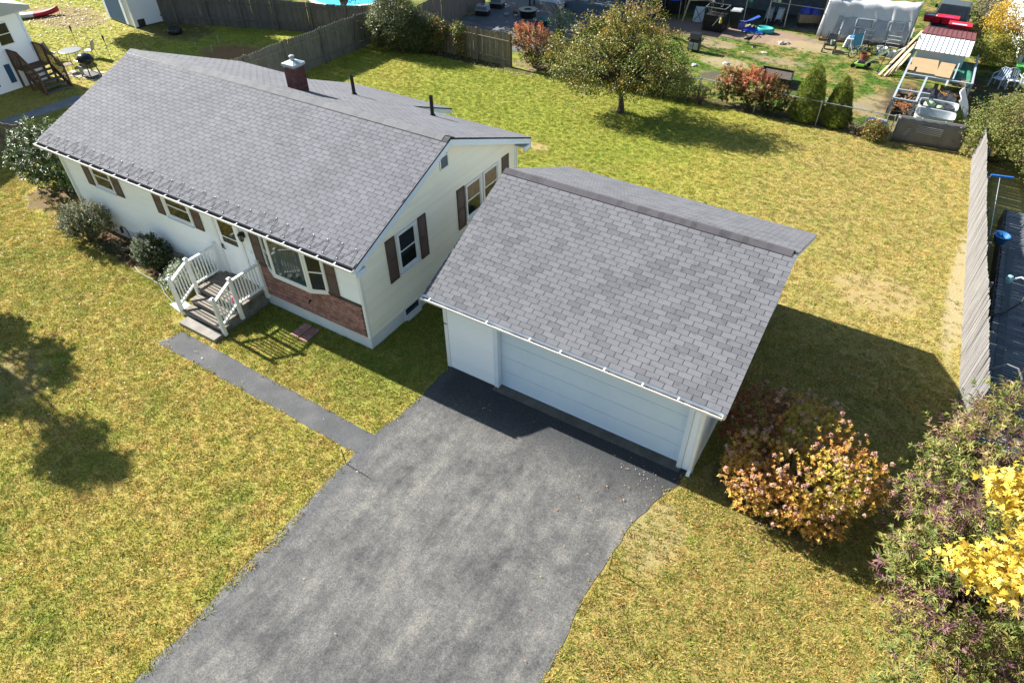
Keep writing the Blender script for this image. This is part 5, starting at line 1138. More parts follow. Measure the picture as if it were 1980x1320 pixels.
for k in range(4): a = k*1.571+.6; mb = MB(); mb.tube([(-30.2+.42*math.cos(a), 9.75+.42*math.sin(a), 0), (-30.2+.3*math.cos(a), 9.75+.3*math.sin(a), .66)], .016, 5); mb.build('leg', BLACK, tb)
gl = thing('kettle_grill', 'black domed grill on a cart beside the roof edge', 'grill', (-27.4, 8.95, 0))
mb = MB(); mb.lathe([(0, .66), (.28, .70), (.40, .86), (.41, .90)], (-27.4, 8.95, 0), 20, 1.25); mb.build('bowl', BLACK, gl, smooth=True); mb = MB(); mb.lathe([(.42, .905), (.40, 1.0), (.30, 1.14), (.12, 1.22), (0, 1.23)], (-27.4, 8.95, 0), 20, 1.25); mb.build('lid', mat('black_enamel', (.008, .010, .012), 3, .15), gl, smooth=True)
for (u, v) in ((-.4, -.3), (.4, -.3), (-.4, .3), (.4, .3)): mb = MB(); mb.beam((-27.4+u, 8.95+v, 0), (-27.4+u*.7, 8.95+v*.7, .74), .045); mb.build('leg', BLACK, gl)
mb = MB(); mb.box(-27.85, -26.95, 8.62, 9.28, .14, .17); mb.build('shelf', BLACKP, gl); mb = MB(); mb.tube([(-27.55, 8.45, .98), (-27.25, 8.45, .98)], .018, 6); mb.build('handle', STEEL, gl)
mb = MB(); mb.box(-27.75, -27.42, 8.58, 8.62, .2, .62); mb.build('cabinet_door', GREYP, gl)
for (x, y, lb) in ((-31.75, 11.0, 'left garden torch standing on a pole behind the patio table'), (-28.6, 10.95, 'right garden torch on a pole, close to the roof edge')):
    t = thing('garden_torch', lb, 'torch', (x, y, 0)); mb = MB(); mb.tube([(x, y, 0), (x, y, 1.05)], .016, 6); mb.build('pole', WOODB, t); mb = MB(); mb.lathe([(.02, 1.05), (.06, 1.34), (.065, 1.36), (.03, 1.40), (.02, 1.44)], (x, y, 0), 8); mb.build('torch_head', BLACKP, t)
FLAG = mat('flagstone', [(.34, .30, .24), (.45, .41, .34)], 2, .9, .12)
fl = thing('flagstone_patio', 'small flagstone patch on the grass under the kettle grill', 'paving', (-28, 8.6, 0)); r = random.Random(4)
for i in range(5):
    for j in range(3):
        x, y = -29.2+i*.5, 8.25+j*.42+i*.08; a = [(x+r.uniform(0, .05), y+r.uniform(0, .05)), (x+.45+r.uniform(-.04, .02), y+r.uniform(0, .05)), (x+.45+r.uniform(-.04, .02), y+.37+r.uniform(-.04, .02)), (x+r.uniform(0, .05), y+.37+r.uniform(-.04, .02))]
        mb = MB(); mb.prism(a, -.01, .025); mb.build('flagstone', FLAG, fl)
sh = thing('garden_shed', 'white garden shed with a dark blue door at the top left', 'shed', (-34, 17, 0))
A = Vector((-36.0, 15.8, 0)); B = Vector((-32.55, 15.35, 0)); C_ = Vector((-32.05, 17.6, 0)); D_ = A+(C_-B)
mb = MB(); mb.prism([(p.x, p.y) for p in (A, B, C_, D_)], .08, 2.7); mb.build('wall', mat('shed_white', [(.70, .74, .80), (.78, .80, .84)], 1, .5), sh)
q = lambda f, z, o=.03: A+(B-A)*f+Vector((-.02, -o, z))
mb = MB(); mb.hexa([q(.10, .12), q(.68, .12), q(.68, .12, .0), q(.10, .12, .0), q(.10, 2.3), q(.68, 2.3), q(.68, 2.3, .0), q(.10, 2.3, .0)]); mb.build('door', BLUESH, sh)
for f in (.0, .70): mb = MB(); mb.hexa([q(f, .1, .04), q(f+.09, .1, .04), q(f+.09, .1, 0), q(f, .1, 0), q(f, 2.5, .04), q(f+.09, 2.5, .04), q(f+.09, 2.5, 0), q(f, 2.5, 0)]); mb.build('door_trim', TRIM, sh)
mb = MB(); e = Vector((-.12, -.15, 0)); mb.prism([(p.x, p.y) for p in (A+e, B+Vector((.15, -.15, 0)), C_+Vector((.15, .1, 0)), D_+Vector((-.1, .1, 0)))], 2.7, 2.82); mb.build('roof', DARKROOF, sh)
mb = MB(); mb.beam((-32.50, 15.55, .25), (-32.40, 15.98, .25), .03, .46); mb.build('vent_hatch', BLACKP, sh)
mb = MB(); mb.lathe([(.34, 0), (.42, .05), (.44, .30), (.38, .34), (.34, .28), (.2, .26), (0, .26)], (-29.6, 16.0, 0), 16); solo(mb, 'fire_pit', BLACKP, 'round black fire pit in the shade right of the white shed', 'fire pit', smooth=True)
for (x, y, h, lb) in ((-25.75, 16.1, .5, 'tallest pale garden stake standing in the brown soil'), (-26.3, 14.85, .32, 'shortest pale garden stake nearest the roof ridge'), (-24.75, 14.8, .45, 'pale garden stake right of the other two in the brown soil')):
    mb = MB(); mb.tube([(x, y, 0), (x+.03, y, h)], .014, 5); solo(mb, 'garden_stake', PALEP, lb, 'stake')
mb = MB(); mb.beam((-31.7, 18.0, .06), (-30.6, 18.3, .06), .14, .05); solo(mb, 'plank', PALEP, 'short pale plank on the ground by the dark fence', 'plank')
po = thing('swimming_pool', 'round above ground pool with blue water behind the dark board fence', 'pool', (-22.4, 24.6, 0))
mb = MB(); mb.lathe([(2.75, 0), (2.75, 1.22), (2.90, 1.24), (2.90, 1.29), (2.62, 1.29), (2.62, 1.05)], (-22.4, 24.6, 0), 40); mb.build('pool_wall', mat('pool_wall', [(.50, .54, .58), (.6, .64, .68)], 2, .5), po)
mb = MB(); mb.prism([(-22.4+2.61*math.cos(6.2832*k/40), 24.6+2.61*math.sin(6.2832*k/40)) for k in range(40)], 1.10, 1.16); mb.build('water', mat('pool_water', [(.01, .33, .55), (.02, .42, .62)], .8, .25), po)
tall_tree('small_tree', 'dark small tree leaning over the dark fence in front of the blue pool', -21.3, 22.4, [(-21.0, 22.2, 2.45, .8, .6, .5), (-20.4, 22.3, 2.0, .4, .4, .35)], 74, 1.6, n=60, per=20, L=.13)
# ------------------------------------------------------------------ dark patio, top middle
for (x, y, a, lb) in ((-15.15, 28.75, .25, 'grey pet carrier nearest the reddish fence on the dark patio'), (-15.2, 30.6, .2, 'bluish pet carrier behind the grey one on the dark patio')):
    t = thing('pet_carrier', lb, 'pet carrier', (0, 0, 0)); mb = MB(); mb.box(-.42, .42, -.30, .30, .0, .30); mb.build('base', BLACKP, t)
    mb = MB(); mb.hexa([(-.42, -.30, .302), (.42, -.30, .302), (.42, .30, .302), (-.42, .30, .302), (-.36, -.24, .62), (.36, -.24, .62), (.36, .24, .62), (-.36, .24, .62)]); mb.build('top', GREYP, t)
    for i in range(4): mb = MB(); mb.box(-.34, .34, -.292+.0, -.272, .36+.055*i, .385+.055*i); mb.build('vent_slot', SLATE, t)
    mb = MB(); mb.box(-.10, .10, -.03, .03, .62, .66); mb.build('handle', BLACKP, t); t.location = (x, y, .014); t.rotation_euler = (0, 0, a)
mb = MB(); mb.lathe([(.38, 0), (.50, .30), (.53, .32), (.49, .30), (.36, .05), (0, .05)], (-10.85, 28.95, .014), 24); solo(mb, 'tub', plain('dark_teal', (.02, .17, .16), .4), 'round dark teal tub behind the pink and orange shrub', 'tub', smooth=True)
ft = thing('fire_table', 'low round black fire table on the dark patio', 'table', (-12.4, 29.9, 0)); mb = MB(); mb.lathe([(.50, 0), (.52, .38), (.62, .40), (.62, .46), (.25, .46), (.22, .40), (0, .40)], (-12.4, 29.9, .014), 24); mb.build('body', BLACK, ft)
for (x, y, s, m, lb) in ((-13.7, 29.35, .16, GREYP, 'small grey bowl on the dark patio'), (-13.45, 30.05, .2, plain('terracotta', (.32, .13, .07), .8), 'small terracotta pot on the dark patio'), (-13.1, 29.55, .12, PALEP, 'small white bowl by the fire table')):
    mb = MB(); mb.lathe([(s*.6, 0), (s, s*.9), (s*.85, s*.9), (s*.5, .03), (0, .03)], (x, y, .014), 12); solo(mb, 'bowl', m, lb, 'bowl')
lt = thing('lounge_table', 'long low blue grey table at the top of the dark patio', 'table', (-12.2, 32.3, 0)); mb = MB(); mb.box(-13.6, -11.0, 31.9, 32.7, .42, .48); mb.build('tabletop', plain('blue_grey', (.17, .22, .33), .5), lt)
for (x, y) in ((-13.5, 32), (-11.1, 32), (-13.5, 32.6), (-11.1, 32.6)): mb = MB(); mb.box(x-.04, x+.04, y-.04, y+.04, .014, .42); mb.build('leg', BLACKP, lt)
mb = MB(); mb.box(-13.3, -12.3, 30.95, 31.3, .02, .08); solo(mb, 'board', PALEP, 'pale board lying in the sun on the dark patio', 'board')
pf = thing('porch', 'back porch with tan posts and blue grey floor at the top edge', 'porch', (-9.2, 33.5, 0))
mb = MB(); mb.box(-11.2, -5.4, 32.6, 38, .014, .55); mb.build('porch_floor', plain('porch_blue', (.12, .17, .22), .7), pf)
for x in (-11.1, -9.2, -7.4, -5.5): mb = MB(); mb.box(x-.06, x+.06, 32.62, 32.74, .55, 2.9); mb.build('post', LUMBER, pf)
mb = MB(); mb.box(-11.4, -5.2, 32.3, 38.2, 2.9, 3.05); mb.build('porch_roof', DARKROOF, pf); mb = MB(); mb.box(-11.2, -5.4, 37.6, 37.8, .55, 2.9); mb.build('back_wall', SLATE, pf)
for (x, lb) in ((-10.6, 'patterned grey cushion on the porch floor, left'), (-9.9, 'patterned grey cushion on the porch floor, right')): mb = MB(); mb.hexa([(x-.3, 32.9, .55), (x+.3, 32.9, .55), (x+.3, 33.05, .55), (x-.3, 33.05, .55), (x-.3, 33.2, 1.1), (x+.3, 33.2, 1.1), (x+.3, 33.32, 1.1), (x-.3, 33.32, 1.1)]); solo(mb, 'cushion', GREYP, lb, 'cushion', bevel=.05)
# ------------------------------------------------------------------ pens and lean-to along the top
ln = thing('lean_to', 'long open fronted lean-to shelter with blue grey back wall along the top edge', 'shelter', (-.3, 38, 0))
mb = MB(); mb.box(-5.2, 4.7, 38.9, 39.0, 0, 2.7); mb.build('back_wall', SLATE, ln); mb = MB(); mb.hexa([(-5.4, 35.7, 2.55), (4.9, 35.7, 2.55), (4.9, 39.3, 2.85), (-5.4, 39.3, 2.85), (-5.4, 35.7, 2.63), (4.9, 35.7, 2.63), (4.9, 39.3, 2.93), (-5.4, 39.3, 2.93)]); mb.build('roof', DARKROOF, ln)
mb = MB(); mb.box(-5.22, -5.12, 35.8, 38.9, 0, 2.55); mb.build('side_wall', SLATE, ln)
for x in (-5.1, -2.4, -.1, 1.35, 2.45, 4.55): mb = MB(); mb.tube([(x, 35.95, 0), (x, 35.95, 2.56)], .035, 6); mb.build('post', STEEL, ln)
mb = MB(); mb.tube([(1.35, 36.0, 1.35), (4.55, 36.0, 1.35)], .02, 5); mb.build('rail', STEEL, ln); mb = MB(); mb.box(-5.1, 4.6, 36.0, 38.9, .0, .015); mb.build('shelter_floor', PATM, ln)
cv = thing('canopy', 'black shelter with a bright blue cover left of the white folding panel', 'canopy', (-4.45, 34.6, 0))
for (x, y) in ((-5.15, 34.2), (-3.85, 34.5), (-5.25, 35.5), (-3.95, 35.7)): mb = MB(); mb.tube([(x, y, 0), (x, y, 1.12)], .025, 6); mb.build('leg', LUMBER, cv)
mb = MB(); mb.grid([[(-5.3+1.5*i/6, 34.05+.25*i/6+1.65*j/6, 1.12+.06*math.sin(i*1.1)*math.cos(j*1.3)+.10*math.sin(3.14*j/6)) for i in range(7)] for j in range(7)]); c = mb.build('cover', TARPB, cv, smooth=True); c.modifiers.new('s', 'SOLIDIFY').thickness = .02
mb = MB(); mb.box(-5.05, -3.95, 35.3, 35.4, .05, 1.05); mb.build('back_panel', BLACKP, cv)
wf = thing('timber_frame', 'pale timber frame standing left of the black wire cage', 'frame', (-2.9, 34.5, 0))
for (a, b) in (((-3.45, 34.1, 0), (-3.2, 34.2, 1.28)), ((-3.2, 34.2, 1.25), (-1.95, 34.75, 1.32)), ((-3.15, 34.55, 1.22), (-1.95, 35.05, 1.28)), ((-1.95, 34.8, 0), (-1.95, 34.8, 1.3))): mb = MB(); mb.beam(a, b, .07, .09); mb.build('timber', LUMBER, wf)
wp = thing('folding_table', 'white folding table top leaning on crossed black legs under the timber frame', 'table', (-2.5, 34.3, 0)); mb = MB(); mb.hexa([(-2.85, 34.22, .03), (-2.25, 34.35, .03), (-2.25, 34.39, .03), (-2.85, 34.26, .03), (-2.85, 34.55, .85), (-2.2, 34.7, .85), (-2.2, 34.74, .85), (-2.85, 34.59, .85)]); mb.build('tabletop', PALEP, wp)
for (a, b) in (((-2.85, 34.05, .0), (-2.2, 34.45, .85)), ((-2.2, 34.2, .0), (-2.8, 34.35, .85))): mb = MB(); mb.tube([a, b], .018, 5); mb.build('leg', BLACK, wp)
cg = thing('wire_cage', 'tall black wire cage full of bicycle parts by the pink dirt', 'cage', (-1.1, 33.4, 0)); cx0, cx1, cy0, cy1, chh = -1.75, -.55, 33.0, 34.0, 1.35
for (x, y) in ((cx0, cy0), (cx1, cy0), (cx0, cy1), (cx1, cy1)): mb = MB(); mb.beam((x, y, 0), (x, y, chh), .05); mb.build('corner_post', BLACK, cg)
for z in (.05, .45, .9, chh):
    for (a, b) in (((cx0, cy0), (cx1, cy0)), ((cx1, cy0), (cx1, cy1)), ((cx1, cy1), (cx0, cy1)), ((cx0, cy1), (cx0, cy0))): mb = MB(); mb.beam((*a, z), (*b, z), .03); mb.build('rail', BLACK if z < 1.2 else STEEL, cg)
mb = MB()
for i in range(12):
    f = i/12; mb.beam((cx0+1.2*f, cy0, .05), (cx0+1.2*f, cy0, chh), .012); mb.beam((cx0, cy0+f, .05), (cx0, cy0+f, chh), .012)
mb.build('wire_bars', BLACK, cg); mb = MB(); mb.box(cx0+.05, cx1-.05, cy0+.05, cy1-.05, .03, .9); mb.build('dark_contents', BLACKP, cg)
r = random.Random(12)
for i in range(5):
    c = Vector((r.uniform(-1.6, -.7), r.uniform(33.2, 33.9), r.uniform(1.2, 1.65))); a = r.uniform(0, 3); mb = MB(); mb.tube([c+Vector((.30*math.cos(t_)*math.cos(a), .30*math.cos(t_)*math.sin(a), .30*math.sin(t_))) for t_ in [6.283*k/14 for k in range(14)]], .022, 5, closed=True)
    solo(mb, 'bicycle_wheel', BLACKP, 'black bicycle wheel piled on top of the wire cage', 'wheel', group='bicycle wheels on the wire cage')  # loose bicycle wheels, built as bare tyre rings
mb = MB(); mb.beam((-1.15, 32.96, .35), (-.75, 32.94, .95), .04); solo(mb, 'pole', PALEP, 'pale pole leaning on the front of the wire cage', 'pole'); mb = MB(); mb.lathe([(0, 0), (.09, .06), (.07, .3), (0, .38)], (-.68, 32.9, .55), 8); solo(mb, 'yellow_bag', plain('yellow_cloth', (.60, .50, .10), .7), 'yellow bag hanging on the wire cage', 'bag')
wb = thing('wheelie_bin', 'dark green wheeled bin with a pale lid right of the wire cage', 'bin', (-.2, 34.5, 0)); mb = MB(); mb.hexa([(-.45, 34.25, .05), (.02, 34.35, .05), (.0, 34.8, .05), (-.47, 34.7, .05), (-.52, 34.15, .98), (.08, 34.28, .98), (.05, 34.9, .98), (-.55, 34.8, .98)]); mb.build('body', plain('dark_green', (.012, .03, .022), .5), wb); mb = MB(); mb.hexa([(-.54, 34.12, .985), (.10, 34.26, .985), (.07, 34.92, .985), (-.57, 34.82, .985), (-.5, 34.2, 1.05), (.06, 34.32, 1.05), (.03, 34.86, 1.05), (-.53, 34.78, 1.05)]); mb.build('lid', GREYP, wb)
for x in (-.48, .0): mb = MB(); mb.tube([(x-.03, 34.78, .09), (x+.03, 34.79, .09)], .09, 10); mb.build('wheel', BLACKP, wb)
bxr = thing('storage_tote', 'blue storage tote with a tipped lid on the dirt in front of the lean-to', 'box', (.1, 34.7, 0)); mb = MB(); mb.hexa([(-.12, 34.42, 0), (.40, 34.52, 0), (.34, 34.92, 0), (-.18, 34.82, 0), (-.16, 34.38, .34), (.45, 34.5, .34), (.38, 34.96, .34), (-.22, 34.86, .34)]); mb.build('body', plain('lilac_plastic', (.20, .22, .52), .5), bxr); mb = MB(); mb.hexa([(.42, 34.6, .30), (1.1, 35.2, .62), (.9, 35.45, .62), (.3, 34.9, .30), (.42, 34.6, .33), (1.1, 35.2, .65), (.9, 35.45, .65), (.3, 34.9, .33)]); mb.build('lid', BLUEP, bxr)
mb = MB(); mb.grid([[(.45+1.2*i/8, 33.75+1.0*j/6+.2*i/8, .03+.10*abs(math.sin(i*1.7+j*1.1))) for i in range(9)] for j in range(7)]); o = solo(mb, 'crumpled_tarp', TARPB, 'crumpled bright blue tarp on the dirt', 'tarp'); o.modifiers.new('s', 'SOLIDIFY').thickness = .01
mb = MB(); mb.grid([[(.8+.9*i/8, 33.78+.35*j/4+.1*i/8, .02+.05*abs(math.sin(i*2.1+j))) for i in range(9)] for j in range(5)]); o = solo(mb, 'cloth', plain('pale_aqua', (.25, .50, .55), .6), 'pale aqua sheet between the blue tarp and the teal basin', 'cloth'); o.modifiers.new('s', 'SOLIDIFY').thickness = .008
mb = MB(); n = 20; pr = [(.52, 0), (.58, .1), (.58, .24), (.52, .30), (.42, .28), (.36, .14), (0, .12)]; mb.lathe(pr, (1.65, 34.5, .0), n, 1.0, .62); solo(mb, 'baby_bath', TEAL, 'bright teal basin lying at the edge of the dirt', 'basin', smooth=True)
for (x, y, a, lb) in ((.62, 35.0, .1, 'pale ball beside the storage tote'), (.85, 35.05, .08, 'small brown ball beside the storage tote')): mb = MB(); mb.lathe([(0, 0), (a, a*.6), (a*1.1, a), (a, a*1.5), (0, a*2)], (x, y, 0), 8); solo(mb, 'ball', PALEP if a > .09 else SLING, lb, 'ball', smooth=True)
for i, (x, y, m, w, h, lb) in enumerate(((1.35, 36.2, plain('grey_cloth', (.30, .34, .42), .8), .42, .55, 'grey bundled stroller seat by the lean-to post, left'), (1.95, 36.35, plain('pale_cloth', (.42, .45, .52), .8), .36, .6, 'pale bundled stroller seat by the lean-to post, right'))):
    t = thing('stroller', lb, 'stroller', (x, y, 0)); mb = MB(); mb.hexa([(x-w/2, y-.2, .35), (x+w/2, y-.2, .35), (x+w/2, y+.2, .35), (x-w/2, y+.2, .35), (x-w/2+.05, y-.02, .35+h), (x+w/2-.03, y-.02, .35+h), (x+w/2, y+.28, .38+h), (x-w/2, y+.28, .38+h)]); mb.build('seat', m, t, bevel=.05)
    for u in (-.2, .2):
        for v in (-.2, .25): mb = MB(); mb.tube([(x+u-.02, y+v, .12), (x+u+.02, y+v, .12)], .12, 12); mb.build('wheel', BLACKP, t)
    mb = MB(); mb.tube([(x-.2, y-.2, .12), (x-.18, y+.3, .95), (x+.18, y+.3, .95), (x+.2, y-.2, .12)], .015, 5); mb.build('frame', STEEL, t)
for (x, z, lb) in ((1.45, 1.65, 'left of the two pale notice sheets hanging in the lean-to'), (1.72, 1.62, 'right of the two pale notice sheets hanging in the lean-to')): mb = MB(); mb.box(x, x+.2, 36.0, 36.01, z-.3, z); solo(mb, 'notice_sheet', PALEGREEN if 'right' in lb else GREYP, lb, 'sheet')
mb = MB(); mb.lathe([(.0, 0), (.13, .02), (.14, .3), (.05, .42), (.05, .5), (0, .5)], (-.0, 36.5, 1.0), 10); solo(mb, 'green_bottle', plain('mint_plastic', (.15, .50, .32), .4), 'mint green bottle hanging in the lean-to', 'bottle', smooth=True)
pb = thing('planter_box', 'raised tan planter box on legs heaped with blue tarp under the lean-to', 'planter', (3.7, 36.9, 0)); mb = MB(); mb.hexa([(3.15, 36.45, .28), (4.25, 36.95, .28), (4.05, 37.35, .28), (2.95, 36.85, .28), (3.15, 36.42, .75), (4.28, 36.93, .75), (4.07, 37.4, .75), (2.92, 36.88, .75)]); mb.build('box', WOODT, pb)
for (x, y) in ((3.2, 36.55), (4.15, 36.98), (4.0, 37.25), (3.05, 36.85)): mb = MB(); mb.box(x-.04, x+.04, y-.04, y+.04, 0, .28); mb.build('leg', BLACKP, pb)
for (x, y, s, lb) in ((3.35, 36.95, .42, 'left heap of blue tarp on the planter box'), (3.85, 37.1, .36, 'right heap of blue tarp on the planter box')): mb = MB(); mb.lathe([(s, 0), (s*.8, s*.5), (s*.35, s*1.1), (0, s*1.25)], (x, y, .752), 7, 1, .7); solo(mb, 'tarp_heap', TARPB, lb, 'tarp')
kd = thing('kayak_rack', 'dark canoe frame with a pale rim stored on the lean-to roof edge', 'canoe', (3.3, 35.4, 0)); mb = MB(); mb.tube([(2.5, 35.2, 2.72), (3.3, 35.05, 2.66), (4.1, 35.3, 2.72), (4.3, 35.9, 2.78), (3.3, 36.1, 2.76), (2.6, 35.9, 2.76)], .03, 6, closed=True); mb.build('rim', PALEP, kd)
# ------------------------------------------------------------------ things on the neighbour's grass
g2 = thing('barbecue', 'black two door barbecue standing on the grass beyond the apple tree', 'barbecue', (-.9, 29.2, 0)); mb = MB(); mb.box(-1.2, -.58, 28.95, 29.4, .12, .62); mb.build('cabinet', BLACKP, g2)
for x in (-1.17, -.87): mb = MB(); mb.box(x, x+.26, 28.93, 28.948, .16, .52); mb.build('door', GREYP, g2)
mb = MB(); mb.box(-1.32, -.46, 28.95, 29.4, .62, .70); mb.build('shelf', BLACK, g2); mb = MB(); mb.extr([(28.95, .70), (29.4, .70), (29.4, .95), (29.25, 1.02), (29.05, .96)], 0, -1.18, -.60); mb.build('hood', BLACK, g2); mb = MB(); mb.tube([(-.52, 29.1, .70), (-.52, 29.1, .80)], .05, 8); mb.build('side_burner', STEEL, g2)
for (x, y) in ((-1.15, 29), (-.63, 29), (-1.15, 29.35), (-.63, 29.35)): mb = MB(); mb.tube([(x-.02, y, .06), (x+.02, y, .06)], .06, 8); mb.build('wheel', BLACKP, g2)
tk = thing('turkey', 'dark bird standing on the neighbour\'s grass, facing right', 'bird', (1.45, 31.9, 0))
X, Y = 1.45, 31.9
skv = [(X-.30, Y-.05, .27), (X-.05, Y, .36), (X+.10, Y+.03, .38), (X+.17, Y+.04, .50), (X+.22, Y+.06, .58), (X-.02, Y-.05, .26), (X-.03, Y-.06, .12), (X-.05, Y-.07, .01), (X+.06, Y-.06, .01), (X+.02, Y+.07, .26), (X+.0, Y+.08, .12), (X-.02, Y+.09, .01), (X+.08, Y+.09, .01)]
def bird_body():
    me = bpy.data.meshes.new('body'); b = wloc(tk); me.from_pydata([tuple(Vector(v)-b) for v in skv], [(0, 1), (1, 2), (2, 3), (3, 4), (1, 5), (5, 6), (6, 7), (7, 8), (1, 9), (9, 10), (10, 11), (11, 12)], [])
    o = bpy.data.objects.new('body', me); COL.objects.link(o); o.parent = tk; me.materials.append(BLACKP); o.modifiers.new('skin', 'SKIN')
    bm = bmesh.new(); bm.from_mesh(me); lay = bm.verts.layers.skin.verify(); bm.verts.ensure_lookup_table()
    for v, r_ in zip(bm.verts, (.05, .15, .13, .035, .035, .03, .014, .012, .010, .03, .014, .012, .010)): v[lay].radius = (r_, r_)
    bm.verts[1][lay].use_root = True; bm.to_mesh(me); bm.free(); s = o.modifiers.new('sub', 'SUBSURF'); s.levels = s.render_levels = 2
bird_body(); mb = MB(); mb.lathe([(.018, 0), (0, .05)], (0, 0, 0), 6); mb.v = [(X+.25+v[2], Y+.065+v[0], .575+v[1]) for v in mb.v]; mb.build('beak', GREYP, tk)
r = random.Random(9)
def rock(name, x, y, s, m, label, cat, flat=.6, group=None):
    mb = MB(); n = 7; pr = [(0, 0), (s, s*.15*flat), (s*.9, s*.7*flat), (s*.4, s*1.05*flat), (0, s*1.1*flat)]; mb.lathe(pr, (x, y, -.01), n); mb.v = [(v[0]+r.gauss(0, s*.1), v[1]+r.gauss(0, s*.1), v[2]+r.gauss(0, s*.04)) for v in mb.v]; return solo(mb, name, m, label, cat, group=group)
rock('stone', 3.1, 32.95, .24, FLAG, 'larger stone of the pair right of the dark bird', 'stone'); rock('stone', 3.4, 33.15, .17, CONC, 'smaller grey stone against the larger one right of the dark bird', 'stone'); rock('stone', 2.66, 30.95, .2, FLAG, 'flat pale stone in the dirt below the dark bird', 'stone', .25)
rock('stone', 1.65, 30.45, .13, FLAG, 'small flat stone left of the flat pale stone', 'stone', .3); rock('white_rock', 1.35, 28.1, .16, PALEP, 'white rock on the grass above the red shrub', 'rock'); rock('blue_lump', -.05, 27.0, .2, plain('pale_blue', (.40, .52, .62), .5), 'pale blue lump beside the mulch by the red shrub', 'bucket', .5); rock('black_clod', 1.9, 31.55, .12, BLACKP, 'small black lump on the ground below the dark bird', 'clod')
rbed = thing('raised_bed', 'dark sided raised garden bed behind the red shrub', 'garden bed', (4.6, 26.8, 0)); 
for (a, b) in (((3.9, 26.2), (5.3, 26.2)), ((5.3, 26.2), (5.1, 27.6)), ((5.1, 27.6), (3.5, 27.6)), ((3.5, 27.6), (3.9, 26.2))): mb = MB(); mb.beam((*a, .22), (*b, .22), .05, .46); mb.build('side_board', BLACKP, rbed)
mb = MB(); mb.prism([(3.9, 26.25), (5.25, 26.25), (5.05, 27.55), (3.55, 27.55)], .05, .36); mb.build('soil', mat('garden_soil', [(.05, .04, .03), (.11, .085, .065)], 6, .95, .3), rbed)
mb = MB(); mb.box(3.3, 3.7, 27.7, 27.9, 0, .28); solo(mb, 'log_block', WOODB, 'dark wooden block behind the raised garden bed', 'block')
ct = thing('garden_cart', 'small black wheeled seat standing alone on the grass below the white tent', 'cart', (5.75, 33.0, 0)); mb = MB(); mb.box(5.5, 6.0, 32.85, 33.25, .34, .40); mb.build('seat', BLACKP, ct); mb = MB(); mb.hexa([(5.5, 33.2, .42), (6.0, 33.2, .42), (6.0, 33.26, .42), (5.5, 33.26, .42), (5.52, 33.38, .85), (5.98, 33.38, .85), (5.98, 33.44, .85), (5.52, 33.44, .85)]); mb.build('backrest', BLACKP, ct)
for x in (5.45, 6.05):
    for (y, rr) in ((32.7, .11), (33.35, .16)): mb = MB(); mb.tube([(x-.025, y, rr), (x+.025, y, rr)], rr, 14); mb.build('wheel', BLACK, ct)
    mb = MB(); mb.tube([(x, 32.7, .12), (x, 32.95, .6), (x, 33.4, .62), (x, 33.45, .95)], .018, 5); mb.build('frame', BLACK, ct)
mb = MB(); mb.lathe([(.10, 0), (.13, .22), (.10, .22), (0, .05)], (5.85, 33.0, .402), 10); solo(mb, 'pot', plain('sage', (.25, .32, .22), .7), 'small green pot on the black wheeled seat', 'pot')
# white sheeted tent
tn = thing('greenhouse_tent', 'white plastic sheeted tent behind the heap of yard things', 'tent', (7, 36, 0)); TENT = leafmat('white_sheet', [(0, (.70, .70, .72)), (1, (.80, .80, .80))], .35, .35, .05)
def tent_pt(s, k):      # s along the ridge, k 0..1 front foot -> ridge -> back foot
    x = 4.75+4.6*s; y0 = 34.85+1.0*s; fold = .06*math.sin(s*37+k*2)+.05*math.sin(s*61+k*5)+.04*math.sin(s*17-k*7)
    if k < .6: f = k/.6; z = .12+1.95*f**.75; y = y0+.55*f+fold*(1-f)
    else: f = (k-.6)/.4; z = 2.07-.25*f; y = y0+.55+2.0*f
    z += .03*math.sin(s*30+k*9)-.10*math.sin(3.14*s)*(1-abs(k-.6))*.6; return (x+fold*.6*(1-k)-.15*(1-k)*(1 if s < .5 else -.6), y, z)
mb = MB(); mb.grid([[tent_pt(i/44, j/18) for i in range(45)] for j in range(19)]); sh_ = mb.build('sheet', TENT, tn, smooth=True); sh_.modifiers.new('s', 'SOLIDIFY').thickness = .012
for (xa, s) in ((4.75, 0), (9.35, 1)):
    rows = [[(xa+.01*j, tent_pt(s, .6*i/8)[1]+j*.32*(1-.0), tent_pt(s, .6*i/8)[2]-.03 if j < 3 else tent_pt(s, .6*i/8)[2]*.98) for j in range(7)] for i in range(9)]
    mb = MB(); mb.grid(rows); e = mb.build('end_sheet', TENT, tn, smooth=True); e.modifiers.new('s', 'SOLIDIFY').thickness = .01
for x in (4.8, 7.0, 9.3): mb = MB(); s = (x-4.75)/4.6; y0 = 34.9+1.0*s; mb.tube([(x, y0+.05, 0), (x, y0+.5, 1.95), (x, y0+2.4, 1.72), (x, y0+2.5, 0)], .025, 6); mb.build('hoop', STEEL, tn)
mb = MB(); mb.beam((4.8, 34.7, .08), (9.3, 35.75, .08), .10, .10); mb.build('base_board', WOODB, tn)
CLEAR = mat('grey_clear_sheet', [(.26, .27, .30), (.40, .41, .44)], 1.6, .25, .1)
def low_pt(s, f): p = tent_pt(s, .05+.27*f); return (p[0], p[1]-.05-.02*math.sin(s*50+f*4), p[2]-.02)
mb = MB(); mb.grid([[low_pt(.18+.80*i/30, j/6) for i in range(31)] for j in range(7)]); mb.build('clear_panel', CLEAR, tn, smooth=True)
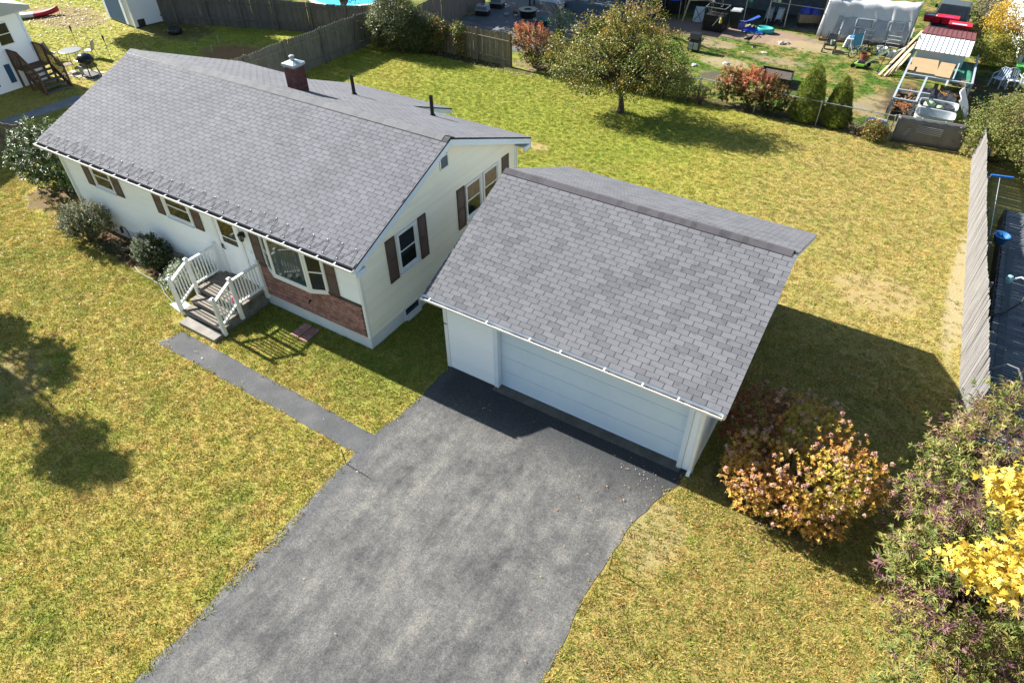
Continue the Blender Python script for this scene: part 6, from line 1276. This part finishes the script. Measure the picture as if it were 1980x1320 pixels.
for (s0, s1) in ((.40, .55), (.72, .90)):
    fr_ = MB()
    for (a, b) in (((s0, .45), (s1, .45)), ((s0, .95), (s1, .95)), ((s0, .45), (s0, .95)), ((s1, .45), (s1, .95))): p, q = Vector(low_pt(*a)), Vector(low_pt(*b)); d_ = Vector((0, -.04, 0)); fr_.beam(p+d_, q+d_, .045, .03)
    fr_.build('panel_frame', PALEP, tn)
for (x, y, h, lb) in ((7.25, 34.75, 1.0, 'left grey wire shelf standing before the white tent'), (8.75, 35.2, .75, 'right pale framed panel standing before the white tent')):
    t = thing('wire_shelf', lb, 'shelf', (x, y, 0))
    for u in (-.35, .35): mb = MB(); mb.tube([(x+u, y, 0), (x+u, y+.12, h)], .02, 5); mb.build('upright', SLATE, t)
    for k in range(4): mb = MB(); mb.tube([(x-.35, y+.03*k, h*(k+.6)/4), (x+.35, y+.03*k, h*(k+.6)/4)], .015, 5); mb.build('bar', PALEP if h < .8 else SLATE, t)
# heap of yard things
lg = thing('play_tub', 'pale plastic play tub with a sky blue top in front of the white tent', 'tub', (6.75, 34.4, 0)); mb = MB(); mb.hexa([(6.3, 34.0, .0), (7.15, 34.15, .0), (7.05, 34.8, .0), (6.25, 34.7, .0), (6.38, 34.15, .52), (7.1, 34.3, .52), (7.05, 34.85, .52), (6.4, 34.8, .52)]); mb.build('body', PALEP, lg, bevel=.05); mb = MB(); mb.hexa([(6.45, 34.25, .525), (7.02, 34.36, .525), (7.0, 34.78, .525), (6.48, 34.74, .525), (6.5, 34.32, .58), (6.98, 34.42, .58), (6.96, 34.72, .58), (6.52, 34.7, .58)]); mb.build('top', SKYB, lg, bevel=.03)
jc = thing('jogging_stroller', 'teal jogging stroller with spoked front wheel in the heap before the tent', 'stroller', (7.0, 33.2, 0)); mb = MB(); mb.hexa([(6.85, 33.3, .45), (7.35, 33.5, .45), (7.3, 33.9, .40), (6.8, 33.75, .40), (6.8, 33.75, .95), (7.3, 33.95, .95), (7.28, 34.05, .90), (6.78, 33.88, .90)]); mb.build('seat', plain('teal_cloth', (.02, .14, .20), .7), jc)
for (x, y, r_) in ((7.1, 32.6, .25), (6.75, 33.85, .22), (7.45, 34.0, .22)):
    mb = MB(); mb.tube([(x+r_*math.cos(t_)*.85, y+r_*math.cos(t_)*.5, r_+r_*math.sin(t_)) for t_ in [6.283*k/16 for k in range(16)]], .024, 5, closed=True); wh = mb.build('wheel', BLACKP, jc)
    mb = MB()
    for k in range(6): t_ = 6.283*k/6; mb.beam((x, y, r_), (x+r_*.95*math.cos(t_)*.85, y+r_*.95*math.cos(t_)*.5, r_+r_*.95*math.sin(t_)), .008)
    mb.build('spokes', STEEL, wh)
for u in (-.28, .28): mb = MB(); mb.tube([(7.1+u*.1, 32.6, .25), (7.05+u, 33.3, .45), (6.95+u, 34.1, 1.05)], .018, 5); mb.build('frame', STEEL, jc)
mb = MB(); mb.tube([(6.67, 34.1, 1.05), (6.95, 34.25, 1.1), (7.23, 34.1, 1.05)], .018, 5); mb.build('handlebar', BLACK, jc)
bk = thing('bicycle', 'dark bicycle lying tangled in the middle of the heap', 'bicycle', (8.0, 33.2, 0))
for (x, y) in ((7.7, 33.0), (8.55, 33.35)): mb = MB(); mb.tube([(x+.3*math.cos(t_), y+.12*math.cos(t_)+.1*math.sin(t_), .34+.3*math.sin(t_)) for t_ in [6.283*k/16 for k in range(16)]], .022, 5, closed=True); mb.build('wheel', BLACKP, bk)
for (a, b) in (((7.7, 33.0, .34), (8.0, 33.1, .75)), ((8.0, 33.1, .75), (8.5, 33.3, .7)), ((8.5, 33.3, .7), (8.55, 33.35, .34)), ((8.0, 33.1, .75), (8.15, 33.2, .3)), ((8.15, 33.2, .3), (8.5, 33.3, .7)), ((7.7, 33.0, .34), (8.15, 33.2, .3))): mb = MB(); mb.tube([a, b], .02, 5); mb.build('frame', BLACK, bk)
mb = MB(); mb.tube([(8.35, 33.05, .95), (8.55, 33.3, .95), (8.6, 33.55, .95)], .016, 5); mb.build('handlebar', STEEL, bk); mb = MB(); mb.hexa([(7.85, 33.0, .8), (8.12, 33.05, .8), (8.12, 33.2, .8), (7.85, 33.22, .8), (7.9, 33.05, .86), (8.1, 33.08, .86), (8.1, 33.16, .86), (7.9, 33.18, .86)]); mb.build('saddle', BLACKP, bk)
for i, (x, y, s, m, lb) in enumerate(((7.75, 32.5, .28, plain('rust', (.22, .08, .04), .8), 'rusty pot in front of the tangled bicycle'), (8.35, 34.0, .3, PALEP, 'white pail behind the tangled bicycle'), (8.9, 33.9, .24, GREYP, 'grey pail right of the white pail'), (9.2, 31.9, .16, BLUEP, 'small blue bucket beside the leaning boards'))):
    mb = MB(); mb.lathe([(s*.75, 0), (s, s*1.3), (s*.9, s*1.3), (s*.7, .03), (0, .03)], (x, y, 0), 14); solo(mb, 'bucket', m, lb, 'bucket')
mw = thing('lawn_mower', 'lime green push mower with long handle on the neighbour\'s grass', 'mower', (7.8, 31.3, 0)); mb = MB(); mb.hexa([(7.4, 31.0, .10), (8.05, 31.05, .10), (8.1, 31.5, .10), (7.45, 31.45, .10), (7.45, 31.05, .24), (8.0, 31.1, .24), (8.05, 31.45, .24), (7.5, 31.4, .24)]); mb.build('deck', LIMEP, mw, bevel=.03)
mb = MB(); mb.hexa([(7.55, 31.08, .245), (7.98, 31.12, .245), (8.0, 31.42, .245), (7.57, 31.38, .245), (7.62, 31.14, .38), (7.92, 31.18, .38), (7.94, 31.36, .38), (7.64, 31.32, .38)]); mb.build('motor_cover', BLACKP, mw, bevel=.03)
for (x, y) in ((7.45, 30.98), (8.1, 31.02), (7.5, 31.5), (8.15, 31.55)): mb = MB(); mb.tube([(x, y-.025, .12), (x, y+.025, .12)], .12, 14); mb.build('wheel', BLACK, mw)
for y in (31.1, 31.45): mb = MB(); mb.tube([(8.0, y, .25), (8.9, y+.55, .95)], .02, 5); mb.build('handle_bar', LIMEP if y > 31.3 else GREYP, mw)
mb = MB(); mb.tube([(8.9, 31.65, .95), (8.95, 31.8, 1.0), (8.9, 32.0, .95)], .02, 5); mb.build('grip', BLACKP, mw)
hd = thing('hand_truck', 'black hand truck standing beside the leaning boards', 'hand truck', (9.1, 31.0, 0))
for x in (8.75, 9.05): mb = MB(); mb.tube([(x-.02, 30.9, .13), (x+.02, 30.9, .13)], .13, 14); mb.build('wheel', BLACKP, hd); mb = MB(); mb.tube([(x, 30.95, .13), (x+.1, 31.25, 1.0)], .018, 5); mb.build('frame', BLACK, hd)
mb = MB(); mb.box(8.72, 9.08, 30.7, 30.92, .02, .04); mb.build('toe_plate', STEEL, hd)
dp = thing('leaning_panels', 'dark panel with a pale white panel leaning together by the red roofed shed', 'panels', (9.4, 32.3, 0))
for (dx, m) in ((0, PALEP), (.16, BLACKP), (.3, plain('dark_teal_panel', (.02, .14, .12), .5))): mb = MB(); mb.hexa([(9.0+dx*1.6, 31.9+dx, .0), (9.45+dx*1.6, 33.1+dx, .0), (9.5+dx*1.6, 33.1+dx, .0), (9.05+dx*1.6, 31.9+dx, .0), (9.25+dx*1.6, 31.9+dx, .95), (9.65+dx*1.6, 33.0+dx, .95), (9.7+dx*1.6, 33.0+dx, .95), (9.3+dx*1.6, 31.9+dx, .95)]); mb.build('panel', m, dp)
for i, (a, b, w) in enumerate((((8.88, 30.42, .03), (10.05, 33.2, 1.72), .12), ((9.14, 30.50, .03), (10.02, 32.0, 1.50), .09), ((9.26, 30.56, .03), (9.95, 31.6, 1.35), .09), ((9.45, 30.9, .03), (9.92, 31.7, .95), .10))):
    mb = MB(); mb.beam(a, b, w, .04); solo(mb, 'board', LUMBER, ('longest pale board leaning against the red roofed shed', 'second pale board, right beside the longest leaning one', 'third pale board leaning by the shed', 'short tan board, rightmost of the leaning boards')[i], 'board')
# low metal shed and pen
ms = thing('metal_shed', 'low metal shed with maroon and white seamed roof', 'shed', (11.25, 33, 0)); mb = MB(); mb.box(10.2, 12.4, 31.2, 35.0, 0, 1.36); mb.build('wall', mat('shed_metal', [(.52, .58, .64), (.62, .67, .72)], 2, .5), ms)
WR = mat('white_roof_metal', [(.72, .73, .74), (.8, .8, .8)], 2, .4)
for (ya, za, yb2, zb2, m) in ((31.0, 1.42, 32.45, 1.80, WR), (32.455, 1.80, 35.2, 1.44, MAROON)):
    for i in range(11):
        xa = 10.05+2.5*i/11; xb = xa+2.5/11-.008; mb = MB(); mb.hexa([(xa, ya, za), (xb, ya, za), (xb, yb2, zb2), (xa, yb2, zb2), (xa, ya, za+.02), (xb, ya, za+.02), (xb, yb2, zb2+.02), (xa, yb2, zb2+.02)]); mb.build('roof_panel', m, ms)
        mb = MB(); mb.hexa([(xb-.012, ya, za+.021), (xb+.008, ya, za+.021), (xb+.008, yb2, zb2+.021), (xb-.012, yb2, zb2+.021), (xb-.012, ya, za+.05), (xb+.008, ya, za+.05), (xb+.008, yb2, zb2+.05), (xb-.012, yb2, zb2+.05)]); mb.build('seam', m, ms)
mb = MB(); mb.beam((10.05, 32.45, 1.845), (12.55, 32.45, 1.845), .14, .04); mb.build('ridge', MAROON, ms)
tr_ = thing('trellis', 'small lattice standing left of the metal shed, shading its roof', 'trellis', (9.7, 32.2, 0))
for k in range(3): mb = MB(); mb.beam((9.62, 31.9+.2*k, 0), (9.62, 31.9+.2*k, 2.05), .03); mb.build('slat', PVC, tr_)
for k in range(3): mb = MB(); mb.beam((9.65, 31.85, 1.7+.15*k), (9.65, 32.4, 1.7+.15*k), .03); mb.build('slat', PVC, tr_)
pn = thing('animal_pen', 'low pen of white pipes roofed with plywood in front of the metal shed', 'pen', (11.5, 28, 0)); FR = plain('pen_grey', (.38, .43, .47), .5)
PH = 1.0
def pipe(a, b, w=.09, m=None): mb = MB(); mb.beam(a, b, w, .07); mb.build('rail', m or FR, pn)
pipe((10.12, 24.85, PH), (10.10, 30.9, PH)); pipe((10.12, 24.85, PH), (11.05, 24.85, PH)); pipe((10.1, 26.05, PH-.001), (11.5, 26.15, PH-.001)); pipe((11.07, 24.85, PH-.002), (11.1, 28.35, PH-.002)); pipe((10.1, 28.4, PH+.001), (13.05, 28.5, PH+.001), .11); pipe((13.05, 28.5, PH), (12.98, 33.0, PH), .08); pipe((12.2, 28.5, PH+.06), (12.25, 31.0, PH+.06), .06); pipe((12.0, 27.6, PH-.004), (12.02, 28.4, PH-.004))
for (x, y) in ((10.12, 24.85), (11.05, 24.85), (10.1, 26.7), (10.1, 28.4), (11.1, 28.4), (13.05, 28.5), (12.98, 31.5), (10.1, 30.8)): mb = MB(); mb.box(x-.04, x+.04, y-.04, y+.04, 0, PH-.04); mb.build('post', FR, pn)
for k in range(6): mb = MB(); mb.box(10.02, 10.06, 24.9+.62*k, 25.47+.62*k, .12, .52); mb.build('side_board', BLACKP if k < 3 else WOODD, pn)
for i, (x, y, w, d, z, a) in enumerate(((10.80, 29.75, 1.18, 2.2, 1.08, .05), (11.75, 29.55, .66, 2.2, 1.10, -.03), (10.28, 28.95, .30, .8, 1.14, 0))):
    c, s = math.cos(a), math.sin(a); poly = [(x+c*u-s*v, y+s*u+c*v) for u, v in ((-w/2, -d/2), (w/2, -d/2), (w/2, d/2), (-w/2, d/2))]; mb = MB(); mb.prism(poly, z, z+.018); solo(mb, 'plywood_sheet', PLY, ('wide plywood sheet lying on the pen beside the metal shed', 'narrow plywood sheet lying on the pen, right of the wide one', 'small plywood offcut on the left edge of the pen')[i], 'plywood')
NET = leafmat('green_netting', [(0, (.03, .20, .13)), (1, (.08, .30, .18))], .3, .6)
mb = MB(); mb.grid([[(12.15+.85*i/8, 28.6+3.6*j/10, .80+.05*math.sin(i*1.3+j)) for i in range(9)] for j in range(11)]); o = mb.build('netting', NET, pn, smooth=True); o.modifiers.new('s', 'SOLIDIFY').thickness = .008
mb = MB(); mb.grid([[(11.15+1.5*i/8, 26.0+2.3*j/8, .55+.05*math.sin(i*1.9+j*1.2)) for i in range(9)] for j in range(9)]); o = solo(mb, 'black_tarp', TARP, 'black tarp stretched over the pen behind the silver tubs', 'tarp'); o.modifiers.new('s', 'SOLIDIFY').thickness = .012
mb = MB(); mb.grid([[(12.72+.28*math.sin(j*.9+i*.5)*.3+.1*i, 26.0+2.4*j/10, 1.0-.95*(i/6)+.04*math.sin(j*2.)) for i in range(7)] for j in range(11)]); o = solo(mb, 'plastic_sheet', TENT, 'pale plastic sheet draped down the right side of the pen', 'sheet', smooth=True); o.modifiers.new('s', 'SOLIDIFY').thickness = .008
r = random.Random(31); mb = MB()
for i in range(46):
    x, y, z = r.uniform(10.2, 11.0), r.uniform(25.2, 28.1), r.uniform(.05, .5); a = r.uniform(0, 3.14); L = r.uniform(.1, .45); mb.beam((x, y, z), (x+L*math.cos(a), y+L*math.sin(a), z+r.uniform(-.1, .2)), r.uniform(.03, .1), .03)
tag(solo(mb, 'scrap_wood', mat('scrap', [(.13, .07, .04), (.25, .16, .10)], 6, .9, .2), 'brown scrap wood heaped inside the pen', 'scrap heap'), kind='stuff')
litter('pen_leaves', 'orange leaves lying on the pen netting and floor', [(10.5, 25.9, .25, .3, 110, .5, .8, .05, .4), (12.6, 28.9, .25, .3, 120, .55, .8, .05, .86), (12.4, 27.9, .3, .12, 80, .75, 1, .05, .55)], 8)
GALV = mat('pale_galvanised', [(.50, .55, .58), (.64, .68, .70)], 3, .35, .05, metal=.3)
def stock_tub(y, z, ht, lb):
    t = thing('tub', lb, 'tub', (12.0, y, z))
    def ring(s, zz, n=28): 
        out = []
        for k in range(n):
            a = 6.283*k/n; ca, sa = math.cos(a), math.sin(a); e = .35; out.append((12.0+.80*s*math.copysign(abs(ca)**e, ca), y+.50*s*math.copysign(abs(sa)**e, sa), z+zz))
        return out
    rings = [ring(.86, 0)]
    for k in range(5): rings += [ring(.89+.02*k, ht*(.1+.17*k)), ring(.94+.02*k, ht*(.14+.17*k)), ring(.91+.02*k, ht*(.22+.17*k))]
    rings += [ring(1.0, ht), ring(1.04, ht+.02), ring(.96, ht), ring(.84, .10)]
    mb = MB(); rr = [r_+[r_[0]] for r_ in rings]; mb.grid(rr); mb.add(ring(.86, 0), [tuple(range(28))]); mb.add(ring(.84, .10), [tuple(range(28))]); mb.build('body', GALV, t); return t
stock_tub(25.0, 0, .62, 'silver ribbed stock tub just behind the grey screen panel'); stock_tub(26.15, .02, .62, 'silver ribbed stock tub behind the first, holding pale green bags')
for (x, y, s, lb) in ((11.65, 26.1, .30, 'larger pale green bag in the rear silver tub'), (12.08, 26.05, .22, 'smaller pale green bag in the rear silver tub')): mb = MB(); mb.lathe([(s*.8, 0), (s, s*.6), (s*.8, s*1.2), (s*.4, s*1.5), (0, s*1.5)], (x, y, .30), 9, 1, .9); solo(mb, 'bag', PALEGREEN, lb, 'bag', smooth=True)
wc = thing('wheelbarrow', 'upturned blue and white wheelbarrow tray behind the yellow green shrub', 'wheelbarrow', (9.9, 23.1, 0)); mb = MB(); mb.hexa([(9.25, 22.85, .12), (10.35, 22.95, .12), (10.35, 23.6, .12), (9.25, 23.5, .12), (9.5, 23.05, .55), (10.3, 23.1, .55), (10.3, 23.45, .55), (9.5, 23.35, .55)]); mb.build('tray', mat('blue_steel', [(.16, .24, .40), (.5, .55, .6)], 3, .35), wc, bevel=.04)
for y in (22.95, 23.5): mb = MB(); mb.tube([(9.3, y, .05), (10.6, y, .35)], .02, 5); mb.build('handle', STEEL, wc)
# pickup truck with red bins
pk = thing('pickup_truck', 'black pickup truck parked at the top right with red bins in its bed', 'pickup truck', (11.1, 39.5, 0)); CARB = mat('black_car_paint', [(.012, .013, .016), (.02, .021, .025)], 1, .15, spec=.7)
x0, x1 = 10.15, 12.0
mb = MB(); mb.box(x0, x1, 36.3, 42.6, .42, .80); mb.build('chassis', BLACKP, pk)
mb = MB(); mb.extr([(38.35, .80), (42.5, .80), (42.5, 1.10), (40.9, 1.16), (40.35, 1.74), (38.9, 1.78), (38.4, 1.20)], 0, x0, x1); mb.v = [((v[0]-11.075)*(1-.16*max(0, v[2]-1.15)/.6)+11.075, v[1], v[2]) for v in mb.v]; cab = mb.build('cab', CARB, pk, bevel=.05)
mb = MB(); mb.hexa([(10.38, 38.40, 1.22), (11.77, 38.40, 1.22), (11.74, 38.44, 1.22), (10.41, 38.44, 1.22), (10.45, 38.80, 1.68), (11.70, 38.80, 1.68), (11.70, 38.86, 1.68), (10.45, 38.86, 1.68)]); mb.build('rear_window', GLASS, cab)
for (xa, sg) in ((10.16, 1), (11.99, -1)): mb = MB(); mb.hexa([(xa-.005, 38.6, 1.2), (xa+.02*sg, 38.6, 1.2), (xa+.02*sg, 40.6, 1.2), (xa-.005, 40.6, 1.2), (xa+.11*sg, 38.95, 1.66), (xa+.14*sg, 38.95, 1.66), (xa+.14*sg, 40.25, 1.66), (xa+.11*sg, 40.25, 1.66)]); mb.build('side_window', GLASS, cab)
for (xa, xb) in ((x0, x0+.08), (x1-.08, x1)): mb = MB(); mb.box(xa, xb, 36.3, 38.34, .805, 1.2); mb.build('bed_side', CARB, pk)
mb = MB(); mb.box(x0+.081, x1-.081, 36.3, 36.38, .805, 1.2); mb.build('tailgate', CARB, pk); mb = MB(); mb.box(x0-.14, x0-.005, 40.3, 40.5, 1.2, 1.38); mb.build('mirror', BLACKP, cab)
for (x, y) in ((x0+.05, 37.3), (x1-.05, 37.3), (x0+.05, 41.4), (x1-.05, 41.4)): mb = MB(); mb.tube([(x-.12, y, .38), (x+.12, y, .38)], .38, 18); wl_ = mb.build('wheel', BLACKP, pk); mb = MB(); mb.tube([(x-.125, y, .38), (x+.125, y, .38)], .20, 12); mb.build('rim', STEEL, wl_)
for (xa, xb, ya, yb2, z, lb, dec) in ((9.72, 10.62, 37.55, 38.2, 1.05, 'red bin with a white sheet, leftmost in the truck bed', PALEP), (10.66, 11.5, 37.45, 38.1, 1.08, 'red bin in the middle of the truck bed', PINKP), (11.1, 12.25, 36.6, 37.4, 1.0, 'red bin with a white lid, nearest the maroon roof', PALEP)):
    t = thing('red_bin', lb, 'bin', ((xa+xb)/2, (ya+yb2)/2, z)); mb = MB(); mb.hexa([(xa+.05, ya+.05, z), (xb-.05, ya+.05, z), (xb-.05, yb2-.05, z), (xa+.05, yb2-.05, z), (xa, ya, z+.32), (xb, ya, z+.32), (xb, yb2, z+.32), (xa, yb2, z+.32)]); mb.build('body', REDP, t)
    mb = MB(); mb.box(xa-.02, xb+.02, ya-.02, yb2+.02, z+.321, z+.36); mb.build('lid', REDP, t); mb = MB(); mb.box(xa+.15, xb-.25, ya+.08, ya+.28, z+.361, z+.37); mb.build('patch', dec, t)
# right hand yard: deck, pool things, chairs, green bin
dk = thing('dark_deck', 'dark deck of narrow boards with painted edge highlights beyond the stockade fence', 'deck', (16.4, 12, 0)); DKM = mat('dark_deck_board', [(.030, .036, .045), (.055, .062, .075)], 2, .6, .15, var=.15); DZ = .55
nb = 118
bm_ = MB(); bm_.box(-1.3, 1.3, -.042, .042, -.035, 0); bme = bm_.mesh('deck_board', DKM)
for i in range(nb): inst('deck_board', bme, dk, (16.55+RND.uniform(-.02, .02), 4.6+i*.108, DZ+RND.uniform(-.003, .003)))
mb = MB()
for i in range(nb): y = 4.6+(i+.5)*.108; mb.box(15.27, 17.83, y-.011, y+.011, DZ-.03, DZ-.004)  # strips carry the board edge highlights as pale colour
tag(mb.build('edge_highlights', mat('painted_highlight', (.42, .44, .46), 3, .5), dk), kind='stuff'); mb = MB(); mb.box(15.2, 15.28, 4.5, 17.4, 0, DZ-.05); mb.build('rim_board', BLACKP, dk)
for y in (7.0, 10.2, 13.5, 16.5): mb = MB(); mb.box(16.0, 16.5, y, y+.12, DZ+.004, DZ+.02); solo(mb, 'loose_board', BLACKP, 'loose black board on the dark deck, '+{7.0: 'nearest the steel handrails', 10.2: 'beside the black hose', 13.5: 'level with the blue bucket', 16.5: 'farthest one, level with the pool brush pole'}[y], 'board', group='loose black boards on the dark deck')
mb = MB(); mb.box(15.42, 15.62, 5.0, 14.5, DZ+.004, DZ+.012); solo(mb, 'deck_runner', plain('slate_runner', (.045, .06, .075), .6), 'dark strip running along the deck beside the stockade fence', 'runner')
sk = thing('pool_brush', 'blue pool brush on a pole propped inside the stockade fence', 'brush', (14.85, 16.5, 0)); mb = MB(); mb.tube([(14.75, 14.4, .9), (14.62, 17.6, 1.50)], .013, 6); mb.build('pole', STEEL, sk); mb = MB(); mb.beam((14.32, 17.62, 1.53), (15.02, 17.8, 1.53), .07, .06); mb.build('brush_head', plain('bright_blue', (.02, .16, .55), .4), sk)
mb = MB(); mb.lathe([(.17, 0), (.24, .26), (.26, .28), (.22, .27), (.15, .03), (0, .03)], (15.02, 14.0, .95), 16); pl = solo(mb, 'bucket', plain('bucket_blue', (.02, .14, .38), .4), 'blue bucket hanging inside the stockade fence', 'bucket', smooth=True)
ho = thing('pool_hose', 'black pool hose with a white curved fitting on the dark deck', 'hose', (15.4, 11, DZ)); mb = MB(); mb.tube([(15.15, 10.2, DZ+.03), (15.5, 10.5, DZ+.06), (15.85, 11.0, DZ+.25), (15.95, 11.5, DZ+.45), (15.9, 11.8, DZ+.5)], .03, 6); mb.build('hose', BLACKP, ho); mb = MB(); mb.tube([(15.95, 11.5, DZ+.45), (15.9, 11.85, DZ+.52), (15.7, 11.95, DZ+.5), (15.5, 11.85, DZ+.42)], .035, 6); mb.build('fitting', PALEP, ho); mb = MB(); mb.lathe([(.09, 0), (.11, .1), (.07, .22), (0, .24)], (15.42, 11.85, DZ+.3), 10); mb.build('valve', plain('aqua_valve', (.30, .55, .60), .4), ho)
la = thing('pool_ladder', 'pair of curved steel handrails on the dark deck behind the purple shrub', 'ladder', (15.6, 6.5, DZ))
for y in (6.35, 7.0): mb = MB(); mb.tube([(15.2, y, DZ+.5), (15.45, y, DZ+.78), (15.7, y-.04, DZ+.78), (15.86, y-.14, DZ+.6), (15.9, y-.4, DZ+.0)], .026, 7); mb.build('handrail', STEEL, la)
def plastic_chair(x, y, a, lb, m):
    t = thing('plastic_chair', lb, 'chair', (0, 0, 0)); mb = MB(); mb.box(-.24, .24, -.22, .22, .40, .44); mb.build('seat', m, t, bevel=.015)
    for k in range(5): u = -.20+.1*k; mb = MB(); mb.beam((u, .22, .44), (u*1.1, .34, .84-.02*abs(k-2)), .055, .02); mb.build('back_slat', m, t)
    mb = MB(); mb.tube([(-.25, .22, .44), (-.26, .33, .78), (-.12, .36, .88), (.12, .36, .88), (.26, .33, .78), (.25, .22, .44)], .02, 5); mb.build('backrest', m, t)
    for u in (-.25, .25):
        for v in (-.22, .24): mb = MB(); mb.beam((u*1.08, v*1.1, 0), (u, v, .42), .05); mb.build('leg', m, t)
        mb = MB(); mb.tube([(u*1.05, -.22, .42), (u*1.1, -.2, .63), (u*1.1, .26, .66)], .022, 5); mb.build('arm', m, t)
    t.location = (x, y, 0); t.rotation_euler = (0, 0, a); WL[t.name] = Vector((x, y, 0))
WCH = plain('white_resin', (.62, .66, .70), .4)
plastic_chair(14.25, 31.9, -.5, 'blue white resin chair in the shade, leftmost of the two near the green bin', plain('bluish_resin', (.40, .48, .60), .4)); plastic_chair(14.85, 32.0, .3, 'white resin chair with slatted back next to the bluish chair', WCH); plastic_chair(15.55, 31.9, .9, 'white resin chair cut by the right edge of the picture', WCH)
gb_ = thing('green_tote', 'bright green storage tote in front of the white vinyl fence', 'box', (15.25, 34.3, 0)); mb = MB(); mb.hexa([(14.95, 34.0, 0), (15.75, 34.1, 0), (15.75, 34.6, 0), (14.95, 34.5, 0), (14.9, 33.95, .50), (15.8, 34.05, .50), (15.8, 34.65, .50), (14.9, 34.55, .50)]); mb.build('body', GREENP, gb_); mb = MB(); mb.hexa([(14.87, 33.92, .505), (15.83, 34.02, .505), (15.83, 34.68, .505), (14.87, 34.58, .505), (14.92, 33.98, .56), (15.78, 34.08, .56), (15.78, 34.62, .56), (14.92, 34.52, .56)]); mb.build('lid', plain('lime_lid', (.12, .55, .10), .4), gb_)
# driveway markers
for (x, y, h, dx, lb) in ((2.2, -3.58, .56, -.05, 'thin driveway marker stick by the end of the walkway'), (8.98, -2.74, .55, .03, 'thin bent driveway marker stick on the right edge of the driveway')):
    mb = MB(); mb.tube([(x, y, -.05), (x+dx*.4, y, h*.5), (x+dx, y, h)], .011, 5); solo(mb, 'marker_stick', TWIG, lb, 'stake')
